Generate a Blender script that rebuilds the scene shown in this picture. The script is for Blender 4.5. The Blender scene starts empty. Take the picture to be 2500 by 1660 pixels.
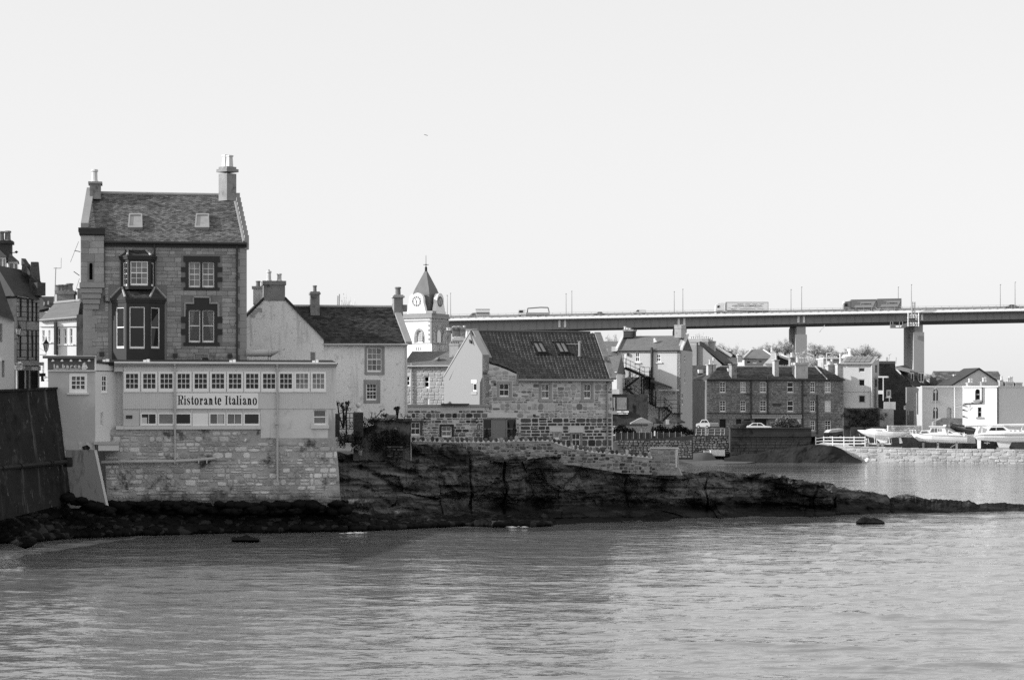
import bpy, math, random
from math import radians, sin, cos, pi
from mathutils import Vector, noise
from mathutils.geometry import tessellate_polygon

# ---------------------------------------------------------------- camera, light, sky
F, CX, HY, CH = 5300.0, 1250.0, 985.0, 7.6          # focal length / centre / horizon in photo pixels, eye height
scn = bpy.context.scene
COL = scn.collection
camd = bpy.data.cameras.new('camera'); cam = bpy.data.objects.new('camera', camd); COL.objects.link(cam)
cam.location = (0, 0, CH); cam.rotation_euler = (radians(90), 0, 0)
camd.sensor_width = 23.6; camd.lens = 23.6*F/2500; camd.shift_y = (HY-830)/2500
camd.clip_start = 1; camd.clip_end = 9000
scn.camera = cam
SUN_EL, SUN_PHI = 21.0, 8.0                           # low winter sun from the left, a touch behind the camera
sdir = Vector((-cos(radians(SUN_PHI))*cos(radians(SUN_EL)), -sin(radians(SUN_PHI))*cos(radians(SUN_EL)), sin(radians(SUN_EL))))
sund = bpy.data.lights.new('sun', 'SUN'); sun = bpy.data.objects.new('sun', sund); COL.objects.link(sun)
sund.energy = 3.4; sund.angle = radians(0.6); sund.color = (1, 1, 1)
sun.location = (-200, 0, 150); sun.rotation_euler = (-sdir).to_track_quat('-Z', 'Y').to_euler()
wld = bpy.data.worlds.new('World'); scn.world = wld; wld.use_nodes = True
wt = wld.node_tree; wt.nodes.clear()
sky = wt.nodes.new('ShaderNodeTexSky'); sky.sky_type = 'NISHITA'; sky.sun_disc = False
sky.sun_elevation = radians(SUN_EL); sky.sun_rotation = math.atan2(sdir.x, sdir.y)
sky.altitude = 0; sky.air_density = 1.3; sky.dust_density = 1.1; sky.ozone_density = 1.0
bw = wt.nodes.new('ShaderNodeRGBToBW')
veil = wt.nodes.new('ShaderNodeMix'); veil.inputs[0].default_value = .80; veil.inputs[3].default_value = 3.30   # thin even high cloud
bg = wt.nodes.new('ShaderNodeBackground'); bg.inputs[1].default_value = 0.15
wo = wt.nodes.new('ShaderNodeOutputWorld')
wt.links.new(sky.outputs[0], bw.inputs[0]); wt.links.new(bw.outputs[0], veil.inputs[2]); wt.links.new(veil.outputs[0], bg.inputs[0]); wt.links.new(bg.outputs[0], wo.inputs[0])
scn.view_settings.view_transform = 'Standard'; scn.view_settings.look = 'None'
scn.view_settings.gamma = 1; scn.view_settings.use_curve_mapping = False
scn.view_settings.exposure = 0.78
scn.cycles.max_bounces = 6; scn.cycles.diffuse_bounces = 3; scn.cycles.glossy_bounces = 3
scn.cycles.transparent_max_bounces = 12; scn.cycles.use_denoising = False
scn.cycles.use_adaptive_sampling = True; scn.cycles.adaptive_threshold = 0.01
scn.cycles.caustics_reflective = False; scn.cycles.caustics_refractive = False

# ---------------------------------------------------------------- helpers
R = random.Random(11)
WL = {}                                              # world position of every object that may become a parent
def P(px, py, Y): return Vector(((px-CX)/F*Y, Y, CH+(HY-py)/F*Y))
def crop(x0, y0, s): return lambda x, y: (x0+x*s, y0+y*s)

class Fac:
    """a vertical plane through the sight line px at distance Y, turned a degrees (+ = normal turned right)"""
    def __init__(s, px, Y, a):
        s.ar = radians(a); s.o = Vector(((px-CX)/F*Y, Y, 0))
        s.t = Vector((cos(s.ar), sin(s.ar), 0)); s.n = Vector((sin(s.ar), -cos(s.ar), 0))
    def u(s, px, d=0):
        o = s.o+s.n*d; k = (px-CX)/F
        return (k*o.y-o.x)/(s.t.x-k*s.t.y)
    def Y(s, px, d=0): return s.o.y+s.n.y*d+s.u(px, d)*s.t.y
    def z(s, px, py, d=0): return CH+(HY-py)/F*s.Y(px, d)
    def uz(s, px, py, d=0): return (s.u(px, d), s.z(px, py, d))
    def w(s, u, z, d=0):
        p = s.o+s.t*u+s.n*d; return Vector((p.x, p.y, z))
    def pt(s, px, py, d=0): u, z = s.uz(px, py, d); return s.w(u, z, d)
    def rect(s, x0, y0, x1, y1, d=0):
        xm = (x0+x1)/2
        return (s.u(x0, d), s.u(x1, d), s.z(xm, y1, d), s.z(xm, y0, d))

class MB:
    def __init__(s): s.v = []; s.f = []
    def add(s, vs, fs):
        o = len(s.v); s.v += [Vector(p) for p in vs]; s.f += [tuple(i+o for i in f) for f in fs]; return s
    def hexa(s, p): return s.add(p, [(0,3,2,1),(4,5,6,7),(0,1,5,4),(1,2,6,5),(2,3,7,6),(3,0,4,7)])
    def box(s, x0, x1, y0, y1, z0, z1):
        return s.hexa([(x0,y0,z0),(x1,y0,z0),(x1,y1,z0),(x0,y1,z0),(x0,y0,z1),(x1,y0,z1),(x1,y1,z1),(x0,y1,z1)])
    def fb(s, fc, r, d0, d1):
        u0, u1, z0, z1 = r
        return s.hexa([fc.w(u0,z0,d1),fc.w(u1,z0,d1),fc.w(u1,z0,d0),fc.w(u0,z0,d0),fc.w(u0,z1,d1),fc.w(u1,z1,d1),fc.w(u1,z1,d0),fc.w(u0,z1,d0)])
    def pb(s, fc, x0, y0, x1, y1, d0, d1): return s.fb(fc, fc.rect(x0, y0, x1, y1, d1), d0, d1)
    def quad(s, a, b, c, d): return s.add([a,b,c,d], [(0,1,2,3)])
    def prism(s, pts, vec):
        pts = [Vector(p) for p in pts]; n = len(pts); vec = Vector(vec)
        tr = [tuple(t) for t in tessellate_polygon([pts])]
        return s.add(pts+[p+vec for p in pts], tr+[tuple(i+n for i in t) for t in tr]+[(i,(i+1)%n,(i+1)%n+n,i+n) for i in range(n)])
    def poly(s, fc, pts, d0, d1):
        """pixel outline on plane fc, extruded from d0 to d1"""
        w = [fc.pt(x, y, d1) for x, y in pts]; return s.prism(w, fc.n*(d0-d1))
    def cyl(s, a, b, r0, r1=None, n=8):
        a = Vector(a); b = Vector(b); r1 = r0 if r1 is None else r1
        ax = (b-a).normalized(); h = Vector((0,0,1)) if abs(ax.z) < .9 else Vector((1,0,0))
        x = ax.cross(h).normalized(); y = ax.cross(x)
        vs = [a+(x*cos(2*pi*i/n)+y*sin(2*pi*i/n))*r0 for i in range(n)]+[b+(x*cos(2*pi*i/n)+y*sin(2*pi*i/n))*r1 for i in range(n)]
        return s.add(vs, [(i,(i+1)%n,(i+1)%n+n,i+n) for i in range(n)]+[tuple(range(n))[::-1], tuple(range(n,2*n))])
    def tube(s, pts, r, n=6):
        for a, b in zip(pts[:-1], pts[1:]):
            if (Vector(a)-Vector(b)).length > 1e-5: s.cyl(a, b, r, None, n)
        return s
    def lathe(s, c, prof, n=10, arc=2*pi):
        c = Vector(c); m = len(prof)
        vs = [c+Vector((r*cos(2*pi*i/n), r*sin(2*pi*i/n), z)) for r, z in prof for i in range(n)]
        fs = [(j*n+i, j*n+(i+1)%n, (j+1)*n+(i+1)%n, (j+1)*n+i) for j in range(m-1) for i in range(n)]
        return s.add(vs, fs+[tuple(range(n))[::-1], tuple(range((m-1)*n, m*n))])
    def loft(s, rings, cap=True, close=True):
        n = len(rings[0]); vs = [p for r in rings for p in r]; m = len(rings)
        rng = range(n) if close else range(n-1)
        fs = [(j*n+i, j*n+(i+1)%n, (j+1)*n+(i+1)%n, (j+1)*n+i) for j in range(m-1) for i in rng]
        if cap: fs += [tuple(range(n))[::-1], tuple(range((m-1)*n, m*n))]
        return s.add(vs, fs)
    def build(s, name, mat, parent=None, smooth=False):
        lo = [min(v[i] for v in s.v) for i in range(3)]; hi = [max(v[i] for v in s.v) for i in range(3)]
        c = Vector(((lo[0]+hi[0])/2, (lo[1]+hi[1])/2, lo[2] if parent is None else (lo[2]+hi[2])/2))
        me = bpy.data.meshes.new(name); me.from_pydata([tuple(v-c) for v in s.v], [], s.f)
        me.materials.append(mat)
        if smooth: me.polygons.foreach_set('use_smooth', [True]*len(me.polygons))
        return link(name, me, c, parent)

def link(name, data, c, parent=None, rot=None, scale=None):
    o = bpy.data.objects.new(name, data); COL.objects.link(o)
    c = Vector(c)
    if parent is not None:
        o.parent = parent; o.location = c-WL[parent.name]
    else: o.location = c
    if rot is not None: o.rotation_euler = rot
    if scale is not None: o.scale = scale
    WL[o.name] = c
    return o
def tag(o, label=None, cat=None, group=None, kind=None):
    if label: o['label'] = label
    if cat: o['category'] = cat
    if group: o['group'] = group
    if kind: o['kind'] = kind
    return o
def thing(name, label, cat, loc, group=None):
    o = link(name, None, loc); o.empty_display_size = .5
    return tag(o, label, cat, group)
def clone(o, delta, label=None, parent=None, rz=0):
    """copy a thing with its parts and their sub-parts"""
    c = o.copy(); COL.objects.link(c)
    if parent is not None: c.parent = parent
    else:
        c.location = o.location+Vector(delta); c.rotation_euler.z = o.rotation_euler.z+rz
        if label: c['label'] = label
    for ch in list(o.children): clone(ch, (0,0,0), None, c)
    return c

# ---------------------------------------------------------------- materials (all neutral: the photograph is black and white)
def mat(name, base, var=.25, scale=.8, fine=12, rough=.85, bump=.25, rnd=0, src='isl', stain=None, streak=None, spec=.18, bdist=.02, metal=0, tide=None):
    m = bpy.data.materials.new(name); m.use_nodes = True; t = m.node_tree; N = t.nodes; L = t.links
    b = N['Principled BSDF']; b.inputs['Roughness'].default_value = rough; b.inputs['Specular IOR Level'].default_value = spec
    b.inputs['Metallic'].default_value = metal
    g = N.new('ShaderNodeNewGeometry')
    def nz(sc, det, vec=None, ro=.6):
        n = N.new('ShaderNodeTexNoise'); n.inputs['Scale'].default_value = sc; n.inputs['Detail'].default_value = det
        n.inputs['Roughness'].default_value = ro; L.new(vec or g.outputs['Position'], n.inputs['Vector']); return n.outputs['Fac']
    def ma(op, a, c, clamp=False):
        n = N.new('ShaderNodeMath'); n.operation = op; n.use_clamp = clamp
        for i, x in enumerate((a, c)):
            if isinstance(x, (int, float)): n.inputs[i].default_value = x
            else: L.new(x, n.inputs[i])
        return n.outputs[0]
    def mapr(x, a, c, d0=0., d1=1.):
        n = N.new('ShaderNodeMapRange'); n.interpolation_type = 'SMOOTHSTEP'
        L.new(x, n.inputs[0])
        for i, q in enumerate((a, c, d0, d1)): n.inputs[i+1].default_value = q
        return n.outputs[0]
    v = None
    nf = nz(fine, 3)
    if var:
        v = ma('ADD', ma('MULTIPLY', ma('SUBTRACT', nz(scale, 5), .5), 2.4*var), ma('MULTIPLY', ma('SUBTRACT', nf, .5), 1.6*var))
        v = ma('ADD', v, 1.0)
    if rnd:
        if src == 'isl': rs = g.outputs['Random Per Island']
        else:
            oi = N.new('ShaderNodeObjectInfo'); rs = oi.outputs['Random']
        rv = ma('ADD', ma('MULTIPLY', ma('SUBTRACT', rs, .5), 2*rnd), 1.0)
        v = rv if v is None else ma('MULTIPLY', v, rv)
    v = base if v is None else ma('MULTIPLY', v, base)
    if stain:                                          # (value, scale, lo, hi) blotches of dirt, lichen or wear
        for st in (stain if isinstance(stain[0], tuple) else (stain,)):
            mp = N.new('ShaderNodeMapping'); L.new(g.outputs['Position'], mp.inputs[0]); mp.inputs['Location'].default_value = (31*st[1], 7, 3)
            k = mapr(nz(st[1], 6, mp.outputs[0], .7), st[2], st[3])
            v = ma('ADD', ma('MULTIPLY', v, ma('SUBTRACT', 1.0, k)), ma('MULTIPLY', k, st[0]))
    if streak:                                         # (value, hscale, vscale, lo, hi) runs of damp down a wall
        mp = N.new('ShaderNodeMapping'); L.new(g.outputs['Position'], mp.inputs[0]); mp.inputs['Scale'].default_value = (streak[1], streak[1], streak[2])
        k = mapr(nz(1.0, 4, mp.outputs[0]), streak[3], streak[4])
        v = ma('ADD', ma('MULTIPLY', v, ma('SUBTRACT', 1.0, k)), ma('MULTIPLY', k, streak[0]))
    if tide:                                           # (value, low z, high z) weed and damp left by the tide up to an uneven line
        sx = N.new('ShaderNodeSeparateXYZ'); L.new(g.outputs['Position'], sx.inputs[0])
        k = mapr(ma('ADD', sx.outputs['Z'], ma('MULTIPLY', ma('SUBTRACT', nz(.7, 5), .5), 3.0)), tide[1], tide[2], 1., 0.)
        v = ma('ADD', ma('MULTIPLY', v, ma('SUBTRACT', 1.0, k)), ma('MULTIPLY', k, tide[0]))
    if isinstance(v, (int, float)): b.inputs['Base Color'].default_value = (v, v, v, 1)
    else:
        v = ma('MAXIMUM', v, .004); v = ma('MINIMUM', v, .88)
        L.new(v, b.inputs['Base Color'])
    if bump:
        bn = N.new('ShaderNodeBump'); bn.inputs['Strength'].default_value = bump; bn.inputs['Distance'].default_value = bdist
        L.new(nf, bn.inputs['Height']); L.new(bn.outputs[0], b.inputs['Normal'])
    return m

M = {}
M['white'] = mat('white_paint', .84, .05, 1, 10, .5, .05)
M['whitetrim'] = mat('white_window_paint', .86, .06, 2, 10, .45, .03)
M['cream'] = mat('pale_paint', .60, .06, 1, 10, .6, .05)
M['harl'] = mat('weathered_white_render', .84, .10, .5, 9, .9, .5, stain=((.50, 1.3, .54, .68), (.42, 5, .58, .68)), streak=(.60, 2.2, .22, .54, .7), bdist=.04)
M['render'] = mat('smooth_pale_render', .25, .03, .4, 6, .9, .1)
M['glass'] = mat('window_glass', .012, .3, .9, 3, rough=.06, bump=0, spec=.36, rnd=.9, src='obj')
M['glass2'] = mat('window_glass_grey', .18, .45, 1.2, 3, .10, 0, spec=.5, rnd=.5, src='obj')  # grey base colour stands in for the sky mirrored in the panes
M['blind'] = mat('white_blind', .6, .05, 3, 20, .7, 0)
M['curtain'] = mat('curtain', .42, .12, 6, 30, .8, .2)
M['ashlar'] = mat('sandstone_ashlar', .31, .30, 1.0, 14, .9, .6, rnd=.26, src='obj', stain=((.12, .55, .54, .70), (.46, 1.8, .62, .72)), bdist=.03)
M['mortar'] = mat('dark_mortar', .20, .3, 1, 16, .95, .5)
M['quoin'] = mat('dressed_stone', .30, .16, 1, 12, .9, .4, rnd=.15)
M['painted'] = mat('dark_painted_stone', .043, .14, 1.5, 10, .7, .1)
M['slate'] = mat('stone_slates', .15, .22, .9, 10, .85, .4, rnd=.45, stain=((.5, 1.6, .66, .76), (.07, .45, .60, .74)))
M['slate2'] = mat('dark_slates', .048, .3, .8, 10, .75, .4, rnd=.5, stain=((.02, .6, .5, .7), (.22, .5, .68, .8)))
M['slateroof'] = mat('grey_slate_roof', .17, .22, .8, 8, .85, .3, stain=(.12, 1.5, .55, .75))
M['lead'] = mat('lead_flashing', .32, .2, 2, 12, .5, .1, spec=.5)
M['gutter'] = mat('black_iron', .02, .2, 3, 20, .45, .1, spec=.5)
M['pipe'] = mat('grey_pipe_paint', .45, .12, 1, 14, .5, .05)
M['chim'] = mat('chimney_stone', .26, .35, 1.6, 10, .9, .6, stain=(.06, 1.2, .5, .7), bdist=.04)
M['chimlight'] = mat('pale_chimney_stone', .42, .25, 1.6, 10, .9, .5, stain=(.14, 2.2, .58, .7))
M['pot'] = mat('pale_clay_pot', .58, .15, 3, 15, .7, .1)
M['potdark'] = mat('sooty_clay_pot', .17, .25, 3, 15, .8, .1)
M['clad'] = mat('grey_board_paint', .62, .06, .6, 14, .7, .05, streak=(.49, 5, .3, .55, .75))
M['clad2'] = mat('grey_panel_paint', .55, .05, .6, 14, .6, .03)
M['fascia'] = mat('fascia_paint', .32, .08, 1, 14, .5, .05)
M['flatroof'] = mat('bitumen_roof', .022, .35, 1, 10, .9, .3, stain=(.3, 1.8, .68, .72))
M['signboard'] = mat('sign_board', .85, .03, 1, 10, .6, 0)
M['ink'] = mat('sign_ink', .016, 0, rough=.6, bump=0)
M['barca'] = mat('la_barca_wall_paint', .46, .09, .5, 9, .8, .15, stain=(.55, .5, .5, .65))
M['barcaside'] = mat('la_barca_side_paint', .68, .08, .5, 9, .8, .15, stain=(.54, 1.2, .6, .72))
M['signdark'] = mat('sign_grey', .13, .02, 1, 10, .5, 0)
M['rendered'] = mat('old_grey_render', .63, .16, .7, 9, .9, .35, stain=((.45, 1.0, .54, .66), (.70, 2.4, .60, .68)), streak=(.36, 2, .2, .58, .7))
M['sill'] = mat('sill_stone', .62, .12, 2, 12, .8, .2)
M['rubble'] = mat('pale_rubble', .50, .42, .45, 11, .95, .8, rnd=.38, tide=(.10, 1.5, 2.8), src='obj', stain=((.10, .8, .53, .66), (.85, 2.6, .63, .67)), streak=(.02, .8, .12, .67, .75), bdist=.04)
M['rubblemortar'] = mat('rubble_mortar', .38, .42, .45, 11, .95, .7, tide=(.10, 1.5, 2.8), stain=((.05, .8, .54, .70), (.45, 2.6, .66, .70)), streak=(.02, .8, .12, .67, .75), bdist=.04)
M['cotstone'] = mat('cottage_stone', .30, .28, 1.2, 12, .9, .5, rnd=.5, src='obj', stain=(.06, 1.3, .60, .74))
M['cotpale'] = mat('cottage_pale_stone', .40, .26, 1.2, 12, .9, .5, rnd=.35, src='obj', stain=(.16, 1.1, .56, .70))
M['cotdark'] = mat('cottage_dark_stone', .085, .25, 1.5, 12, .9, .5, rnd=.55, src='obj')
M['cotmortar'] = mat('lime_mortar', .58, .12, 1, 12, .95, .4)
M['coping'] = mat('coping_mortar', .7, .2, 1, 10, .95, .4)
M['tile'] = mat('dark_pantile', .085, .2, .8, 12, .7, .2, rnd=.3)
M['dark'] = mat('dark_void', .008, 0, rough=.9, bump=0)
M['doorpaint'] = mat('door_paint', .22, .04, 1, 10, .5, 0)
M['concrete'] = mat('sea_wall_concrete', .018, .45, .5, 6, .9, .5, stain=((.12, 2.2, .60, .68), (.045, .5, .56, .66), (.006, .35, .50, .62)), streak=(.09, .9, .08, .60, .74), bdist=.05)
M['buttress'] = mat('buttress_render', .21, .10, .6, 8, .85, .3, stain=(.34, 1.4, .68, .71), streak=(.12, 3, .15, .54, .68))
M['rock'] = mat('sea_rock', .048, .5, .35, 5, .9, 1.0, stain=((.012, .30, .52, .66), (.11, .45, .62, .76)), streak=(.014, .9, .15, .58, .72), bdist=.12)
M['weed'] = mat('seaweed_rock', .008, .6, .5, 6, .8, .8, spec=.08, stain=(.04, 1.6, .68, .75), bdist=.08)
M['pebble'] = mat('shingle', .03, .5, .6, 14, .95, .8, bdist=.05)
M['iron'] = mat('dark_iron', .018, .2, 3, 20, .6, .05)
M['leaf'] = mat('dark_leaves', .035, .4, 2, 9, .8, 0, rnd=.5)
M['leaf2'] = mat('hedge_leaves', .02, .5, 1, 9, .85, 0, rnd=.6)
M['twig'] = mat('winter_twigs', .48, .3, .2, 2, .9, 0, rnd=.4)
M['bark'] = mat('bark', .05, .3, 1, 10, .9, .3)
M['brconc'] = mat('bridge_concrete', .36, .10, .08, 1.2, .9, .1, streak=(.22, .5, .03, .55, .75))
M['brsteel'] = mat('bridge_girder_paint', .27, .06, .05, 1, .6, 0)
M['brfascia'] = mat('bridge_fascia_paint', .85, .05, .05, 1, .6, 0)
M['brrail'] = mat('bridge_rail', .45, 0, rough=.6, bump=0)
M['asphalt'] = mat('asphalt', .05, .15, .5, 8, .9, .1)
M['truck'] = mat('truck_white', .88, 0, rough=.4, bump=0)
M['truckgrey'] = mat('truck_grey', .22, 0, rough=.4, bump=0)
M['truckpale'] = mat('truck_pale_grey', .40, 0, rough=.4, bump=0)
M['tyre'] = mat('tyre_rubber', .015, 0, rough=.9, bump=0)
M['carsilver'] = mat('silver_car_paint', .38, 0, rough=.25, bump=0, spec=.6)
M['carblack'] = mat('black_car_paint', .012, 0, rough=.2, bump=0, spec=.6)
M['boat'] = mat('white_gelcoat', .80, .02, 1, 8, .3, 0, spec=.5)
M['boatgrey'] = mat('antifoul', .30, .1, 1, 8, .6, 0)
M['quay'] = mat('quay_stone', .52, .3, .5, 8, .9, .6, rnd=.25, src='obj', stain=(.30, .5, .5, .7), bdist=.06)
M['quaymortar'] = mat('quay_mortar', .56, .35, .4, 6, .95, .6, stain=(.30, .35, .5, .7), bdist=.08)
M['terrmortar'] = mat('terrace_mortar', .16, .3, 1.3, 10, .95, .5)
M['terr'] = mat('terrace_stone', .22, .4, 1.0, 10, .9, .6, rnd=.38, stain=(.07, 1.6, .58, .72), bdist=.05)
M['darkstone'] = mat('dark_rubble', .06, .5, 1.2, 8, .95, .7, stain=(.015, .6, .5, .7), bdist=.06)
M['harbour'] = mat('harbour_wall_stone', .062, .35, .9, 8, .95, .6, rnd=.35, stain=(.02, .5, .5, .68), streak=(.10, 1.5, .15, .64, .76), bdist=.06)
M['slip'] = mat('weedy_slipway', .022, .8, .35, 4, .8, .7, bdist=.08)
M['sand'] = mat('wet_shingle', .10, .3, .4, 10, .9, .5, bdist=.04)
M['tarmac'] = mat('town_ground', .11, .3, .3, 6, .95, .3)
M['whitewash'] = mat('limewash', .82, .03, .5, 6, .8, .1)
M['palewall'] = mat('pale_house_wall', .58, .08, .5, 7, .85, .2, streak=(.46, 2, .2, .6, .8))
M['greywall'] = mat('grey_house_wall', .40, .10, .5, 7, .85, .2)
M['palestone'] = mat('pale_ashlar', .40, .2, 1.0, 8, .9, .4, rnd=.25, stain=(.25, .8, .58, .72))  # pale stone, tone varied at random per stone
M['panel'] = mat('solar_glass', .12, .05, .3, 2, .25, 0, spec=.5)
M['cable'] = mat('grey_metal', .30, .05, 2, 10, .4, 0, spec=.5)
M['bushleaf'] = mat('pale_bush_leaves', .15, .4, 2, 9, .85, 0, rnd=.5)
M['flower'] = mat('pale_flowers', .5, .3, 4, 20, .8, 0, rnd=.4)
M['foam'] = mat('sea_foam', .8, .1, 3, 20, .9, .3)
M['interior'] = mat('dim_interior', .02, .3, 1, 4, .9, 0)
def clear_glass():
    m = bpy.data.materials.new('clear_glass'); m.use_nodes = True; t = m.node_tree; t.nodes.clear()
    o = t.nodes.new('ShaderNodeOutputMaterial'); mx = t.nodes.new('ShaderNodeMixShader'); fr = t.nodes.new('ShaderNodeFresnel'); fr.inputs[0].default_value = 1.5
    tr = t.nodes.new('ShaderNodeBsdfTransparent'); tr.inputs[0].default_value = (.9,.9,.9,1)
    gl = t.nodes.new('ShaderNodeBsdfGlossy'); gl.inputs['Roughness'].default_value = .03
    t.links.new(fr.outputs[0], mx.inputs[0]); t.links.new(tr.outputs[0], mx.inputs[1]); t.links.new(gl.outputs[0], mx.inputs[2]); t.links.new(mx.outputs[0], o.inputs[0])
    return m
M['clear'] = clear_glass()
def rock_mat():
    m = mat('sea_rock', .10, .6, .45, 6, .9, 1.0, stain=((.014, .28, .54, .66), (.20, .55, .62, .76)), streak=(.016, .9, .15, .58, .72), bdist=.15, tide=(.014, .5, 1.6))
    t = m.node_tree; N = t.nodes; L = t.links; b = N['Principled BSDF']; old = b.inputs['Base Color'].links[0].from_socket; g = N.new('ShaderNodeNewGeometry')
    def mapn(sc, rot=(0,0,0)):
        mp = N.new('ShaderNodeMapping'); mp.inputs['Scale'].default_value = sc; mp.inputs['Rotation'].default_value = rot; L.new(g.outputs['Position'], mp.inputs[0]); return mp.outputs[0]
    wz = N.new('ShaderNodeTexNoise'); wz.inputs['Scale'].default_value = .6; wz.inputs['Detail'].default_value = 4; L.new(g.outputs['Position'], wz.inputs[0])
    ad = N.new('ShaderNodeVectorMath'); ad.operation = 'MULTIPLY_ADD'; ad.inputs[1].default_value = (.8,.8,.8); L.new(wz.outputs['Color'], ad.inputs[0]); L.new(mapn((.34,.34,.95), (0,.12,0)), ad.inputs[2])
    vo = N.new('ShaderNodeTexVoronoi'); vo.feature = 'DISTANCE_TO_EDGE'; vo.inputs['Scale'].default_value = .75; L.new(ad.outputs[0], vo.inputs[0])
    st = N.new('ShaderNodeTexNoise'); st.inputs['Scale'].default_value = 1; st.inputs['Detail'].default_value = 5; L.new(mapn((.22,.3,3.4), (0,.12,0)), st.inputs[0])
    def mr(x, a, c, d, e):
        n = N.new('ShaderNodeMapRange'); n.interpolation_type = 'SMOOTHSTEP'; L.new(x, n.inputs[0])
        for i, q in enumerate((a,c,d,e)): n.inputs[i+1].default_value = q
        return n.outputs[0]
    def mu(x, y):
        n = N.new('ShaderNodeMath'); n.operation = 'MULTIPLY'; L.new(x, n.inputs[0]); L.new(y, n.inputs[1]); return n.outputs[0]
    v = mu(mu(old, mr(vo.outputs['Distance'], .0, .05, .5, 1.)), mr(st.outputs[0], .36, .60, .35, 1.4)); L.new(v, b.inputs['Base Color'])  # cracks and bed lines darkened in the colour, as shade in the relief
    bn = N.new('ShaderNodeBump'); bn.inputs['Strength'].default_value = .9; bn.inputs['Distance'].default_value = .5
    h = N.new('ShaderNodeMath'); L.new(mr(vo.outputs['Distance'], .0, .10, 0., .8), h.inputs[0]); L.new(st.outputs[0], h.inputs[1]); L.new(h.outputs[0], bn.inputs['Height'])
    ob = b.inputs['Normal'].links[0].from_node; L.new(bn.outputs[0], ob.inputs['Normal'])
    return m
M['rock'] = rock_mat()
M['ivywall'] = mat('stained_garden_wall', .13, .45, .8, 9, .95, .6, stain=((.03, .7, .50, .62), (.22, 2.4, .62, .70)), streak=(.03, 2, .2, .54, .68), bdist=.05)
M['mortar2'] = mat('grey_wall_mortar', .32, .28, 1, 12, .95, .5, stain=(.18, .8, .54, .68))
M['glass3'] = mat('sky_grey_roof_glass', .30, .3, 1.2, 3, .12, 0, spec=.5)  # roof panes: mirrored sky is put into a grey base colour

# ---------------------------------------------------------------- building blocks
_unit = {}
def unit_box(m):
    k = 'box'+m.name
    if k not in _unit:
        b = MB().box(-.5,.5,-.5,.5,-.5,.5); me = bpy.data.meshes.new('pane'); me.from_pydata([tuple(v) for v in b.v], [], b.f); me.materials.append(m); _unit[k] = me
    return _unit[k]
def unit_stone(m, i, rnd):
    k = (m.name, i, rnd)
    if k not in _unit:
        q = random.Random(i*7+3); j = rnd
        c = [(-.5,-.5),(0,-.5),(.5,-.5),(.5,0),(.5,.5),(0,.5),(-.5,.5),(-.5,0)]
        ring = []
        for n, (x, z) in enumerate(c):
            f = 1-(q.uniform(.1,.34)*j if n % 2 == 0 else q.uniform(-.02,.10)*j)
            ring.append((x*f, z*f))
        vs = [(x, .25, z) for x, z in ring]+[(x, -.6+q.uniform(-.1,.1)*j, z) for x, z in ring]+[(x*.84+q.uniform(-.03,.03), -1+q.uniform(-.25,.2)*j, z*.80+q.uniform(-.03,.03)) for x, z in ring]
        fs = [(a*8+b, a*8+(b+1)%8, (a+1)*8+(b+1)%8, (a+1)*8+b) for a in (0,1) for b in range(8)]+[tuple(range(16,24))]
        me = bpy.data.meshes.new('stone'); me.from_pydata(vs, [], fs); me.materials.append(m); _unit[k] = me
    return _unit[k]
def inpoly(x, y, pl):
    c = False; n = len(pl)
    for i in range(n):
        x1, y1 = pl[i]; x2, y2 = pl[(i+1) % n]
        if (y1 > y) != (y2 > y) and x < (x2-x1)*(y-y1)/(y2-y1)+x1: c = not c
    return c
def coursing(u0, u1, z0, z1, hr, wr, holes, outline, q, split=0):
    brk = sorted(set([h[2] for h in holes]+[h[3] for h in holes])); out = []; z = z0
    while z < z1-hr[0]*.3:
        h = q.uniform(*hr)
        for b in brk:
            if z+h*.45 < b < z+h*1.4: h = b-z; break
        if z+h > z1-hr[0]*.5: h = z1-z
        iv = [(u0, u1)]
        for a in holes:
            if a[2] < z+h-.02 and a[3] > z+.02:
                nv = []
                for s, e in iv:
                    if a[1] <= s or a[0] >= e: nv.append((s, e))
                    else:
                        if a[0] > s+.06: nv.append((s, a[0]))
                        if a[1] < e-.06: nv.append((a[1], e))
                iv = nv
        for s, e in iv:
            u = s
            while u < e-.02:
                w = q.uniform(*wr)
                if e-u-w < wr[0]*.7: w = e-u
                if outline is None or (inpoly(u+w*.12, z+h*.15, outline) and inpoly(u+w*.88, z+h*.15, outline) and inpoly(u+w*.12, z+h*.9, outline) and inpoly(u+w*.88, z+h*.9, outline)):
                    if q.random() < split and h > hr[0]*1.1:
                        k = q.uniform(.35,.65); out.append((u, u+w, z, z+h*k))
                        w2 = q.uniform(.35,.65)*w if q.random() < .5 else w
                        out.append((u, u+w2, z+h*k, z+h))
                        if w2 < w: out.append((u+w2, u+w, z+h*k, z+h))
                    else: out.append((u, u+w, z, z+h))
                u += w
        z += h
    return out
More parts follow.
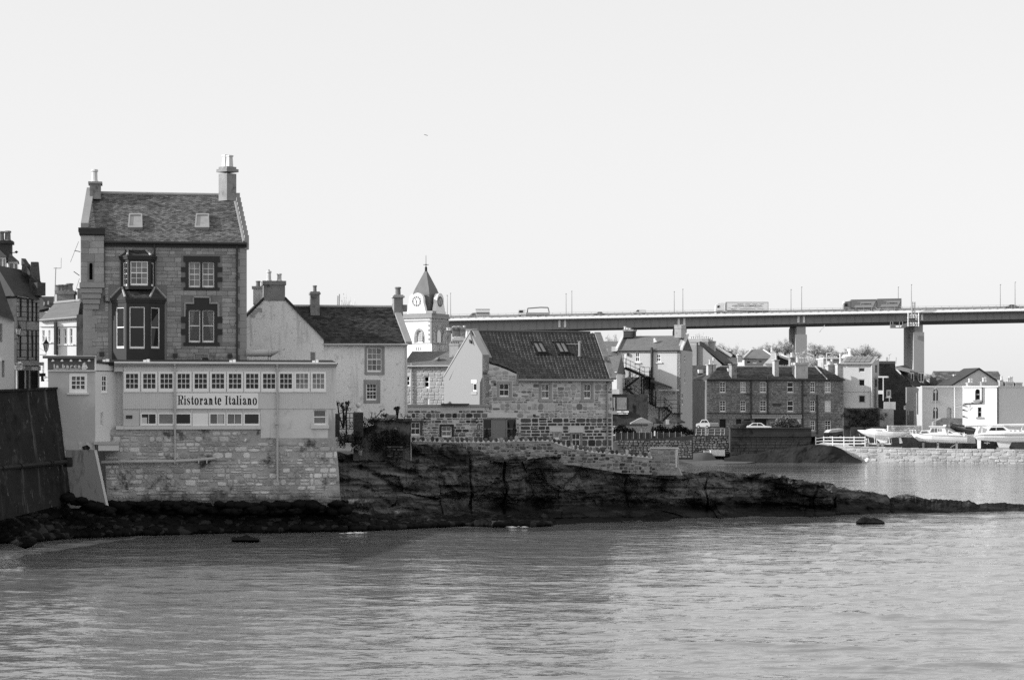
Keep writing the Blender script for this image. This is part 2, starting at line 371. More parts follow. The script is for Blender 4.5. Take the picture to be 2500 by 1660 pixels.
def lay_stones(parent, fc, cells, m, gap, proud, rnd=1., maxn=300, d=0., seed=1, name='stone', skip=0., m2=None, m2f=None, stuff=True):
    q = random.Random(seed); cells = [c for c in cells if q.random() >= skip]
    cells.sort(key=lambda c: -(c[1]-c[0])*(c[3]-c[2])); rest = {}
    for i, (u0, u1, z0, z1) in enumerate(cells):
        mm = m2 if (m2f and m2f(u0, z0)) else m
        g = gap*q.uniform(.7,1.5); w = u1-u0-g; h = z1-z0-g
        if w < .03 or h < .03: continue
        me = unit_stone(mm, q.randrange(10), rnd); c = fc.w((u0+u1)/2, (z0+z1)/2, d); sc = (w, proud*q.uniform(.6,1.4), h)
        if i < maxn:
            link(name, me, c, parent, (0, 0, fc.ar), sc)
        elif stuff:
            b = rest.setdefault(mm.name, (mm, MB()))[1]
            b.add([c+fc.t*(v.co.x*sc[0])-fc.n*(v.co.y*sc[1])+Vector((0,0,v.co.z*sc[2])) for v in me.vertices], [tuple(f.vertices) for f in me.polygons])
    for mm, b in rest.values(): tag(b.build('small_'+name+'s', mm, parent), kind='stuff')
def rpoly(r): return [(r[0],r[2]),(r[1],r[2]),(r[1],r[3]),(r[0],r[3])]
def arch(r, rise, n=6):
    u0, u1, z0, z1 = r; c = (u0+u1)/2; h = (u1-u0)/2
    return [(u0,z0),(u1,z0)]+[(c+h*cos(pi*i/n), z1-rise+rise*sin(pi*i/n)) for i in range(n+1)]
def wall(name, m, parent, fc, outline, depth, holes=(), rv=.14, d=0., back=True):
    """front skin with openings, their reveals, and a solid body of given depth"""
    hp = [rpoly(h) if isinstance(h[0], (int, float)) else list(h) for h in holes]
    loops = [[fc.w(u, z, d) for u, z in lp] for lp in [outline]+hp]
    b = MB(); b.add([p for l in loops for p in l], [tuple(t) for t in tessellate_polygon(loops)])
    back_d = -fc.n*depth; l0 = loops[0]; n = len(l0)
    b.add(l0+[p+back_d for p in l0], [(i,(i+1)%n,(i+1)%n+n,i+n) for i in range(n)])
    if back: b.add([p+back_d for p in l0], [tuple(t) for t in tessellate_polygon([l0])])
    for l in loops[1:]:
        k = len(l); b.add(l+[p-fc.n*rv for p in l], [(i,(i+1)%k,(i+1)%k+k,i+k) for i in range(k)])
    return b.build(name, m, parent)
def window(parent, fc, r, cols=2, rows=2, rv=.12, fr=.07, bar=.03, m=None, g='glass', panes=True, mid=True, sill=None, d=0., name='window', base=0., jit=.004, label=None, split=None):
    """sash window standing rv behind the wall face: frame and bars, with its panes as sub-parts"""
    u0, u1, z0, z1 = r; b = MB(); dd = d-rv; ft = .05
    for q in ((u0,u0+fr,z0,z1),(u1-fr,u1,z0,z1),(u0+fr,u1-fr,z1-fr,z1),(u0+fr,u1-fr,z0,z0+fr*(1.3+base))): b.fb(fc, q, dd-.03, dd+ft)
    iu0, iu1, iz0, iz1 = u0+fr, u1-fr, z0+fr*(1.3+base), z1-fr
    us = [iu0+(iu1-iu0)*i/cols for i in range(cols+1)]; zs = [iz0+(iz1-iz0)*i/rows for i in range(rows+1)]
    if split: zs = [iz0, iz0+(iz1-iz0)*split, iz1]
    for u in us[1:-1]: b.fb(fc, (u-bar/2,u+bar/2,iz0,iz1), dd-.02, dd+ft*.6)
    for i, z in enumerate(zs[1:-1]):
        k = bar*.5
        if mid and i+1 == len(zs)//2: k = bar*1.1
        b.fb(fc, (iu0,iu1,z-k,z+k), dd-.02, dd+ft*.7)
    if sill: b.fb(fc, (u0-sill,u1+sill,z0-sill*.9,z0+.004), dd-.02, d+sill*.8)
    w = b.build(name, m or M['whitetrim'], parent)
    if label: w['label'] = label
    gm = M[g]
    if panes:
        for i in range(cols):
            for j in range(len(zs)-1):
                c = fc.w((us[i]+us[i+1])/2, (zs[j]+zs[j+1])/2, dd)
                link('pane', unit_box(gm), c, w, (R.uniform(-jit,jit)*3, 0, fc.ar+R.uniform(-jit,jit)*3), (us[i+1]-us[i], .012, zs[j+1]-zs[j]))
    else:
        MB().fb(fc, (iu0,iu1,iz0,iz1), dd-.01, dd+.006).build('pane', gm, w)
    return w
def slate_field(name, m, parent, P0, U, V, W, L, cw, ch, keep=None, th=.03, jit=.15, seed=3, stuff=True):
    q = random.Random(seed); Nn = U.cross(V).normalized(); b = MB(); rows = int(L/ch)
    for j in range(rows+1):
        off = (j % 2)*.5*cw+q.uniform(-.1,.1)*cw; n = int(W/cw)+2
        for i in range(-1, n):
            s0 = max(0, i*cw+off); s1 = min(W, (i+1)*cw+off)
            if s1-s0 < cw*.2: continue
            if keep and not keep((s0+s1)/2, j*ch+ch/2): continue
            t0 = j*ch+q.uniform(-jit,jit)*ch*.4; t1 = min(L, (j+1)*ch+ch*.25); g = cw*.03; h = th*q.uniform(.6,1.5)
            a = P0+U*(s0+g)+V*t0; c = P0+U*(s1-g)+V*t0; e = P0+U*(s1-g)+V*t1; f = P0+U*(s0+g)+V*t1
            b.add([a+Nn*h, c+Nn*h, e+Nn*.002, f+Nn*.002, a, c], [(0,1,2,3),(4,5,1,0),(4,0,3),(5,2,1)])
    o = b.build(name, m, parent)
    if stuff: o['kind'] = 'stuff'
    return o
def line3(a, b, k): return Vector(a)+(Vector(b)-Vector(a))*k
def chimney(parent, fc, x0, y0, x1, y1, depth, m, capm=None, pots=(), d=0., cap=.10, potm='pot', name='chimney', taper=False):
    """stack with a projecting cap; pots are (px, top py, radius m)"""
    r = fc.rect(x0, y0, x1, y1, d); b = MB().fb(fc, (r[0],r[1],r[2],r[3]), d-depth, d)
    ch = b.build(name, m, parent)
    h = (r[1]-r[0])*.16
    c = MB().fb(fc, (r[0]-cap,r[1]+cap,r[3]-h*.2,r[3]+h), d-depth-cap, d+cap)
    if taper: c.fb(fc, (r[0]-cap*.2,r[1]+cap*.2,r[3]+h,r[3]+h*1.8), d-depth-cap*.2, d+cap*.2)
    c.build('chimney_cap', capm or m, ch)
    for i, (px, py, rad) in enumerate(pots):
        dd = d-depth/2; zt = fc.z(px, py, dd); zb = r[3]+h
        p = fc.w(fc.u(px, dd), zb, dd); H = zt-zb
        MB().lathe(p, [(rad*1.25,0),(rad*1.25,H*.12),(rad*.98,H*.16),(rad*.9,H*.8),(rad*1.18,H*.83),(rad*1.15,H*.93),(rad,H)], 9).build('chimney_pot', M[potm], ch)
    return ch
def text_mesh(s, bold=False):
    cu = bpy.data.curves.new('t', 'FONT'); cu.body = s; cu.fill_mode = 'FRONT'; cu.resolution_u = 3
    if bold: cu.offset = .02
    o = bpy.data.objects.new('t', cu); me = o.to_mesh(); vs = [Vector(v.co) for v in me.vertices]; fs = [tuple(p.vertices) for p in me.polygons]
    o.to_mesh_clear(); bpy.data.objects.remove(o); bpy.data.curves.remove(cu); return vs, fs
def lettering(parent, fc, s, x0, y0, x1, y1, m, d, bold=False, name='lettering'):
    vs, fs = text_mesh(s, bold); r = fc.rect(x0, y0, x1, y1, d)
    a0 = min(v.x for v in vs); a1 = max(v.x for v in vs); b0 = min(v.y for v in vs); b1 = max(v.y for v in vs)
    b = MB(); b.add([fc.w(r[0]+(v.x-a0)/(a1-a0)*(r[1]-r[0]), r[2]+(v.y-b0)/(b1-b0)*(r[3]-r[2]), d) for v in vs], fs)
    return b.build(name, m, parent)
def interp(tab, x):
    if x <= tab[0][0]: return tab[0][1]
    for (a, p), (b, q) in zip(tab[:-1], tab[1:]):
        if x <= b: return p+(q-p)*(x-a)/(b-a)
    return tab[-1][1]
def fbm(v, o=4):
    s = 0; a = .5
    for _ in range(o): s += a*noise.noise(v); v = v*2.03; a *= .5
    return s
# ================================================================ SETTING: water, ground, shore
def make_water():
    b = MB(); ny, nx = 420, 330; y0, y1 = 50.0, 330.0
    rows = [1/(1/y0+(1/y1-1/y0)*j/ny) for j in range(ny+1)]
    waves = [(7.5,.045,1.35),(4.2,.034,1.75),(2.6,.024,1.2),(1.7,.017,1.9),(1.05,.012,1.5)]
    q = random.Random(5); ph = [q.uniform(0,6) for _ in waves]; v = []
    for y in rows:
        for i in range(nx+1):
            x = (i/nx-.5)*2*(.30*y+6)
            z = 0.; g = .35+1.3*max(0, .5+.9*noise.noise(Vector((x*.03+3, y*.02, .7))))
            if y > 180: g *= max(.15, 1-(y-180)/70)
            fade = min(1, 90/y)
            for (wl, am, an), p in zip(waves, ph):
                k = 2*pi/wl; jj = noise.noise(Vector((x*.16/wl*3, y*.30/wl*3, wl)))
                sn = sin(k*(x*cos(an)+y*sin(an))+p+jj*4.5)
                if wl > 3: z += .40*am*g*sn
                else: z += 2.6*am*g*fade*max(0, .10+1.6*noise.noise(Vector((x*.42/wl, y*.75/wl, wl*7))))*((sn+1)*.5)**4
            z += .040*g*noise.noise(Vector((x*1.1, y*2.6, 2.)))+.02*noise.noise(Vector((x*.12, y*.25, 8.)))
            v.append((x, y, z))
    b.v = [Vector(p) for p in v]; n = nx+1
    b.f = [(j*n+i, j*n+i+1, (j+1)*n+i+1, (j+1)*n+i) for j in range(ny) for i in range(nx)]
    b.quad((-3000,-600,-.4),(3000,-600,-.4),(3000,4000,-.4),(-3000,4000,-.4))
    m = bpy.data.materials.new('sea_water'); m.use_nodes = True; t = m.node_tree; p = t.nodes['Principled BSDF']
    p.inputs['Base Color'].default_value = (.17,.17,.17,1); p.inputs['Roughness'].default_value = .06; p.inputs['IOR'].default_value = 1.40
    p.inputs['Specular IOR Level'].default_value = .5
    g = t.nodes.new('ShaderNodeNewGeometry'); h = None
    for sc, st, amt in (((.80,1.15,1),1.0,.105),((.30,.42,1),1.0,.14),((2.2,2.6,1),1.0,.034)):
        mp = t.nodes.new('ShaderNodeMapping'); mp.inputs['Scale'].default_value = sc; mp.inputs['Rotation'].default_value = (0,0,.12); t.links.new(g.outputs['Position'], mp.inputs[0])
        nz = t.nodes.new('ShaderNodeTexNoise'); nz.inputs['Scale'].default_value = st; nz.inputs['Detail'].default_value = 4; t.links.new(mp.outputs[0], nz.inputs[0])
        mu = t.nodes.new('ShaderNodeMath'); mu.operation = 'MULTIPLY'; mu.inputs[1].default_value = amt; t.links.new(nz.outputs[0], mu.inputs[0])
        if h is None: h = mu.outputs[0]
        else:
            ad = t.nodes.new('ShaderNodeMath'); t.links.new(h, ad.inputs[0]); t.links.new(mu.outputs[0], ad.inputs[1]); h = ad.outputs[0]
    bp = t.nodes.new('ShaderNodeBump'); bp.inputs['Distance'].default_value = 1.0; bp.inputs['Strength'].default_value = .55
    # the wind ruffles some patches of the firth more than others
    mp = t.nodes.new('ShaderNodeMapping'); mp.inputs['Scale'].default_value = (.035,.05,1); t.links.new(g.outputs['Position'], mp.inputs[0])
    nz = t.nodes.new('ShaderNodeTexNoise'); nz.inputs['Scale'].default_value = 1; nz.inputs['Detail'].default_value = 3; t.links.new(mp.outputs[0], nz.inputs[0])
    mr = t.nodes.new('ShaderNodeMapRange'); mr.inputs[1].default_value = .35; mr.inputs[2].default_value = .68; mr.inputs[3].default_value = .50; mr.inputs[4].default_value = 1.15
    t.links.new(nz.outputs[0], mr.inputs[0]); t.links.new(mr.outputs[0], bp.inputs['Strength'])
    t.links.new(h, bp.inputs['Height']); t.links.new(bp.outputs[0], p.inputs['Normal'])
    tag(b.build('water', m, None, True), kind='structure')
make_water()

def coast(x):                                         # distance at which the land begins, along the sight lines
    return interp([(-60,126),(-20,128.5),(-8,133),(4,141),(9,150),(12,200),(14,266),(26,279),(28,284),(60,286),(120,290)], x)
def make_ground():
    b = MB(); xs = [-400,-250,-150,-100,-70,-50,-40]+[-34+i*1.5 for i in range(62)]+[62,80,110,160,250,400]; n = len(xs)
    ys = [100,118,122]+[125+i*2.5 for i in range(72)]+[310,330,360,400,450,520,600,680,760,900,1300,2500]
    for y in ys:
        for x in xs:
            d = y-coast(x)
            z = interp([(-6,-1.2),(0,.1),(4,.8),(9,2.6),(14,3.6),(40,4.3),(150,6),(250,12),(420,20),(1200,30)], d)
            if x > 8 and 230 < y < 300: z = interp([(-5,-1),(0,-.1),(5,.55),(9,1.1),(14,2.3),(24,3.9)], d)
            if x > 24: z = interp([(-4,-1.5),(2,-1.2),(3,1.2),(18,1.5),(26,3.2),(60,4.2),(250,12),(420,20),(1200,30)], d)
            if y > 300 and x/y > .158: z = min(z, 5.5)
            if 2 < x < 13 and y < 231: z = min(z, 1.4)
            if -16 < x < 12 and y < 148: z = min(z, -1.)
            b.v.append(Vector((x, y, z+.25*noise.noise(Vector((x*.15,y*.15,4))))))
    b.f = [(j*n+i, j*n+i+1, (j+1)*n+i+1, (j+1)*n+i) for j in range(len(ys)-1) for i in range(n-1)]
    tag(b.build('ground', M['tarmac'], None, True), kind='structure')
make_ground()

def hsh(a, b): return noise.cell(Vector((a*1.37+.5, b*2.11+.5, 7.3)))
def strip(px0, px1, step, top, base, Yb, recess, back, rows, rockf, name, m, label=None, cat=None, zback=-1.2, nb=5, kind=None, jag=1.0):
    """a rock mass: front face between a base line and a top line, then back over the top and down behind"""
    b = MB(); cols = int((px1-px0)/step)+1; ring = rows+1+nb
    for i in range(cols):
        px = px0+(px1-px0)*i/(cols-1); pt = interp(top, px)+jag*(3.2*noise.noise(Vector((px*.045, 1, 0)))+2.6*noise.noise(Vector((px*.16, 5, 0)))-1.8*hsh(math.floor(px/23+2*noise.noise(Vector((px*.02,0,3)))), 8)); pb = interp(base, px); Y0 = interp(Yb, px)
        for j in range(rows+1):
            t = j/rows; py = pb+(pt-pb)*t; Y = Y0+recess(px, t)
            p = P(px, py, Y); dy = rockf(px, t, p); p2 = P(px, py, Y+dy)
            b.v.append(p2)
        top3 = b.v[-1].copy()
        for k in range(1, nb+1):
            f = k/nb; p = top3+Vector((0, back*f, 0))
            if k < nb: p.z += -.5*f*f+.30*noise.noise(p*.5)
            else: p.z = zback
            b.v.append(p)
    b.f = [(i*ring+j, (i+1)*ring+j, (i+1)*ring+j+1, i*ring+j+1) for i in range(cols-1) for j in range(ring-1)]
    b.f += [tuple(range(ring))[::-1], tuple(range((cols-1)*ring, cols*ring))]
    o = b.build(name, m, None)
    return tag(o, label, cat, kind=kind)

CR = [(1148,.4),(1232,.7),(1530,.3),(1727,.45),(1988,.4),(2041,.8)]
def cliff_f(px, t, p):
    q = Vector((p.x, p.y*.35, p.z))
    d = 2.6*fbm(Vector((p.x*.22, 1.7, p.z*.35)), 3)
    s = p.z*1.0+.12*p.x+.5*noise.noise(q*.25)          # tilted beds
    s2 = s*1.0+.9*noise.noise(Vector((p.x*.16, 4, p.z*.3))); li = math.floor(s2); fr = s2-li; xb = p.x*(.28+.25*hsh(li, 3))+9*hsh(li, 1)+.35*noise.noise(q*.6); bi = math.floor(xb); fx = xb-bi
    bl = .45+.55*min(1, max(0, (px-1000)/60))
    m1 = max(0, .5+1.6*noise.noise(q*.33)); d += bl*.85*hsh(li, bi)*min(1.3, m1)+bl*.16*m1*max(0, 1-min(fr, 1-fr)*7)+bl*.10*max(0, noise.noise(q*.5+Vector((9,0,0)))*3)*max(0, 1-min(fx, 1-fx)*10)
    d += .85*fbm(q*.7, 4)+.42*fbm(q*2.2, 4)+.12*fbm(Vector((q.x*2, 3, q.z*9)), 3)
    if px < 1060: d += .45*min(1, max(0, (1060-px)/60))*math.sin((p.z+.42*p.x)*2.6+2*noise.noise(q*.4))**8
    for c, dep in CR:
        w = 2.6+1.6*noise.noise(Vector((c*.1, p.z*1.5, 0))); x = (px-c-16*noise.noise(Vector((c, p.z*.8, 2))))/w
        d += dep*1.1*math.exp(-x*x)
    if True:                                           # the hollow under the overhang beside the pillar
        for c, w, dd in ((1318,26,1.4),(1300,34,1.8)):
            x = (px-c)/w; d += dd*math.exp(-x*x)*min(1, max(0, (1.05-t)*3))*.8
        x = (px-1258)/26; d -= 1.0*math.exp(-x**4)*min(1, max(0, t-.12)*5)
    if px > 1000:                                      # sea-worn notch along the foot
        nt = min(1, (px-1000)/90)*math.exp(-((t-.22)/.12)**2); d += nt*(1.1+.8*noise.noise(Vector((px*.012, 3, 1))))
    return d
topL = [(806,1098),(850,1112),(905,1100),(960,1085),(1003,1080),(1009,1086),(1040,1084),(1075,1092),(1082,1082),(1120,1088),(1160,1104),(1215,1116),(1236,1124),(1262,1116),(1284,1122),(1300,1118),(1352,1114),(1400,1117),(1460,1126),(1520,1142),(1560,1145),(1592,1143),(1632,1140),(1660,1148),(1700,1156),(1760,1151),(1800,1158),(1866,1156),(1905,1159),(1930,1168),(1965,1174),(2000,1178),(2035,1182),(2043,1192)]
baseL = [(806,1262),(880,1272),(1000,1275),(1100,1272),(1200,1268),(1400,1262),(1600,1262),(1800,1265),(1950,1263),(2043,1258)]
YbL = [(806,130.5),(900,131.5),(1000,133.5),(1100,136),(1250,138.5),(1400,140.5),(1600,143.5),(1800,145),(1950,145.5),(2043,146.5)]
def recL(px, t):
    k = interp([(806,9.0),(900,8.5),(1000,7.0),(1030,5.0),(1100,4.2),(1300,4.0),(1600,3.2),(1900,3.0),(2043,2.4)], px)
    m = min(1, max(0, (px-985)/70))                    # a smooth slab at the left, a steep face further right
    return k*((1-m)*t**.8+m*(min(1, t/.30)*.62+max(0, t-.30)/.70*.38))
strip(806, 2043, 1.5, topL, baseL, YbL, recL, 6.5, 84, cliff_f, 'rock_cliff', M['rock'],
      'long dark sandstone outcrop below the stone cottage, running out into the water', 'rock')
def tip_f(px, t, p): return .8*fbm(Vector((p.x*.5, 2, p.z)), 4)+.5*fbm(Vector((p.x*1.6, 5, p.z*2)), 3)
strip(2030, 2172, 2.0, [(2030,1196),(2050,1193),(2090,1197),(2130,1200),(2165,1207),(2172,1216)], [(2030,1258),(2100,1257),(2160,1253),(2172,1249)], [(2030,147.5),(2172,150)],
      lambda px, t: 2.4*t, 4, 22, tip_f, 'rock_ledge', M['rock'], 'low dark rock ledge next to the blunt end of the outcrop', 'rock')
strip(2166, 2560, 2.2, [(2166,1222),(2180,1214),(2215,1210),(2260,1218),(2320,1220),(2365,1222),(2385,1229),(2440,1226),(2500,1234),(2560,1243)], [(2166,1252),(2300,1251),(2420,1249),(2500,1247),(2560,1248)], [(2166,150.5),(2560,154)],
      lambda px, t: 2.2*t, 3.5, 16, tip_f, 'rock_reef', M['rock'], 'thin black reef tapering away at the right edge of the photo', 'rock')
strip(2092, 2160, 1.5, [(2092,1274),(2103,1268),(2110,1263),(2120,1267),(2140,1268),(2160,1273.5)], [(2092,1276),(2160,1276)], [(2092,136.5),(2160,137)],
      lambda px, t: .6*t, 1.2, 8, lambda px, t, p: .25*fbm(p*2, 3), 'sea_rock', M['weed'], 'small dark rock awash in front of the reef on the right', 'rock', nb=4)
strip(565, 632, 1.5, [(565,1314),(580,1309),(600,1304),(615,1310),(632,1316)], [(565,1318),(632,1318)], [(565,118.8),(632,118.9)],
      lambda px, t: .6*t, 1.2, 8, lambda px, t, p: .25*fbm(p*2, 3), 'sea_rock', M['weed'], 'small weedy rock awash just off the shore below the restaurant', 'rock', nb=4)

def make_shore():
    """the tidal platform of weed-covered ledges, then the loose stones on it"""
    b = MB(); pxs = [-120+i*3.2 for i in range(550)]; rows = 46
    front = [(-120,1330),(0,1326),(90,1322),(180,1312),(320,1308),(480,1303),(560,1300),(640,1300),(740,1298),(900,1296),(1000,1290),(1120,1283),(1240,1286),(1350,1284),(1360,1279),(1480,1274),(1640,1272)]
    back = [(-120,1284),(0,1266),(90,1238),(160,1214),(180,1205),(215,1225),(262,1236),(300,1228),(420,1232),(620,1236),(830,1238),(900,1262),(1000,1262),(1640,1258)]
    for px in pxs:
        f = interp(front, px); bk = interp(back, px); Y0 = F*(CH-.02)/(f-HY); Yk = interp([(-120,112),(0,117.5),(170,126.5),(262,127.5),(620,129.5),(830,131.5),(900,132.5),(1100,138),(1640,145)], px)
        for j in range(rows):
            t = j/(rows-1); py = f+(bk-f)*t; Y = Y0+(Yk-Y0)*t; p = P(px, py, Y)
            amp = min(1, t*5+.12)*(1 if px < 1000 else .8)
            st = noise.noise(Vector((p.x*.35, p.y*.8, 1))); p.z += amp*(.30*fbm(Vector((p.x*.8, p.y*1.4, 3)), 4)+.20*abs(noise.noise(Vector((p.x*2.2, p.y*2.8, 5))))+.25*st)
            b.v.append(p)
        e = b.v[-1].copy(); b.v.append(e+Vector((0, .8, -2.5)))
        b.v.insert(len(b.v)-rows-1, P(px, f, Y0)+Vector((0,-.6,-.6)))
    n = rows+2; b.f = [(i*n+j, (i+1)*n+j, (i+1)*n+j+1, i*n+j+1) for i in range(len(pxs)-1) for j in range(n-1)]
    tag(b.build('shore', M['weed'], None), kind='structure')
    # stones
    def blob(q):
        c = MB(); nz_ = q.uniform(0, 50); rings = []
        for k in range(5):
            a = -pi/2+pi*k/4; rings.append([Vector((cos(a)*cos(2*pi*i/7), cos(a)*sin(2*pi*i/7), sin(a)*.62))*(1+.45*noise.noise(Vector((cos(a)*cos(2*pi*i/7)*1.3+nz_, sin(2*pi*i/7)*1.3, sin(a)*1.3)))) for i in range(7)])
        c.loft(rings, False); return c
    q = random.Random(8); shapes = [blob(q) for _ in range(8)]; mats = ('weed','pebble')
    bs = {'weed': MB(), 'pebble': MB()}
    for i in range(2600):
        px = q.uniform(-60, 1340) if i % 3 else q.uniform(-60, 700); t = q.random()**1.3
        f = interp(front, px); bk = interp(back, px); py = f+(bk-f)*t*.8
        Y0 = F*(CH-.02)/(f-HY); Yk = interp([(-120,112),(0,117.5),(170,126.5),(620,129.5),(830,131.5),(1100,138),(1640,145)], px)
        p = P(px, py, Y0+(Yk-Y0)*t*.8); s = q.uniform(.10,.34)*(1.3 if q.random() < .12 else 1); sh = q.choice(shapes); a = q.uniform(0,6.3)
        k = 'pebble' if q.random() < .16 else 'weed'
        bs[k].add([p+Vector(((v.x*cos(a)-v.y*sin(a))*s*1.25, (v.x*sin(a)+v.y*cos(a))*s*1.1, v.z*s+.12)) for v in sh.v], sh.f)
    for i in range(260):                               # weedy boulders heaped along the foot of the restaurant wall
        px = q.uniform(262, 850); sh = q.choice(shapes); a = q.uniform(0,6.3); s = q.uniform(.10,.42); p = P(px, q.uniform(1229,1250), interp([(262,126.6),(850,130.2)], px)-q.uniform(0,1.4))
        bs['weed'].add([p+Vector(((v.x*cos(a)-v.y*sin(a))*s*1.25, (v.x*sin(a)+v.y*cos(a))*s, v.z*s)) for v in sh.v], sh.f)
    for i in range(70):                                # and round the foot of the buttress
        px = q.uniform(160, 275); sh = q.choice(shapes); s = q.uniform(.10,.36); p = P(px, interp([(160,1208),(200,1222),(275,1246)], px)+q.uniform(-2,14), q.uniform(122.6,124.0))
        bs['weed'].add([p+Vector((v.x*s*1.25, v.y*s, v.z*s)) for v in sh.v], sh.f)
    tag(bs['weed'].build('shore_stones', M['weed'], None, True), 'black weed-covered stones strewn along the shore', 'stones', kind='stuff')
    tag(bs['pebble'].build('shore_stones', M['pebble'], None, True), 'bare grey stones scattered among the black weed', 'stones', kind='stuff')
    # shingle under the sea wall
    c = MB(); q = random.Random(21)
    for i in range(900):
        px = q.uniform(60, 270); f = interp(front, px); bk = interp(back, px); t = q.uniform(.45, .99); py = f+(bk-f)*t
        Y0 = F*(CH-.02)/(f-HY); Yk = interp([(0,117.5),(170,126.5),(620,129.5)], px); p = P(px, py, Y0+(Yk-Y0)*t); s = q.uniform(.05,.16); sh = q.choice(shapes)
        c.add([p+Vector((v.x*s*1.3, v.y*s*1.2, v.z*s+.16)) for v in sh.v], sh.f)
    tag(c.build('shingle', M['pebble'], None, True), 'patch of grey shingle at the foot of the sea wall', 'shingle', kind='stuff')
    # big boulders
    for (px, py, s, lab) in ((842,1264,.5,'rounded boulder lying against the corner of the restaurant wall'),(868,1268,.5,'flatter boulder to the right of the rounded one by the restaurant wall'),
                             (292,1212,.95,'big dark weed-covered boulder beside the pale buttress'),(150,1268,.45,'lone grey boulder on the shingle under the sea wall'),(60,1322,.5,'grey boulder at the water edge near the left of the photo')):
        sh = shapes[int(px) % 8]; Y = F*(CH-.35)/(py+8-HY) if s < 1 else 126.9; p = P(px, py, Y); w = MB()
        w.add([p+Vector((v.x*s*1.25, v.y*s, v.z*s)) for v in sh.v], sh.f)
        o = w.build('boulder', M['rock'] if s < 1 else M['weed'], None, True); tag(o, lab, 'boulder')
    # foam where the swell breaks
    for x0, x1, y, lab in ((835,900,1302,'short streak of white foam off the shore below the garden'),(1225,1290,1288,'thin line of foam at the foot of the outcrop')):
        w = MB(); qq = random.Random(int(x0)); Y = F*CH/(y-HY)
        for i in range(20):
            xx = (x0+x1)/2+(x1-x0)*.25*qq.gauss(0,1); p = P(xx, y, Y); p.z = .045; p.y += qq.gauss(0,.5); r = qq.uniform(.03,.30); h = qq.uniform(.02,.07)
            w.add([p+Vector((-r,0,0)),p+Vector((0,-h,0)),p+Vector((r,0,0)),p+Vector((0,h,0)),p+Vector((0,0,.025))],[(0,1,4),(1,2,4),(2,3,4),(3,0,4)])
        tag(w.build('sea_foam', M['foam'], None, True), lab, 'foam', kind='stuff')
make_shore()

# ================================================================ SEA WALL on the left
def sea_wall():
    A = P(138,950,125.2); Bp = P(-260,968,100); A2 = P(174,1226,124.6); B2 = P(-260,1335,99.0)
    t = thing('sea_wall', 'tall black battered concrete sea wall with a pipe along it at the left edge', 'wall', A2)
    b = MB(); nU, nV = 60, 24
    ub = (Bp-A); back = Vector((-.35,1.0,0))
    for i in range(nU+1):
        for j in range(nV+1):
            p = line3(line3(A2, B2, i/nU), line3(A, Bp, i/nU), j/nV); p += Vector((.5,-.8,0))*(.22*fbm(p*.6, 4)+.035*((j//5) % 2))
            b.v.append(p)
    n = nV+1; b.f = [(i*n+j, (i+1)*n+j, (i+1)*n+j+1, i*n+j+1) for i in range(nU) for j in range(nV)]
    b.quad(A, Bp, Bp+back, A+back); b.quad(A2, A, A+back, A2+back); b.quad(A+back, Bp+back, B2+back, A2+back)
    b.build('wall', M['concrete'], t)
    c = MB(); up = Vector((0,0,.12))
    c.hexa([A+Vector((.1,-.12,0)),A+back,Bp+back,Bp+Vector((.1,-.12,0)),A+Vector((.1,-.12,0))+up,A+back+up,Bp+back+up,Bp+Vector((.1,-.12,0))+up]); c.build('coping', M['concrete'], t)
    pa = P(166,1127,123.6); pc = P(0,1143,114.0); dr = (pc-pa); pb = pa+dr*2
    pp = MB().tube([pa, pa+dr*.5, pb], .13, 8)
    for k in (.25,.28,.72,.98): pp.cyl(pa+dr*k-dr.normalized()*.06, pa+dr*k+dr.normalized()*.06, .18, None, 8)
    pp.lathe(pa+Vector((0,0,-.3)), [(.25,0),(.28,.2),(.25,.55)], 8)
    o = pp.build('outfall_pipe', M['iron'], None); tag(o, 'thick dark pipe running along the face of the sea wall', 'pipe')
sea_wall()
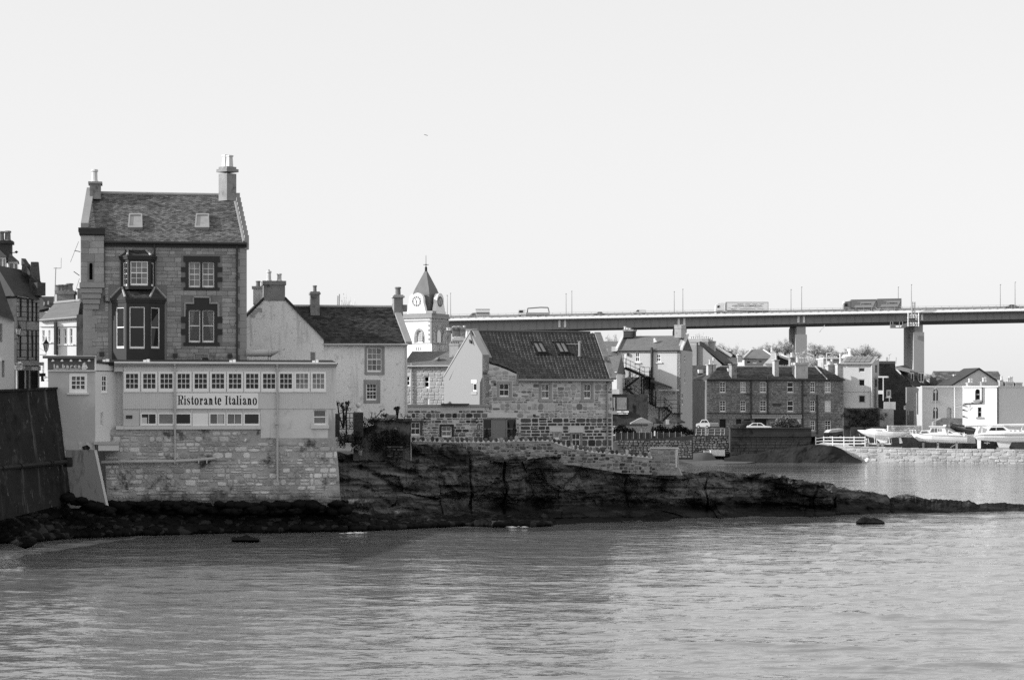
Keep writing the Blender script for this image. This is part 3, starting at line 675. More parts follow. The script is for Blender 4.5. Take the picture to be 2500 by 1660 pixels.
# ================================================================ THE TALL STONE HOUSE
def tall_house():
    fc = Fac(193, 131.5, 10); c = crop(150, 580, 500/2306); ca = crop(150, 360, 500/2306)
    t = thing('tall_house', 'tall dark sandstone house with crow-stepped gable and two bays above the restaurant', 'house', fc.pt(400, 885, -3.5))
    u0, u1 = fc.u(203), fc.u(602); ze = fc.z(400, 593); zb = 2.0
    r_up = [fc.rect(461,640,489,702), fc.rect(494,640,523,702)]; r_lo = [fc.rect(461,757,489,836), fc.rect(494,757,523,836)]
    bayU = fc.rect(300,640,374,699); bayL = fc.rect(283,740,392,876)
    slit = None
    wall('wall', M['mortar'], t, fc, [(u0,zb),(u1,zb),(u1,ze),(u0,ze)], .6, r_up+r_lo, .22)
    # body behind the front: side walls, back wall and gables; the right gable is skewed inwards
    D = 7.4; zr = fc.z(400, 476, -D/2)
    FL, FR = fc.w(u0,0,-.3), fc.w(u1,0,-.3); BL, BR = fc.w(u0+.2,0,-D), fc.w(u1-2.2,0,-D)
    RL, RR = fc.w(fc.u(222,-D/2),zr,-D/2), fc.w(fc.u(574,-D/2),zr,-D/2)
    def at(p, z): return Vector((p.x,p.y,z))
    b = MB(); b.quad(at(FL,zb),at(BL,zb),at(BL,ze),at(FL,ze)); b.quad(at(FR,zb),at(BR,zb),at(BR,ze),at(FR,ze)); b.quad(at(BL,zb),at(BR,zb),at(BR,ze),at(BL,ze))
    b.add([at(FL,ze),at(BL,ze),RL],[(0,1,2)]); b.add([at(FR,ze),at(BR,ze),RR],[(0,1,2)]); b.build('side_wall', M['quoin'], t)
    EL, ER = fc.w(u0,ze,.12), fc.w(u1-.05,ze,.12)
    rb = MB(); rb.quad(EL,ER,RR,RL); rb.quad(RL,RR,at(BR,ze),at(BL,ze)); roof = rb.build('roof', M['slate'], t)
    U = (ER-EL).normalized(); V = (RL-EL); V = (V-U*V.dot(U)); L = V.length; V.normalize(); W = (ER-EL).length
    lo = (RL-EL).dot(U); hi = (RR-EL).dot(U)
    sky_r = [(313,530,346,561),(476,530,509,561)]
    nrm = U.cross(V)
    def onroof(px, py):
        o = Vector((0,0,CH)); d = P(px,py,1)-o; k = (EL-o).dot(nrm)/d.dot(nrm); return o+d*k
    def st(px, py): p = onroof(px,py)-EL; return p.dot(U), p.dot(V)
    holes = []
    for x0,y0,x1,y1 in sky_r:
        a = st(x0,y1); bb = st(x1,y0); holes.append((a[0],bb[0],a[1],bb[1]))
    tu = fc.u(256)
    def keep(s, v):
        k = v/L
        if s < lo*k+.15 or s > W+(hi-W)*k-.22: return False
        if s+u0 < tu+.1 and v < .9: return False
        return not any(h[0] < s < h[1] and h[2] < v < h[3] for h in holes)
    slate_field('slates', M['slate'], roof, EL, U, V, W, L, .215, .125, keep, .03)
    for (x0,y0,x1,y1), lab in zip(sky_r, ('skylight in the left of the slate slope','skylight in the right of the slate slope')):
        q = [onroof(x0-6*0+2,y0-2),onroof(x1+1,y0-2),onroof(x1+2,y1+1),onroof(x0-1,y1+1)]
        w = MB(); up = nrm*.22
        cen = (q[0]+q[2])/2
        inn = [cen+(p-cen)*.80 for p in q]
        for i in range(4):
            j = (i+1)%4; w.hexa([q[i],q[j],inn[j],inn[i],q[i]+up,q[j]+up,inn[j]+up,inn[i]+up])
        wo = w.build('skylight', M['fascia'], t); wo['label'] = lab
        MB().add([p+nrm*.16 for p in inn],[(0,1,2,3)]).build('pane', M['glass3'], wo)
    # ridge, gutter, skews
    MB().tube([RL+Vector((0,0,.05)), RR+Vector((0,0,.05))], .11, 8).build('ridge_tile', M['lead'], t)
    MB().tube([fc.w(fc.u(252),ze-.02,.22), fc.w(u1,ze-.02,.22)], .10, 8).build('gutter', M['gutter'], t)
    MB().fb(fc, (fc.u(252),u1,ze-.25,ze-.08), -.1, .14).build('eaves_course', M['painted'], t)
    sk = MB(); a, e = RL+Vector((0,0,.1)), fc.w(u0+.1,ze+.9,-.5)
    for k in range(9):                                 # stones of the left skew
        p = line3(e, a, k/9); q2 = line3(e, a, (k+1)/9); s = MB()
        s.hexa([p+fc.t*-.25,p+fc.t*.2,q2+fc.t*.2,q2+fc.t*-.25]+[x+Vector((0,0,.28)) for x in (p+fc.t*-.25,p+fc.t*.2,q2+fc.t*.2,q2+fc.t*-.25)]); s.build('skew_stone', M['quoin'], t)
    e = ER+Vector((-.05,0,.05))
    n = 10
    for k in range(n):                                 # crow steps down the right gable
        p = line3(e, RR, k/n); q2 = line3(e, RR, (k+1)/n); s = MB(); zt = q2.z+.16; b0 = p+fc.t*-.02; b1 = p+fc.t*.24
        dv = Vector((q2.x-p.x, q2.y-p.y, 0))
        s.hexa([at(b0,p.z-.4),at(b1,p.z-.4),at(b1+dv,p.z-.4),at(b0+dv,p.z-.4),at(b0,zt),at(b1,zt),at(b1+dv,zt),at(b0+dv,zt)]); s.build('crow_step', M['quoin'], t)
    fl = MB(); fl.hexa([e-fc.t*.14,e+fc.t*-.03,RR-fc.t*.03,RR-fc.t*.14]+[x+nrm*.16 for x in (e-fc.t*.14,e+fc.t*-.03,RR-fc.t*.03,RR-fc.t*.14)]); fl.build('lead_flashing', M['lead'], roof)
    # chimneys
    chimney(t, fc, 219, 448, 246, 486, 1.3, M['chim'], M['quoin'], [(231,414,.19)], d=-2.9, cap=.09, potm='pot')
    cc = MB(); a0 = fc.rect(553,424,577,486,-2.6); cc.fb(fc, (a0[0]-.05,a0[1],a0[2],a0[3]), -4.0, -2.6); pz = a0[3]
    # the right stack stands square to its skewed gable, so its long pale side shows
    g2 = Fac(554, 134.0, 47); rr = g2.rect(554,424,577,490)
    cc = MB(); cc.fb(g2, (rr[0],rr[1],rr[2],rr[3]), -.80, 0); st_ = cc.build('chimney', M['chim'], t)
    k = MB(); k.fb(g2, (rr[0]-.1,rr[1]+.1,pz-.05,pz+.14), -.9, .1); k.fb(g2, (rr[0],rr[1],pz+.14,pz+.28), -.8, 0); k.build('chimney_cap', M['chim'], st_)
    for dd, nm in ((-.6,0),(-.2,1)):
        p = g2.w((rr[0]+rr[1])/2, pz+.28, dd); zt = g2.z(562,380,dd)
        pot = MB(); hh = .23
        pot.lathe(p, [(hh,0),(hh*.82,(zt-p.z)*.85),(hh*1.05,(zt-p.z)*.87),(hh*1.05,zt-p.z)], 4 if dd > -.5 else 4); pot.build('chimney_pot', M['pot'], st_)
    # corner turret, corbelled out
    tr = fc.rect(197,572,254,690,.35); tw = wall('turret', M['mortar'], t, fc, rpoly((fc.u(197,.35),fc.u(253,.35),fc.z(225,692,.35),fc.z(225,574,.35))), .9, [arch(fc.rect(218,642,226,683,.35), .12)], .3, d=.35)
    MB().pb(fc, 217,640,227,684, 0, .08).build('slit_window', M['dark'], tw)
    MB().cyl(fc.pt(219.5,587,.33), fc.pt(219.5,587,.40), .11, None, 12).build('stone_boss', M['quoin'], tw)
    k = MB(); k.pb(fc,193,565,256,572,-.7,.52); k.pb(fc,191,556,256,565,-.8,.46); k.pb(fc,195,572,255,575,-.7,.42); k.build('turret_cornice', M['painted'], tw)
    for i in range(5): MB().pb(fc, 194+i*2.6, 690+i*13.2, 252-i*.9*3+(3 if i == 0 else 0), 690+(i+1)*13.2-1.2, -.5, .42-i*.085).build('corbel_course', M['quoin'], tw)
    cells = coursing(tr[0], tr[1], tr[2], tr[3], (.34,.5), (.45,.85), [fc.rect(214,640,230,684,.35)], None, random.Random(2))
    lay_stones(t, fc, cells, M['ashlar'], .012, .012, .16, 60, .35, 2)
    # masonry of the front, laid round the openings
    mx = lambda *r: fc.rect(*r)
    hol = [mx(443,625,542,710), mx(443,722,542,846), mx(293,620,381,702), mx(265,696,407,890), fc.rect(193,560,256,760), mx(425,858,432,868), mx(558,862,566,872), mx(246,858,254,868)]
    cells = coursing(u0, fc.u(578), fc.z(400,884), ze-.3, (.19,.31), (.32,.80), hol, None, random.Random(4), .12)
    lay_stones(t, fc, cells, M['ashlar'], .016, .020, .26, 235, 0, 4)
    zz = fc.z(590,884); i = 0
    while zz < ze-.4:
        h = .42; uu = u1-(.62 if i % 2 else .42)
        MB().fb(fc, (uu,u1+.01,zz+.006,zz+h-.006), -.3, .03).build('quoin', M['quoin'], t); zz += h; i += 1
    zz = fc.z(215,884); i = 0
    while zz < fc.z(215,760):
        h = .46; MB().fb(fc, (u0-.01,u0+(.85 if i % 2 else .55),zz+.006,zz+h-.006), -.3, .03).build('quoin', M['quoin'], t); zz += h; i += 1
    # right-hand window surrounds, painted dark
    def surround(name, boxes, rs, cols, rows, curt):
        s = MB()
        for q in boxes: s.pb(fc, q[0],q[1],q[2],q[3], -.2, .05)
        so = s.build(name, M['painted'], t)
        for i, r in enumerate(rs):
            w = window(so, fc, r, cols, rows, .16, .055, .028, g='clear' if curt else 'glass2', panes=True, base=.8, name='window')
        return so
    surround('window_surround', [(448,625.5,537,640),(453,640,461,702),(489,640,494,702),(523,640,531,702),(442,652,453,664),(442,677,453,688),(531,652,543,664),(531,677,543,688),(448,702,536,708.5)], r_up, 2, 4, False)
    lo_s = surround('window_surround', [(475,727,511,741),(456,741,531,757),(453,757,461,836),(489,757,494,836),(523,757,531,836),(442,773,453,788),(442,803,453,817),(531,773,543,788),(531,803,543,817),(448,836,536,844)], r_lo, 1, 2, True)
    hd = MB()
    for q in ((449,739,453,773),(531,739,536,773),(449,738,474,742),(511,738,536,742),(470,724,474,739),(511,724,515,739),(470,723,515,727)): hd.pb(fc, *q, 0, .10)
    hd.build('hood_mould', M['quoin'], lo_s)
    for r, side in zip(r_lo, (0, 1)):                  # drawn curtains inside, and the dark room behind
        iu0, iu1 = r[0]+.06, r[1]-.06; cz = MB(); n = 10
        for zt in range(8):
            pass
        top, bot = r[3]-.08, r[2]+.10; rg = []
        for j in range(9):
            f = j/8; z = top+(bot-top)*f; wd = (iu1-iu0)*(.62-.46*f) if side else (iu1-iu0)*(.55-.5*f)
            rg.append([fc.w((iu1-wd*k/n) if side else (iu0+wd*k/n), z, -.30+.03*sin(k*2.2)) for k in range(n+1)])
        cz.loft(rg, False, False); cz.build('curtain', M['curtain'], lo_s)
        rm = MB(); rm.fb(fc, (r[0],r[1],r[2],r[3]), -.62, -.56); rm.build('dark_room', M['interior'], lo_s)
    # ------- canted bays
    def bay(x, y, zt_px, zb_px, dpt, wins, cols, rows, roof_top, roof_eave, corn, gl):
        xl, xa, xb, xr = x
        pl = [(fc.u(xl,0),0.),(fc.u(xa,dpt),dpt),(fc.u(xb,dpt),dpt),(fc.u(xr,0),0.)]
        bt = None; zt, zb_ = fc.z(335,y[0],dpt), fc.z(335,y[1],dpt); sides = []
        root = MB(); 
        pts = [fc.w(u,zt,d) for u,d in pl]
        root.prism([fc.w(u,zt,d-.02) for u,d in [(pl[0][0],-.1)]+pl+[(pl[3][0],-.1)]], (0,0,-.05))
        bo = root.build('bay', M['painted'], t)
        for i in range(3):
            (ua,da),(ub,db) = pl[i], pl[i+1]; pa, pb_ = fc.w(ua,0,da), fc.w(ub,0,db); dv = pb_-pa
            f2 = Fac(0,1,math.degrees(math.atan2(dv.y,dv.x))); f2.o = pa; ln = dv.length; a, bb, z0, z1 = wins[i]
            hole = (ln*a, ln*bb, z0, z1)
            wall('bay_wall', M['painted'], bo, f2, rpoly((0,ln,zb_,zt)), .12, [hole], .10)
            window(bo, f2, hole, cols[i], rows, .09, .055, .028, g=gl[i], base=.9, panes=True)
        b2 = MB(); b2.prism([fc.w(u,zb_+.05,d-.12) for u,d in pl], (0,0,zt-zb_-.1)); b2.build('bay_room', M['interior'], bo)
        # cornice
        cr = MB()
        for k, (e, y0, y1) in enumerate(corn):
            z0, z1 = fc.z(335,y1,dpt), fc.z(335,y0,dpt); ex = [(pl[0][0]-e,-.05),(pl[0][0]-e,.0),(pl[1][0]-e*.5,dpt+e),(pl[2][0]+e*.5,dpt+e),(pl[3][0]+e,.0),(pl[3][0]+e,-.05)]
            cr.prism([fc.w(u,z0,d) for u,d in ex], (0,0,z1-z0))
        cr.build('bay_cornice', M['painted'], bo)
        # little hipped roof with lead rolls
        (txa,txb,ty), (exl,exa,exb,exr,ey) = roof_top, roof_eave; e = .12
        T0, T1 = fc.pt(txa,ty,.05), fc.pt(txb,ty,.05)
        zE = fc.z(335,ey,dpt+e); E = [fc.w(pl[0][0]-e,zE,-.02), fc.w(pl[1][0]-e*.5,zE,dpt+e), fc.w(pl[2][0]+e*.5,zE,dpt+e), fc.w(pl[3][0]+e,zE,-.02)]
        rf = MB(); rf.add(E+[T0,T1], [(0,1,4),(1,2,5,4),(2,3,5)]); ro = rf.build('bay_roof', M['slate2'], bo)
        for a, bb in ((E[0],T0),(E[1],T0),(E[2],T1),(E[3],T1)):
            a2 = line3(a,bb,.05); MB().cyl(a2+Vector((0,0,.03)), line3(a,bb,.92)+Vector((0,0,.03)), .075, .06, 6).build('lead_roll', M['lead'], ro)
        if (E[2]-E[1]).length > 1.2:
            Un = (E[2]-E[1]).normalized(); Vn = ((T0+T1)/2-(E[1]+E[2])/2); Ln = Vn.length; Vn.normalize()
            slate_field('bay_slates', M['slate2'], ro, E[1], Un, Vn, (E[2]-E[1]).length, Ln, .24, .15, lambda s, v: True, .02)
        return bo
    z = lambda y: fc.z(335, y, .8)
    bay((295,313.5,367,379), (632,706), 0,0, .75, [(.28,.80,z(698),z(640)),(.09,.89,z(697),z(638)),(.2,.75,z(698),z(640))], (2,3,2), 4, (312,355,611), (290,313,360,380,625), ((.10,628,633),(.14,624,628)), ('glass2','glass2','glass2'))
    z = lambda y: fc.z(335, y, 1.0)
    bay((273,308.5,362.5,402), (736,884), 0,0, 1.0, [(.28,.84,z(850),z(750)),(.14,.83,z(851),z(749)),(.16,.70,z(850),z(750))], (1,1,1), 2, (297,379,700), (268,308,364,404,728), ((.06,733,738),(.11,728,733)), ('glass','glass','glass'))
    # downpipes, vents, old hopper head
    for x, y0, y1 in ((377.5,592,624),(578.5,592,880)):
        p = MB().tube([fc.pt(x,y0,.12), fc.pt(x,y1,.12)], .055, 8)
        for yy in range(int(y0)+30, int(y1), 55): p.pb(fc, x-3.4, yy-2, x+3.4, yy+2, .0, .15)
        p.build('downpipe', M['gutter'], t)
    MB().tube([fc.pt(255,722,.1), fc.pt(255,737,.1), fc.pt(268,737,.1)], .05, 6).build('downpipe', M['gutter'], t)
    for x, y in ((248,864),(428,868),(561,869)): MB().pb(fc, x-5.5, y-5, x+5.5, y+4, 0, .22).build('vent_box', M['gutter'], t)
    s = MB()
    for q in ((473,862,476,878),(507,862,511,878),(473,862,511,865)): s.pb(fc, *q, 0, .06)
    s.build('blocked_opening', M['quoin'], t)
    MB().lathe(fc.pt(501,884,.5), [(.05,0),(.18,.05),(.20,.24),(.12,.28)], 8).build('fan_cowl', M['gutter'], t)
    return fc
HOUSE = tall_house()

# ================================================================ THE RESTAURANT BELOW IT
RS = Fac(285, 127.0, 10)
GL = {}
def serif_sign(parent, fc, d, m):
    """heavy clarendon letters drawn with a broad pen: thick stems, thin hairlines, slab serifs"""
    x0p, s = 425.0, 215/2362.0; BL_, XH, CAP = 418.0, 240.0, 168.0; AX, AY = 19.0, 7.5
    b = MB()
    def pt(p): return fc.pt(x0p+p[0]*s, 950+p[1]*s, d)
    def rb(pts, ax=AX, ay=AY):
        L, Rr = [], []
        for i, p in enumerate(pts):
            a = pts[max(0,i-1)]; c = pts[min(len(pts)-1,i+1)]; dx, dy = c[0]-a[0], c[1]-a[1]; n = math.hypot(dx,dy) or 1
            nx, ny = -dy/n, dx/n; k = p[2] if len(p) > 2 else 1
            L.append((p[0]+nx*ax*k, p[1]+ny*ay*k)); Rr.append((p[0]-nx*ax*k, p[1]-ny*ay*k))
        vs = [pt(q) for q in L]+[pt(q) for q in Rr]; n = len(L)
        b.add(vs, [(i,i+1,i+1+n,i+n) for i in range(n-1)])
    def rc(x0,y0,x1,y1): b.add([pt((x0,y0)),pt((x1,y0)),pt((x1,y1)),pt((x0,y1))],[(0,1,2,3)])
    def el(cx, cy, rx, ry, a0, a1, n=18): return [(cx+rx*cos(radians(a0+(a1-a0)*i/n)), cy-ry*sin(radians(a0+(a1-a0)*i/n))) for i in range(n+1)]
    def disc(cx, cy, rx, ry): b.add([pt((cx+rx*cos(2*pi*i/12), cy+ry*sin(2*pi*i/12))) for i in range(12)], [tuple(range(12))])
    def stem(x, y0, y1): rc(x-AX, y0, x+AX, y1)
    def serif(x, y, w=34): rc(x-w, y-7, x+w, y+7)
    def o(x0,x1): rb(el((x0+x1)/2,(XH+BL_)/2,(x1-x0)/2-AX,(BL_-XH)/2+2,0,360,30))
    def e(x0,x1):
        cx,cy,rx,ry = (x0+x1)/2,(XH+BL_)/2,(x1-x0)/2-AX,(BL_-XH)/2+2
        rb([(cx+rx,cy-4)]+el(cx,cy,rx,ry,8,320,30)); rc(x0+AX,cy-10,x1-AX*.4,cy+3)
    def i(x0,x1):
        m_ = (x0+x1)/2; stem(m_+1,XH+4,BL_); serif(m_,BL_-6); rc(m_-34,XH+2,m_+2,XH+16); disc(m_-2,192,17,23)
    def l(x0,x1):
        m_ = (x0+x1)/2; stem(m_,CAP+8,BL_); serif(m_,BL_-6); rc(m_-34,CAP+6,m_+2,CAP+20)
    def tt(x0,x1):
        m_ = x0+34; rb([(m_+6,CAP+12,.35),(m_+2,XH-16,.8),(m_,XH+10),(m_,BL_-40),(m_+10,BL_-10,.8),(m_+24,BL_-4,.7),(x1-6,BL_-22,.4),(x1-2,BL_-56,.4)]); rc(x0,XH+6,x1-2,XH+20)
    def n(x0,x1):
        a = x0+40; c = x1-40; stem(a,XH+4,BL_); serif(a,BL_-6,40); rc(a-40,XH+2,a,XH+16); serif(c,BL_-6,40)
        rb([(a+6,XH+70,.5),(a+22,XH+28,.7),((a+c)/2+6,XH+6,1),(c-8,XH+22,1),(c,XH+60),(c,BL_)])
    def r(x0,x1):
        a = x0+36; stem(a,XH+4,BL_); serif(a,BL_-6,38); rc(a-38,XH+2,a,XH+16); rb([(a+8,XH+70,.4),(a+24,XH+26,.6),(x1-26,XH+4,1.1),(x1-14,XH+26,.8)]); disc(x1-18,XH+46,15,22)
    def a(x0,x1):
        c = x1-42; rb([(x0+26,XH+44,.7),(x0+34,XH+12,.8),((x0+c)/2+4,XH+0,1.1),(c-6,XH+16,.9),(c,XH+52),(c,BL_-44),(c+8,BL_-8,.8),(c+22,BL_-4,.6),(x1-4,BL_-22,.4),(x1-2,BL_-50,.35)])
        disc(x0+24,XH+56,17,20); rb([(c,XH+86,.5),(x0+44,XH+108,.8),(x0+20,BL_-46,1),(x0+32,BL_-10,.9),(x0+52,BL_-2,1.1),(c-14,BL_-22,.7),(c,BL_-60,.5)])
    def ss(x0,x1):
        cx = (x0+x1)/2; rb([(x1-14,XH+52,.35),(x1-18,XH+20,.6),(cx,XH+2,1.1),(x0+20,XH+26,.9),(x0+24,XH+58,.9),(cx,XH+84,1.8),(x1-20,BL_-62,.9),(x1-20,BL_-26,.9),(cx,BL_-2,1.1),(x0+16,BL_-22,.6),(x0+8,BL_-62,.35)])
    def I(x0,x1):
        m_ = (x0+x1)/2; stem(m_,CAP+8,BL_); serif(m_,BL_-7,40); serif(m_,CAP+15,40)
    def Rl(x0,x1):
        a_ = x0+50; stem(a_,CAP,BL_); serif(a_-4,BL_-7,44); rc(x0,CAP-4,a_+40,CAP+10); m_ = CAP+58
        rb([(a_,CAP+3)]+el(x1-60,m_,44,58,90,-90,14)+[(a_,m_+58)])
        rb([(a_+50,m_+60,.7),(x1-54,m_+86,1),(x1-48,BL_-40,1),(x1-36,BL_-6,.8),(x1-20,BL_-6,.6),(x1-4,BL_-30,.4),(x1-2,BL_-62,.4)])
    for f, x0, x1 in ((Rl,85,245),(i,262,325),(ss,340,435),(tt,455,525),(o,545,662),(r,680,778),(a,795,910),(n,922,1050),(tt,1078,1145),(e,1165,1270),(I,1365,1445),(tt,1460,1530),(a,1548,1665),(l,1672,1735),(i,1748,1815),(a,1832,1950),(n,1958,2090),(o,2105,2225)): f(x0,x1)
    b.build('lettering', m, parent)
def restaurant():
    fc = RS
    t = thing('restaurant', 'long grey boarded restaurant with a row of white windows on a rough sea wall', 'restaurant', fc.pt(550, 1236, -2))
    wx = [(304,340.5),(346,383),(388,424.5),(430,466.5),(471.5,508.5),(513.5,550.5),(555,592.5),(597,634),(638.5,675),(680,716),(719,755),(759.5,794.5)]
    lowx = [(344,382),(386.5,424),(428.5,466.5),None,(511.5,549.5),(554,591),(595.5,633.5)]
    up = [fc.rect(a,909,b,956) for a, b in wx]
    z998 = fc.z(550,998); z890 = fc.z(550,888)
    # boarded upper storey
    uL, uR = fc.u(300), fc.u(821.5)
    wall('boarded_wall', M['clad'], t, fc, rpoly((uL,uR,z998,z890)), 2.2, up, .10)
    n = int((uR-uL)/.115); bd = MB()
    for i in range(n):                                 # the thin cover strips of the boarding
        u = uL+(i+.5)*.115; z = [z998+.01]; segs = [(z998+.02, z890-.12)]
        for r in up:
            if r[0]-.04 < u < r[1]+.04: segs = [(z998+.02, r[2]-.06),(r[3]+.05, z890-.12)]
        for a, b in segs: bd.fb(fc, (u-.012,u+.012,a,b), 0, .012)
    tag(bd.build('cover_strips', M['clad'], t), kind='stuff')
    for i, r in enumerate(up): window(t, fc, (r[0]-.03,r[1]+.03,r[2]-.02,r[3]+.03), 3, 3, -.03, .115, .032, g='glass' if i < 9 else ('glass2' if i > 9 else 'glass'), base=.5, mid=False, sill=.035, jit=.006)
    # recess at the left end
    MB().pb(fc,284,905,300,1046,-2.0,-.55).build('recess_wall', M['clad2'], t)
    MB().pb(fc,279,893,302,907,-2.0,.0).build('recess_head', M['clad2'], t)
    # fascia, gutter, flat roof
    MB().pb(fc,279,888,823,894,-.1,.16).build('fascia', M['fascia'], t)
    MB().tube([fc.pt(279,886,.22), fc.pt(823,888,.22)], .075, 8).build('gutter', M['pipe'], t)
    zr = fc.z(550,885); rf = MB()
    rf.add([fc.w(fc.u(236),zr,.1),fc.w(fc.u(824),zr-.02,.24),fc.w(fc.u(824)+.1,zr+.25,-4.6),fc.w(fc.u(236),zr+.25,-4.6)]+[fc.w(fc.u(236),zr-.2,.1),fc.w(fc.u(824),zr-.10,.24),fc.w(fc.u(824)+.1,zr-.2,-4.6),fc.w(fc.u(236),zr-.2,-4.6)],[(0,1,2,3),(4,5,6,7),(0,1,5,4),(1,2,6,5),(2,3,7,6),(3,0,4,7)])
    rf.build('flat_roof', M['flatroof'], t)
    for x in (258,567,769,357):
        g = MB(); q = random.Random(x); p = fc.w(fc.u(x), zr+.02, .05)
        for k in range(2): g.box(p.x-.16+k*.2, p.x+.0+k*.2, p.y-.1, p.y+.12, p.z, p.z+.12+.04*k)
        g.build('roof_light_bracket', M['white'], t)
    # lower storey in panels
    zl = fc.z(550,1048); uP = fc.u(636.5); holes = [fc.rect(a[0],1009,a[1],1038) for a in lowx if a]
    wall('panel_wall', M['clad2'], t, fc, rpoly((fc.u(300),uP,zl,z998)), 2.0, holes, .12, d=-.06)
    for k, r in enumerate(holes):
        window(t, fc, (r[0]-.02,r[1]+.02,r[2]-.02,r[3]+.02), 2 if k in (0,3,4) else 1, 1, -.0, .07, .03, g='glass' if k in (0,2,5) else 'glass2', base=.4, mid=False, d=-.04, panes=True)
    MB().pb(fc,346,1019,359,1037,-.06,-.02).build('paper_notice', M['blind'], t)
    MB().pb(fc,531,1011,545,1036,-.06,-.018).build('blind', M['curtain'], t)
    MB().pb(fc,470,1009,508,1040,-.06,.0).build('blanked_window', M['white'], t)
    for x in (343,384,426.5,468,510,552,593.5): MB().pb(fc,x-1.3,998.5,x+1.3,1040,-.06,-.01).build('post', M['clad'], t)
    dr = MB().pb(fc,302,1006,339,1039,-.06,.0).build('access_panel', M['clad2'], t); MB().pb(fc,307.5,1013.5,323,1021.5,0,.04).build('vent_grille', M['gutter'], dr)
    MB().pb(fc,283,1039.5,637,1048,-.5,.10).build('sill_beam', M['clad'], t)
    # rendered wall at the right
    hr = fc.rect(765,1000,797,1037)
    wall('rendered_wall', M['rendered'], t, fc, rpoly((uP,fc.u(818.5),fc.z(700,1070),z998)), 2.0, [hr], .16, d=-.04)
    window(t, fc, hr, 1, 2, .14, .06, .03, g='glass2', d=-.04, base=.3, mid=True)
    MB().pb(fc,759.5,1038,803.5,1046,-.1,.10).build('stone_sill', M['sill'], t)
    # the rough sea-facing wall
    base = [(257,1130),(257,1050),(283,1048),(636,1048),(636,1069),(819,1069),(822,1090),(828,1160),(832,1242),(262,1242)]
    pl = [fc.uz(x,y) for x,y in base]
    wall('stone_wall', M['rubblemortar'], t, fc, pl, 3.0, (), .1, d=-.02)
    q = random.Random(9)
    cells = coursing(fc.u(256), fc.u(834), fc.z(550,1242), fc.z(550,1047), (.17,.42), (.20,.80), [], pl, q, .42)
    lay_stones(t, fc, cells, M['rubble'], .045, .04, .95, 300, -.02, 9, skip=.10)
    # pipes
    pp = MB().tube([fc.pt(427,889,.26), fc.pt(427,893,.14), fc.pt(427,1122,.14)], .062, 8)
    for y in (905,962,1000,1036,1075,1105): pp.pb(fc,424.2,y-1.6,429.8,y+1.6,0,.16)
    pp.build('downpipe', M['pipe'], t)
    pp = MB().tube([fc.pt(677,889,.26), fc.pt(677,895,.14), fc.pt(677,1175,.14)], .066, 8); pp.pb(fc,671,1031,681.5,1036,0,.24)
    for y in (903,965,1007,1075,1120): pp.pb(fc,674,y-1.6,680,y+1.6,0,.16)
    pp.build('downpipe', M['pipe'], t)
    pp = MB().tube([fc.pt(246,1128,.25), fc.pt(300,1127,.2), fc.pt(420,1126,.2), fc.pt(470,1123.5,.2), fc.pt(526,1119,.2)], .095, 10)
    for x in (290,427,485,505): pp.pb(fc,x-1.5,1120,x+1.5,1131,0,.3)
    pp.build('soil_pipe', M['pipe'], t)
    # sign: hangs on the boards, a thing of its own
    s = MB().pb(fc,430.5,959.5,630.5,997.5,.02,.06).build('restaurant_sign', M['signboard'], None)
    tag(s, 'long pale sign board reading Ristorante Italiano in dark serif letters', 'sign'); serif_sign(s, fc, .064, M['ink'])
    d = MB(); D0 = Fac(560,133.0,8)
    d.cyl(D0.pt(601,862), D0.pt(660,862), .215, None, 14)
    a = D0.pt(660,862); n_ = 14; ax = D0.t; r = .215
    ra = [a+Vector((0,0,r*cos(2*pi*i/n_)))+D0.n*(r*sin(2*pi*i/n_)) for i in range(n_)]
    rb = [p+ax*(.42+.36*(cos(2*pi*i/n_))) for i, p in enumerate(ra)]; d.loft([ra,rb])
    for x in (655,660): d.cyl(D0.pt(x,884), D0.pt(x,868), .03)
    d.cyl(D0.pt(656.5,862), D0.pt(661.5,862), .235, None, 14)
    tag(d.build('ventilation_duct', M['pipe'], None, True), 'fat round metal duct with a slanted mouth on the flat roof beside the tall house', 'duct')
restaurant()

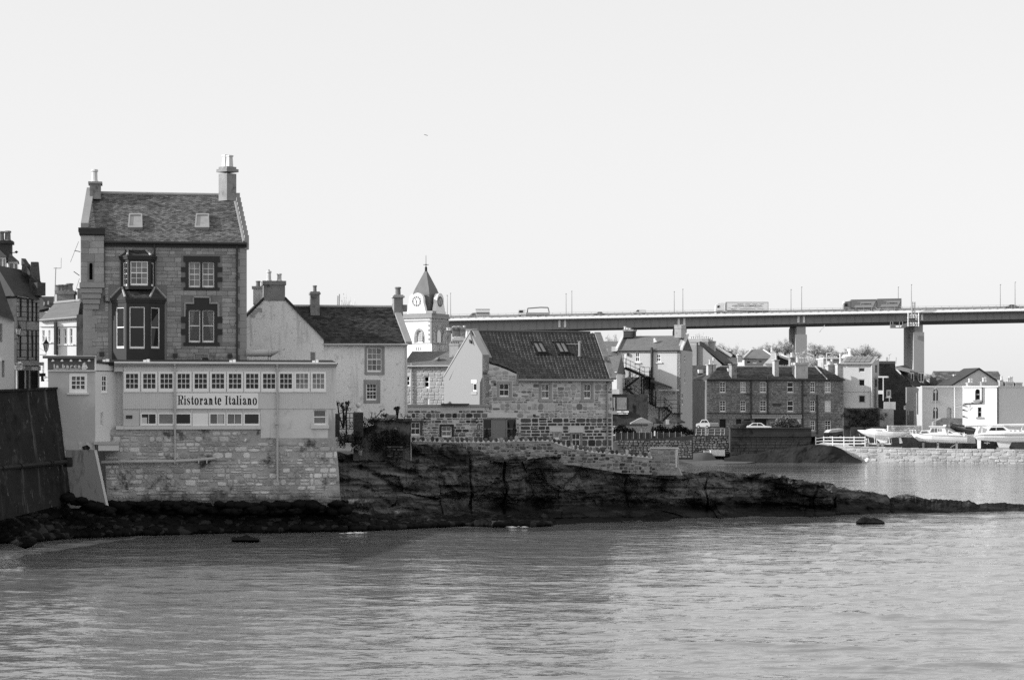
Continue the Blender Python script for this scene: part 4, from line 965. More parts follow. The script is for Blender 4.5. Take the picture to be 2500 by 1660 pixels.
# ================================================================ LA BARCA BLOCK and its buttress
def barca():
    fc = Fac(118, 125.2, 10); t = thing('harbour_bar', 'grey painted block with one small white window at the end of the sea wall', 'building', fc.pt(180,1235,-2))
    hw = fc.rect(169,912,213,959)
    wall('wall', M['barca'], t, fc, rpoly((fc.u(117.5),fc.u(232.5),fc.z(175,1100),fc.z(175,874))), 4.0, [hw], .1)
    # faint joints of the painted blockwork
    w = window(t, fc, (hw[0]-.02,hw[1]+.02,hw[2],hw[3]), 3, 3, .05, .17, .05, g='clear', base=.0, mid=False)
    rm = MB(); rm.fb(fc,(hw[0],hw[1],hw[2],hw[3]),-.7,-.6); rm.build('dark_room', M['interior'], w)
    bt = MB(); bt.poly(fc, [(193.2,952),(194,933),(197,944),(200.5,951)], -.30,-.28); bt.poly(fc, [(189,951),(192.6,942),(192.8,951)], -.30,-.28); bt.build('toy_sailboat', M['white'], w)
    MB().cyl(fc.pt(180,923,-.2), fc.pt(180,923,-.18), .085, None, 14).build('round_plate', M['curtain'], w)
    MB().pb(fc,163.5,959.5,217,963.5,-.02,.10).build('sill', M['barcaside'], t)
    # right side, lighter paint, running back to the restaurant
    f2 = Fac(232.5,fc.Y(232.5),64); e = f2.u(285)
    h1 = f2.rect(248,915,262,958); h2 = f2.rect(246,1006,252,1040)
    wall('side_wall', M['barcaside'], t, f2, [f2.uz(232.5,1085),f2.uz(285,1085),f2.uz(285,890),f2.uz(232.5,883)], .5, [h1,h2], .2)
    window(t, f2, h1, 2, 3, .08, .09, .04, g='glass', mid=False, sill=.05); window(t, f2, h2, 1, 2, .12, .05, .03, g='glass2', mid=False)
    k = MB(); k.add([f2.pt(232,883,.06),f2.pt(286,889,.06),f2.pt(286,889,-.3),f2.pt(232,883,-.3),f2.pt(232,886,.06),f2.pt(286,892,.06),f2.pt(286,892,-.3),f2.pt(232,886,-.3)],[(0,1,2,3),(4,5,6,7),(0,1,5,4)]); k.build('roof_edge', M['gutter'], t)
    MB().pb(f2,232,905,285,906.5,0,.03).build('string_line', M['gutter'], t)
    sh = MB(); sh.pb(fc,229,1078,290,1085,-1.6,.25); sh.build('ledge', M['barca'], t); MB().pb(fc,240,1085.5,290,1100,-1.6,.2).build('concrete_lintel', M['barcaside'], t)
    # buttress
    b = MB(); lo = [(170,1246),(267,1246)]; a = [fc.pt(160,1098,.05),fc.pt(235,1098,.05),fc.pt(264,1240,.75),fc.pt(160,1240,.75)]
    bk = [fc.pt(160,1098,-3),fc.pt(234,1098,-3),fc.pt(258,1240,-3),fc.pt(160,1240,-3)]
    b.hexa([a[3],a[2],bk[2],bk[3],a[0],a[1],bk[1],bk[0]]); b.build('buttress', M['buttress'], t)
    MB().add([a[1]+Vector((-.12,-.03,0)),a[1]+Vector((.04,-.02,0)),a[2]+Vector((.06,-.03,0)),a[2]+Vector((-.08,-.04,0))],[(0,1,2,3)]).build('buttress_edge', M['barcaside'], t)
    for pts in ([(190,1079),(203,1080),(199,1094),(194,1096)],[(209,1078),(226,1085),(222,1097),(211,1086)]): MB().poly(fc, pts, 0, .012).build('bare_plaster', M['rendered'], t)
    MB().poly(fc, [(201,1090),(213,1086),(221,1093),(214,1099),(203,1098)], -.0, .05).build('broken_hole', M['concrete'], t)
    # name board
    s = MB().pb(fc,116,873,233,906,.05,.14).build('name_board', M['whitetrim'], None)
    tag(s, 'grey name board reading la barca with a white sailing boat, under a dark canopy', 'sign')
    MB().pb(fc,117,875,230.5,903,.15,.16).build('board_face', M['signdark'], s)
    k = MB(); k.pb(fc,104,869,231,875,.0,.42); k.build('canopy', M['signdark'], s)
    MB().pb(fc,104,868,235,869.5,-.1,.40).build('canopy_edge', M['whitetrim'], s)
    MB().pb(fc,231,868.5,234.8,905,.0,.20).build('board_end', M['whitetrim'], s)
    z = crop(110,860,130/2362)
    def lt(tx, x0,y0,x1,y1, bold=True):
        a = z(x0,y0); bb = z(x1,y1); lettering(s, fc, tx, a[0],a[1],bb[0],bb[1], M['whitetrim'], .165, bold)
    for ch, x0, x1, y0 in (('l',385,425,525),('a',485,605,575),('b',765,885,525),('a',940,1058,575),('r',1125,1225,575),('c',1272,1398,575),('a',1455,1575,575)): lt(ch,x0,y0,x1,690)
    lt('RISTORANTE ITALIANO',385,712,1575,762)
    em = MB(); em.poly(fc, [z(*p) for p in ((1612,715),(1855,712),(1832,762),(1640,762))], .162,.168); em.poly(fc, [z(*p) for p in ((1618,700),(1660,560),(1680,490),(1782,425),(1785,700))], .162,.168); em.poly(fc, [z(*p) for p in ((1795,700),(1792,600),(1805,510),(1860,600),(1905,695),(1860,700))], .162,.168); em.build('boat_emblem', M['whitetrim'], s)
    for i in range(5):
        a = z(350+i*400,330); l = MB(); l.cyl(fc.pt(a[0],876,.16), fc.pt(a[0],879,.30), .018); l.lathe(fc.pt(a[0],882.5,.32), [(.085,0),(.075,.06),(.03,.12)], 8); l.build('board_lamp', M['whitetrim'], s)
barca()
# ================================================================ LEFT STREET beyond the sea wall
def left_street():
    # stone tenement whose front runs away down the street
    fc = Fac(41, 142, 48); t = thing('stone_tenement', 'dark stone tenement in the street at the left edge, fish and chip shop below', 'house', fc.pt(70,930,-2))
    w1 = [fc.rect(*r) for r in ((47,729,52,774),(65,734,69.5,781),(76,737,80.5,785),(86,739,90,783))]; w2 = [fc.rect(*r) for r in ((47,820,51,872),(65,818,69.5,875),(76,819,80.5,872),(86,820,89.5,880))]
    out = [fc.uz(41,955),fc.uz(96,955),fc.uz(96,733),fc.uz(41,723)]
    wall('wall', M['darkstone'], t, fc, out, 4, w1+w2, .25)
    for r in w1+w2: window(t, fc, r, 1, 2, .18, .06, .03, m=M['fascia'], g='glass')
    cells = coursing(out[0][0], out[1][0], fc.z(70,890), fc.z(70,730), (.30,.5), (.6,1.3), w1+w2, None, random.Random(3))
    lay_stones(t, fc, cells, M['terr'], .03, .03, .3, 120, 0, 5)
    rf = MB(); e0, e1 = fc.pt(36,722,.2), fc.pt(98,733,.2); r0, r1 = e0-fc.n*2.1+Vector((0,0,2.1)), e1-fc.n*2.1+Vector((0,0,2.1)); b0, b1 = e0-fc.n*4.2, e1-fc.n*4.2
    rf.quad(e0,e1,r1,r0); rf.quad(r0,r1,b1,b0); rf.add([e0,r0,b0],[(0,1,2)]); rf.build('roof', M['slate2'], t)
    sk = MB(); a, b_ = fc.pt(97,716,.1), r1+Vector((0,0,.3)); sk.hexa([a,a+fc.t*.35,b_+fc.t*.35,b_]+[p+Vector((0,0,.45)) for p in (a,a+fc.t*.35,b_+fc.t*.35,b_)]); sk.build('skew', M['darkstone'], t)
    MB().fb(fc,(fc.u(95)-.3,fc.u(95)+.35,fc.z(95,722),fc.z(95,690)),-.6,.25).build('skew_block', M['darkstone'], t)
    for px, y0, y1, dd in ((64,645,668,-1.6),(85,640,690,-.9)):
        c = MB(); p = fc.w(fc.u(95),0,dd); z0, z1 = CH+(HY-y1)/F*p.y, CH+(HY-y0)/F*p.y; p = P(px,y1,p.y); h = z1-z0
        c.hexa([p+Vector(q) for q in ((-.4,-.3,-1),(.4,-.3,-1),(.4,.3,-1),(-.4,.3,-1),(-.22,-.2,h),(.22,-.2,h),(.22,.2,h),(-.22,.2,h))]); c.build('chimney_stump', M['darkstone'], t)
    # shop front
    s = MB(); a, b_ = fc.u(43), fc.u(97)
    s.fb(fc,(a,b_,fc.z(70,892),fc.z(70,884)),0,.4); s.fb(fc,(a,b_,fc.z(70,904),fc.z(70,893)),0,.12)
    for x in (43,62,72,95): s.pb(fc,x-1,904,x+1.6,955,0,.15)
    sf = s.build('shop_front', M['terr'], t)
    for r in ((46,906,60,955),(78,908,92,955)): MB().pb(fc,*r,0,.05).build('shop_door', M['dark'], sf)
    for r in ((55,893,61.5,901),(77,895,92,903)): MB().pb(fc,*r,.12,.15).build('shop_letter_panel', M['rubble'], sf)
    # projecting sign
    s = MB(); fs = Fac(34,139,4); s.pb(fs,34,886,54,902.5,-.08,.0); so = s.build('hanging_sign', M['cream'], None); tag(so, 'small white board reading fish and chips, hung out from the dark tenement', 'sign')
    lettering(so, fs, 'FISH & CHIPS', 35,887,53,891.5, M['ink'], .01, True)
    f = MB(); f.poly(fs, [(39.5,901),(39,897),(41,892.5),(48,892.5),(50,893.5),(46,896),(42,897.5),(41,900.5)], .005,.012); f.build('fish_emblem', M['fascia'], so)
    # dark bracket sign at the corner
    s = MB(); fd = Fac(96,150,6); s.pb(fd,96.5,911,111,919,-.1,0); s.pb(fd,100,919,106,926,-.1,0); s.pb(fd,100,926,108,931,-.1,0); s.pb(fd,95,913,98,916,-.2,.1)
    tag(s.build('bracket_sign', M['iron'], None), 'dark stepped sign board at the corner of the tenement', 'sign')
    # rendered house at the very edge
    f2 = Fac(35,132,40); t2 = thing('rendered_house', 'plain grey rendered house with a dormer at the far left edge', 'house', f2.pt(10,960,-2))
    wr = [f2.rect(4.5,880,11,921), f2.rect(-2,790,6,835)]
    wall('wall', M['barca'], t2, f2, [f2.uz(-40,985),f2.uz(35,965),f2.uz(34,785),f2.uz(-40,755)], 6, wr, .25)
    for r in wr: window(t2, f2, r, 1, 2, .18, .07, .04, m=M['fascia'], g='glass')
    rf = MB(); e0, e1 = f2.pt(-45,754,.25), f2.pt(36.5,785,.25); r0, r1 = e0-f2.n*3.2+Vector((0,0,4.2)), e1-f2.n*3.2+Vector((0,0,4.2)); b0, b1 = e0-f2.n*6.4, e1-f2.n*6.4
    rf.quad(e0,e1,r1,r0); rf.quad(r0,r1,b1,b0); rf.add([e1,r1,b1],[(0,1,2)]); rf.build('roof', M['slate2'], t2)
    MB().pb(f2,-3,873,4,882,0,.3).build('alarm_box', M['cream'], t2)
    # upper house behind with white dormers
    f3 = Fac(30,152,40); t3 = thing('dormer_house', 'dark slate roof with two white dormer windows behind the rendered house, left edge', 'house', f3.pt(0,900,-3))
    wall('wall', M['darkstone'], t3, f3, [f3.uz(-60,930),f3.uz(40,930),f3.uz(40,728),f3.uz(-60,690)], 7, [], .1)
    e0, e1 = f3.pt(-60,690,.2), f3.pt(43,726,.2); r0, r1 = e0-f3.n*3.5+Vector((0,0,3.8)), e1-f3.n*3.5+Vector((0,0,3.8)); b0, b1 = e0-f3.n*7, e1-f3.n*7
    rf = MB(); rf.quad(e0,e1,r1,r0); rf.quad(r0,r1,b1,b0); rf.add([e1,r1,b1],[(0,1,2)]); rf.build('roof', M['slate2'], t3)
    for x0, x1, y0, y1 in ((-6,14,627,678),(20,43,638,688)):
        d = MB(); fd = Fac(x0,149.5 if x0 < 0 else 150.5,12); d.pb(fd,x0,y0,x1,y1,-3.0,0); dm = d.build('dormer', M['whitetrim'], t3)
        xm = x0+(x1-x0)*.62
        MB().pb(fd,x0+3,y0+5,xm-2,y1-9,-.02,.012).build('dormer_pane', M['glass2'], dm); MB().pb(fd,xm+2,y0+6,x1-1.5,y1-12,-.02,.012).build('dormer_pane', M['glass2'], dm)
        c = MB(); q = [fd.pt(x0-3,y0,.3),fd.pt(x1+3,y0,.3),fd.pt(x1+3,y0,.3)-fd.n*3.2,fd.pt(x0-3,y0,.3)-fd.n*3.2]; ap = fd.pt((x0+x1)/2-7,y0-19,-1.4); c.add(q+[ap],[(0,1,4),(1,2,4),(2,3,4),(3,0,4),(0,1,2,3)]); c.build('dormer_roof', M['slate2'], dm)
    f4 = Fac(0,156,8); chimney(t3, f4, -12,594,27,640,1.2, M['darkstone'], M['darkstone'], [(3,565,.22),(19,564,.22)], cap=.12, potm='potdark')
    MB().tube([f4.pt(26,617,0), f4.pt(40,617,0)], .03).lathe(f4.pt(40,619,0),[(.02,0),(.14,.1),(.02,.2)],6).build('aerial_bracket', M['iron'], t3)
    # street lamps
    for px, py, Y, bx, lab in ((45,800,139,34,'old lantern street lamp on a bracket in front of the dark tenement'),(112.5,838,158,97,'old lantern street lamp on a bracket against the pale building')):
        k = 26.5/Y*5.0; o = P(px,py+16,Y); l = MB(); s_ = Y/F
        l.lathe(o+Vector((0,0,-4*s_)), [(.5*s_,-4*s_),(2.0*s_,0),(4.2*s_,2*s_)], 6)
        for i in range(6):
            a = 2*pi*i/6; l.cyl(o+Vector((4.0*s_*cos(a),4.0*s_*sin(a),-2*s_)), o+Vector((7.2*s_*cos(a),7.2*s_*sin(a),14*s_)), .5*s_, None, 4)
        l.lathe(o+Vector((0,0,14*s_)), [(8*s_,0),(7.4*s_,2*s_),(3*s_,8*s_),(1.4*s_,12*s_),(1.6*s_,14*s_),(.3*s_,19*s_)], 8)
        bp = P(bx,py+20,Y); l.tube([o+Vector((0,0,-8*s_)), o+Vector((0,0,-12*s_)), bp+Vector((0,0,-8*s_))], .7*s_, 5); l.tube([o+Vector((0,0,-6*s_)), bp+Vector((0,0,8*s_))], .35*s_, 4)
        lo = l.build('street_lamp', M['iron'], None); tag(lo, lab, 'street lamp', 'lantern street lamps in the left street')
        MB().lathe(o+Vector((0,0,-1*s_)), [(3.8*s_,0),(6.4*s_,14*s_)], 6).build('lantern_glass', M['blind'], lo)
    # sunlit pale building
    f5 = Fac(98,186,-14); t5 = thing('pale_town_house', 'brightly sunlit pale building between the dark tenement and the tall house', 'house', f5.pt(145,900,-3))
    ws = [f5.rect(*r) for r in ((103,806,109,835),(118,806,123,835),(140,803,147,841),(155.5,803,162,840),(170,802,177,840))]
    wl = [f5.rect(*r) for r in ((103,884,108,918),(116,884,122,925))]
    wall('wall', M['whitewash'], t5, f5, [f5.uz(96,945),f5.uz(186.5,945),f5.uz(186.5,776),f5.uz(96,784)], 8, ws+wl, .2)
    for r in ws+wl: window(t5, f5, r, 1, 2, .15, .07, .05, g='glass2', sill=.12)
    MB().pb(f5,95,784,187,797,-.1,.12).build('cornice', M['whitewash'], t5)
    e0, e1 = f5.pt(95,783,.3), f5.pt(190,775,.3); r0, r1 = f5.pt(133,741,-4), f5.pt(196,735,-4); rf = MB(); rf.quad(e0,e1,r1,r0); bb0, bb1 = e0-f5.n*8.4, e1-f5.n*8.4; rf.quad(r0,r1,bb1,bb0); rf.add([e0,r0,bb0],[(0,1,2)]); rf.build('roof', M['slateroof'], t5)
    MB().tube([r0,r1], .2, 6).build('ridge_tile', M['lead'], t5); MB().tube([e0,e1], .12, 6).build('gutter', M['lead'], t5)
    MB().pb(f5,131.5,786,137,866,0,.35).build('downpipe', M['gutter'], t5)
    MB().pb(f5,187,768,206,870,-2,.5).build('side_wall', M['darkstone'], t5)
    f6 = Fac(137,192,4); ch = chimney(t5, f6, 138,717,180,745,1.5, M['terr'], M['terr'], [(143,696,.32),(151,695,.32),(160,695,.3),(170,692,.3)], cap=.1, potm='potdark'); chimney(t5, f6, 189,706,202,740,1.2, M['terr'], cap=.05)
    # houses further back
    f7 = Fac(98,215,10); t7 = thing('dark_roofed_house', 'dark slate roof with two small vents, far behind the pale building', 'house', f7.pt(110,800,-3))
    wall('wall', M['greywall'], t7, f7, [f7.uz(70,900),f7.uz(133,900),f7.uz(133,762),f7.uz(70,762)], 6, []); rf = MB(); rf.quad(f7.pt(70,763,.2),f7.pt(118,752,.2),f7.pt(100,724,-3),f7.pt(70,722,-3)); rf.quad(f7.pt(70,722,-3),f7.pt(100,724,-3),f7.pt(118,752,.2)-f7.n*6,f7.pt(70,763,.2)-f7.n*6); rf.quad(f7.pt(100,724,-3),f7.pt(134,724,-3.5),f7.pt(134,752,-1),f7.pt(118,752,.2)); rf.build('roof', M['slate2'], t7)
    for x, y in ((107,741),(117,739)): MB().pb(f7,x-1.2,y-4,x+1.2,y+5,-2.5,.1).build('vent_pipe', M['cream'], t7)
    # aerials
    a = MB(); Y = 190; a.tube([P(133,745,Y),P(136,653,Y)], .05); a.tube([P(131,655,Y),P(149,655,Y)], .03); a.tube([P(149,655,Y),P(149.5,630,Y)], .025)
    tag(a.build('television_aerial', M['cable'], None), 'tall thin aerial mast above the pale building', 'aerial')
    a = MB(); Y = 131.3; a.tube([P(196,615,Y),P(182,612,Y)], .025); a.tube([P(192,590,Y),P(172,640,Y)], .012); a.tube([P(194,673,Y),P(180,663,Y)], .025); a.tube([P(194,680,Y),P(184,712,Y),P(183,738,Y+20)], .012)
    tag(a.build('cable_bracket', M['iron'], None), 'thin wires and brackets on the left edge of the tall house turret', 'cable')
left_street()

# ================================================================ THE WHITE HOUSES behind
def eave_roof(t, fc, pxl, pxr, pye, pyr, D, rm, slates=None, cw=.25, ch=.16, over=.15, inl=0., inr=0., pxm=None, th=.02):
    """ridge roof whose eaves face us; returns eave and ridge ends"""
    pm = pxm or (pxl+pxr)/2; ze = fc.z(pm,pye,over); zr = fc.z(pm,pyr,-D/2)
    u0, u1 = fc.u(pxl), fc.u(pxr)
    E0, E1 = fc.w(u0,ze,over), fc.w(u1,ze,over); R0, R1 = fc.w(u0+inl,zr,-D/2), fc.w(u1-inr,zr,-D/2); B0, B1 = fc.w(u0,ze,-D-over), fc.w(u1,ze,-D-over)
    b = MB(); b.quad(E0,E1,R1,R0); b.quad(R0,R1,B1,B0); b.quad(E0,E1,B1,B0); b.add([E0,R0,B0],[(0,1,2)]); b.add([E1,R1,B1],[(0,1,2)]); ro = b.build('roof', rm, t)
    if slates:
        U = (E1-E0).normalized(); V = (R0-E0); V = V-U*V.dot(U); L = V.length; V.normalize(); W = (E1-E0).length
        slate_field('slates', slates, ro, E0, U, V, W, L, cw, ch, lambda s, v: inl*v/L-.05 <= s <= W-inr*v/L+.05, th)
    return E0, E1, R0, R1, ro
def white_houses():
    fl = Fac(789, 142.6, 10); t = thing('white_long_house', 'long white rendered house with dark slate roof, two dark-framed windows facing us', 'house', fl.pt(890,1015,-3))
    wu, wl_ = fl.rect(896,849,932,908), fl.rect(894,936,920,977)
    wall('wall', M['harl'], t, fl, rpoly((fl.u(786),fl.u(992.5),fl.z(890,1060),fl.z(890,843))), 5.8, [wu,wl_], .16)
    E0,E1,R0,R1,ro = eave_roof(t, fl, 700, 994, 841, 749, 5.8, M['slate2'], M['slate2'], .24, .155, .18, .35, .42, 890, .028)
    MB().tube([R0,R1], .12, 6).build('ridge_tile', M['lead'], ro); MB().tube([fl.w(fl.u(790),E0.z-.02,.26), E1+fl.n*.08], .07, 8).build('gutter', M['pipe'], t)
    sk = MB(); a, b_ = E1+fl.t*-.12, R1+fl.t*-.25; up = Vector((0,0,.2)); sk.hexa([a,a+fl.t*.42,b_+fl.t*.42,b_]+[p+up for p in (a,a+fl.t*.42,b_+fl.t*.42,b_)]); sk.build('skew', M['quoin'], t)
    for (x0,y0,x1,y1), r, c, k in (((890.5,846,939,915),wu,3,4),((888,927,928.5,984),wl_,3,4)):
        s = MB(); X0, Y0, X1, Y1 = (896,849,932,908) if r is wu else (894,936,920,977)
        for q in ((x0,y0,X0,y1),(X1,y0,x1,y1),(X0,y0,X1,Y0),(X0,Y1,X1,y1)): s.pb(fl,*q,-.1,.035)
        so = s.build('window_surround', M['quoin'], t); window(so, fl, r, c, k, .10, .06, .03, g='glass2' if r is wu else 'glass', base=.6)
    p = MB().tube([fl.pt(992,843,.1), fl.pt(992.5,1012,.1)], .06, 8); p.build('downpipe', M['cream'], t)
    chimney(t, fl, 758.5,718,780.5,770,.85, M['chim'], M['chim'], [(768.5,697,.13)], d=-2.1, cap=.06, taper=True, potm='potdark')
    chimney(t, fl, 962,726,984,772,.9, M['chim'], M['chimlight'], [(971.5,701,.19)], d=-2.2, cap=.10, taper=True, potm='potdark')
    MB().pb(fl,984,744,994,760,-3.6,-2.8).build('chimney_shoulder', M['chim'], t)
    # gable-fronted part
    fg = Fac(600, 140.2, 10); g = thing('white_gabled_house', 'white rendered gable with a big dark chimney, right behind the tall house', 'house', fg.pt(700,1015,-3))
    out = [fg.uz(*p) for p in ((560,1060),(790,1060),(790,829),(775,812),(735,772),(697,733),(644,733),(560,816))]
    hw = fg.rect(756,859,771,895)
    wall('gable_wall', M['harl'], g, fg, out, 8.0, [hw], .14); window(g, fg, hw, 1, 1, .1, .05, .03, g='glass2', mid=False)
    for pts in ([(697,733),(735,772),(775,812),(791,830)], [(644,733),(602,775)]):
        s = MB()
        for a, b_ in zip(pts[:-1], pts[1:]):
            A, B = fg.pt(*a), fg.pt(*b_); s.hexa([A-fg.n*8,A+fg.n*.12,B+fg.n*.12,B-fg.n*8]+[p+Vector((0,0,.22)) for p in (A-fg.n*8,A+fg.n*.12,B+fg.n*.12,B-fg.n*8)])
        s.build('skew', M['slate2'], g)
    for i, (x, y, w_, h) in enumerate(((622,762,12,9),(634,757,13,10),(618,771,11,8))): MB().pb(fg,x-w_/2,y-h/2,x+w_/2,y+h/2,0,.03).build('stone', M['chimlight'], g)
    chimney(g, fg, 644,694,696,735,1.1, M['chim'], M['chim'], [(656.5,662,.15),(682,668,.15)], cap=.07, potm='pot')
    MB().cyl(fg.pt(656.5,663,-.55), fg.pt(656.5,658,-.55), .05).build('pot_vent', M['cable'], g)
    fr = Fac(610, 150.5, 10); r_ = thing('rear_house', 'chimney stack and slate roof of a house hidden behind the white gable', 'house', fr.pt(720,1000,-4))
    wall('wall', M['darkstone'], r_, fr, rpoly((fr.u(612),fr.u(790),3,fr.z(700,900))), 8, []); eave_roof(r_, fr, 612, 790, 900, 855, 8, M['slate2'], None, over=.1)
    fr2 = Fac(617,143.6,6); chimney(r_, fr2, 618,703,644,742,1.6, M['chimlight'], M['chim'], [(630,686,.15),(643,688,.15)], cap=.09, potm='potdark')
    a = MB(); a.tube([P(824,750,200),P(824.5,722,200)], .06); a.tube([P(828,748,200),P(828.5,718,200)], .06); tag(a.build('flag_poles', M['cable'], None), 'pair of thin poles above the white house roof', 'poles')
    # hidden neighbour across the lane: throws its gable shadow on the stone house under the clock
    fh = Fac(840,172,4); h = thing('lane_house', 'slate-roofed house across the lane, all but hidden behind the white long house', 'house', fh.pt(900,1000,-3))
    wall('wall', M['darkstone'], h, fh, rpoly((fh.u(840),fh.u(975),3,fh.z(900,850))), 7, []); eave_roof(h, fh, 840, 975, 850, 764, 7, M['slate2'], None)
white_houses()

# ================================================================ STONE HOUSE UNDER THE CLOCK and the CLOCK TOWER
def clock_part():
    fc = Fac(990, 172, -12); t = thing('old_stone_house', 'pale rubble house with a slate roof in front of the clock tower', 'house', fc.pt(1040,1000,-3))
    ws = [fc.rect(1035,918.5,1048,947.5), fc.rect(988,918,1001,942), fc.rect(1036,972,1047,992)]
    wall('wall', M['cotmortar'], t, fc, rpoly((fc.u(985),fc.u(1100),3,fc.z(1040,894))), 6, ws, .18)
    window(t, fc, ws[0], 1, 2, .12, .07, .04, base=.5); window(t, fc, ws[1], 1, 2, .12, .07, .04); window(t, fc, ws[2], 1, 1, .12, .07, .04, g='blind', mid=False)
    cells = coursing(fc.u(985), fc.u(1100), fc.z(1040,1000), fc.z(1040,896), (.2,.32), (.3,.6), ws, None, random.Random(5))
    lay_stones(t, fc, cells, M['palestone'], .03, .03, .5, 260, 0, 7)
    eave_roof(t, fc, 983, 1102, 893, 858, 6, M['slateroof'], M['slateroof'], .35, .2, .2)
    MB().tube([fc.pt(983,894,.28), fc.pt(1100,893.5,.28)], .07, 6).build('gutter', M['pipe'], t); MB().tube([fc.pt(1004.5,886,.12), fc.pt(1004.5,990,.12)], .06, 6).build('downpipe', M['cable'], t)
    s = MB(); s.poly(fc, [(1060,878),(1066,872),(1071,872),(1067,878.5)], -1.2,-.6); s.build('skylight', M['lead'], t)
    ck = chimney(t, fc, 1097,842.5,1119,872,1.2, M['chimlight'], M['chimlight'], [], d=-1.5, cap=.03)
    cw = MB()
    for i in range(5): x = 1100+i*4; cw.cyl(fc.pt(x,842,-2), fc.pt(x+2.5,831+abs(i-2),-2), .12, .11, 6)
    cw.build('chimney_pot', M['potdark'], ck)
    # houses with rows of pots between the clock tower and the cottage
    for (x0,y0,x1,y1,Y,pots,lab,m) in ((1104,804,1137,832,250,[(1107,797),(1111,796),(1115.5,797),(1120,796),(1125,797),(1133.5,795)],'dark chimney stack with a row of pale pots, just right of the clock tower','chim'),
                                  (1105,830,1134,872,225,[(1108,823),(1113,822),(1118,822.5),(1123,822),(1129,823)],'white chimney block with five pale pots below the dark stack','cream'),
                                  (1091,808,1102,835,260,[(1093.5,800),(1098,800)],'small dark stack with two pots against the clock tower corner','chim')):
        f = Fac(x0, Y, 2); s = thing('chimney_stack', lab, 'chimney stack', f.pt((x0+x1)/2, y1+95, -1), 'chimney stacks beside the clock tower')
        chimney(s, f, x0, y0, x1, y1+90, 2.5, M[m], M[m], [(p[0],p[1],.17) for p in pots], cap=.08)
    f = Fac(1134,230,2); s = thing('white_gable', 'white gable end showing behind the peak of the cottage', 'house', f.pt(1150,900,-2)); wall('wall', M['whitewash'], s, f, [f.uz(1132,960),f.uz(1165,960),f.uz(1165,806),f.uz(1139,805)], 5, []); eave_roof(s, f, 1138, 1166, 806, 803, 5, M['slateroof'])
    # ---- tower: square on plan, corner towards us
    Y = 300; al = radians(28.6); s_ = Y/F
    corner = P(1054,800,Y); n1 = Vector((-sin(al),-cos(al),0)); n2 = Vector((cos(al),-sin(al),0))
    a1 = math.degrees(math.atan2(-(-sin(al)),1)); 
    f1 = Fac(1054,Y,-28.6); f2 = Fac(1054,Y,61.4); Wd = -f1.u(985); Wr = Wd
    T = thing('clock_tower', 'white town clock tower with a slated pyramid spire and a weather vane', 'clock tower', corner+(-n1-n2)*(Wd/2)+Vector((0,0,-12)))
    zt, zb = f1.z(1054,776), 3.0
    o1 = arch(f1.rect(1015,806,1032,836), .9); o2 = arch(f2.rect(1066.5,804,1077,836), .9)
    slots = [f1.rect(*r) for r in ((1015,848,1017.5,856),(1020.5,848,1023,856),(1026,848,1028.5,856))]
    wall('wall', M['whitewash'], T, f1, rpoly((-Wd,0,zb,zt)), Wd, [o1]+slots, .25); wall('wall', M['whitewash'], T, f2, rpoly((.005,Wd,zb,zt)), .3, [o2], .25)
    for f, o, r in ((f1,o1,f1.rect(1015,806,1032,836)),(f2,o2,f2.rect(1066.5,804,1077,836))):
        w = window(T, f, (r[0]+.03,r[1]-.03,r[2],r[3]-.05), 4, 5, .2, .10, .06, g='glass2', mid=False, panes=False)
        sr = MB(); k = arch((r[0]-.25,r[1]+.25,r[2],r[3]+.25), 1.1); oo = arch(r, .9)
        for i in range(1, len(oo)-1): sr.hexa([f.w(*oo[i],.0),f.w(*oo[i+1],.0),f.w(*k[i+1],.0),f.w(*k[i],.0),f.w(*oo[i],.06),f.w(*oo[i+1],.06),f.w(*k[i+1],.06),f.w(*k[i],.06)])
        sr.fb(f,(r[1],r[1]+.25,r[2],r[3]-.9),0,.06).fb(f,(r[0]-.25,r[0],r[2],r[3]-.9),0,.06); sr.build('window_arch', M['quoin'], w)
    bd = MB(); bd.fb(f1,(-Wd-.1,.1,f1.z(1054,838),f1.z(1054,837)),0,.1); bd.fb(f2,(-.1,Wd+.1,f1.z(1054,838),f1.z(1054,837)),0,.1); bd.build('string_course', M['quoin'], T)
    for f, sg in ((f1,-1),(f2,1)):
        for i in range(11):
            z0 = f1.z(1054,838)+.1+i*((zt-f1.z(1054,838)-.1)/11); w_ = .55 if i % 2 else .28
            MB().fb(f,(min(0,sg*w_),max(0,sg*w_),z0+.02,z0+.33),-.1,.05).build('quoin', M['quoin'], T)
            if f is f2: MB().fb(f,(Wd-w_,Wd,z0+.02,z0+.33),-.1,.05).build('quoin', M['quoin'], T)
    pr = MB(); zp0, zp1 = zt, f1.z(1054,765)
    for f, u0, u1 in ((f1,-Wd-.15,.15),(f2,-.15,Wd+.15)): pr.fb(f,(u0,u1,zp0-.02,zp0+.16),-.3,.22); pr.fb(f,(u0+.1,u1-.1,zp0+.16,zp1),-.3,.08); pr.fb(f,(u0+.02,u1-.02,zp0-.5,zp0-.28),-.2,.06)
    pr.fb(f1,(-.9,.2,zp1,zp1+.35),-.9,.12); pr.build('parapet', M['quoin'], T)
    cen = corner+(-n1-n2)*(Wd/2); zc = zp0
    hs = Wd*.285; ring = lambda h, z, r=0: [Vector((cen.x,cen.y,z))+(n1*sx+n2*sy)*h for sx, sy in ((1,1),(1,-1),(-1,-1),(-1,1))]
    zz = lambda y: f1.z(1054,y)
    sp = MB(); sp.loft([ring(hs,zc-.5),ring(hs,zz(722)),ring(hs*1.03,zz(717)),ring(hs*.97,zz(711)),ring(hs*.86,zz(703)),ring(hs*.06,zz(656))]); spo = sp.build('spire', M['slateroof'], T)
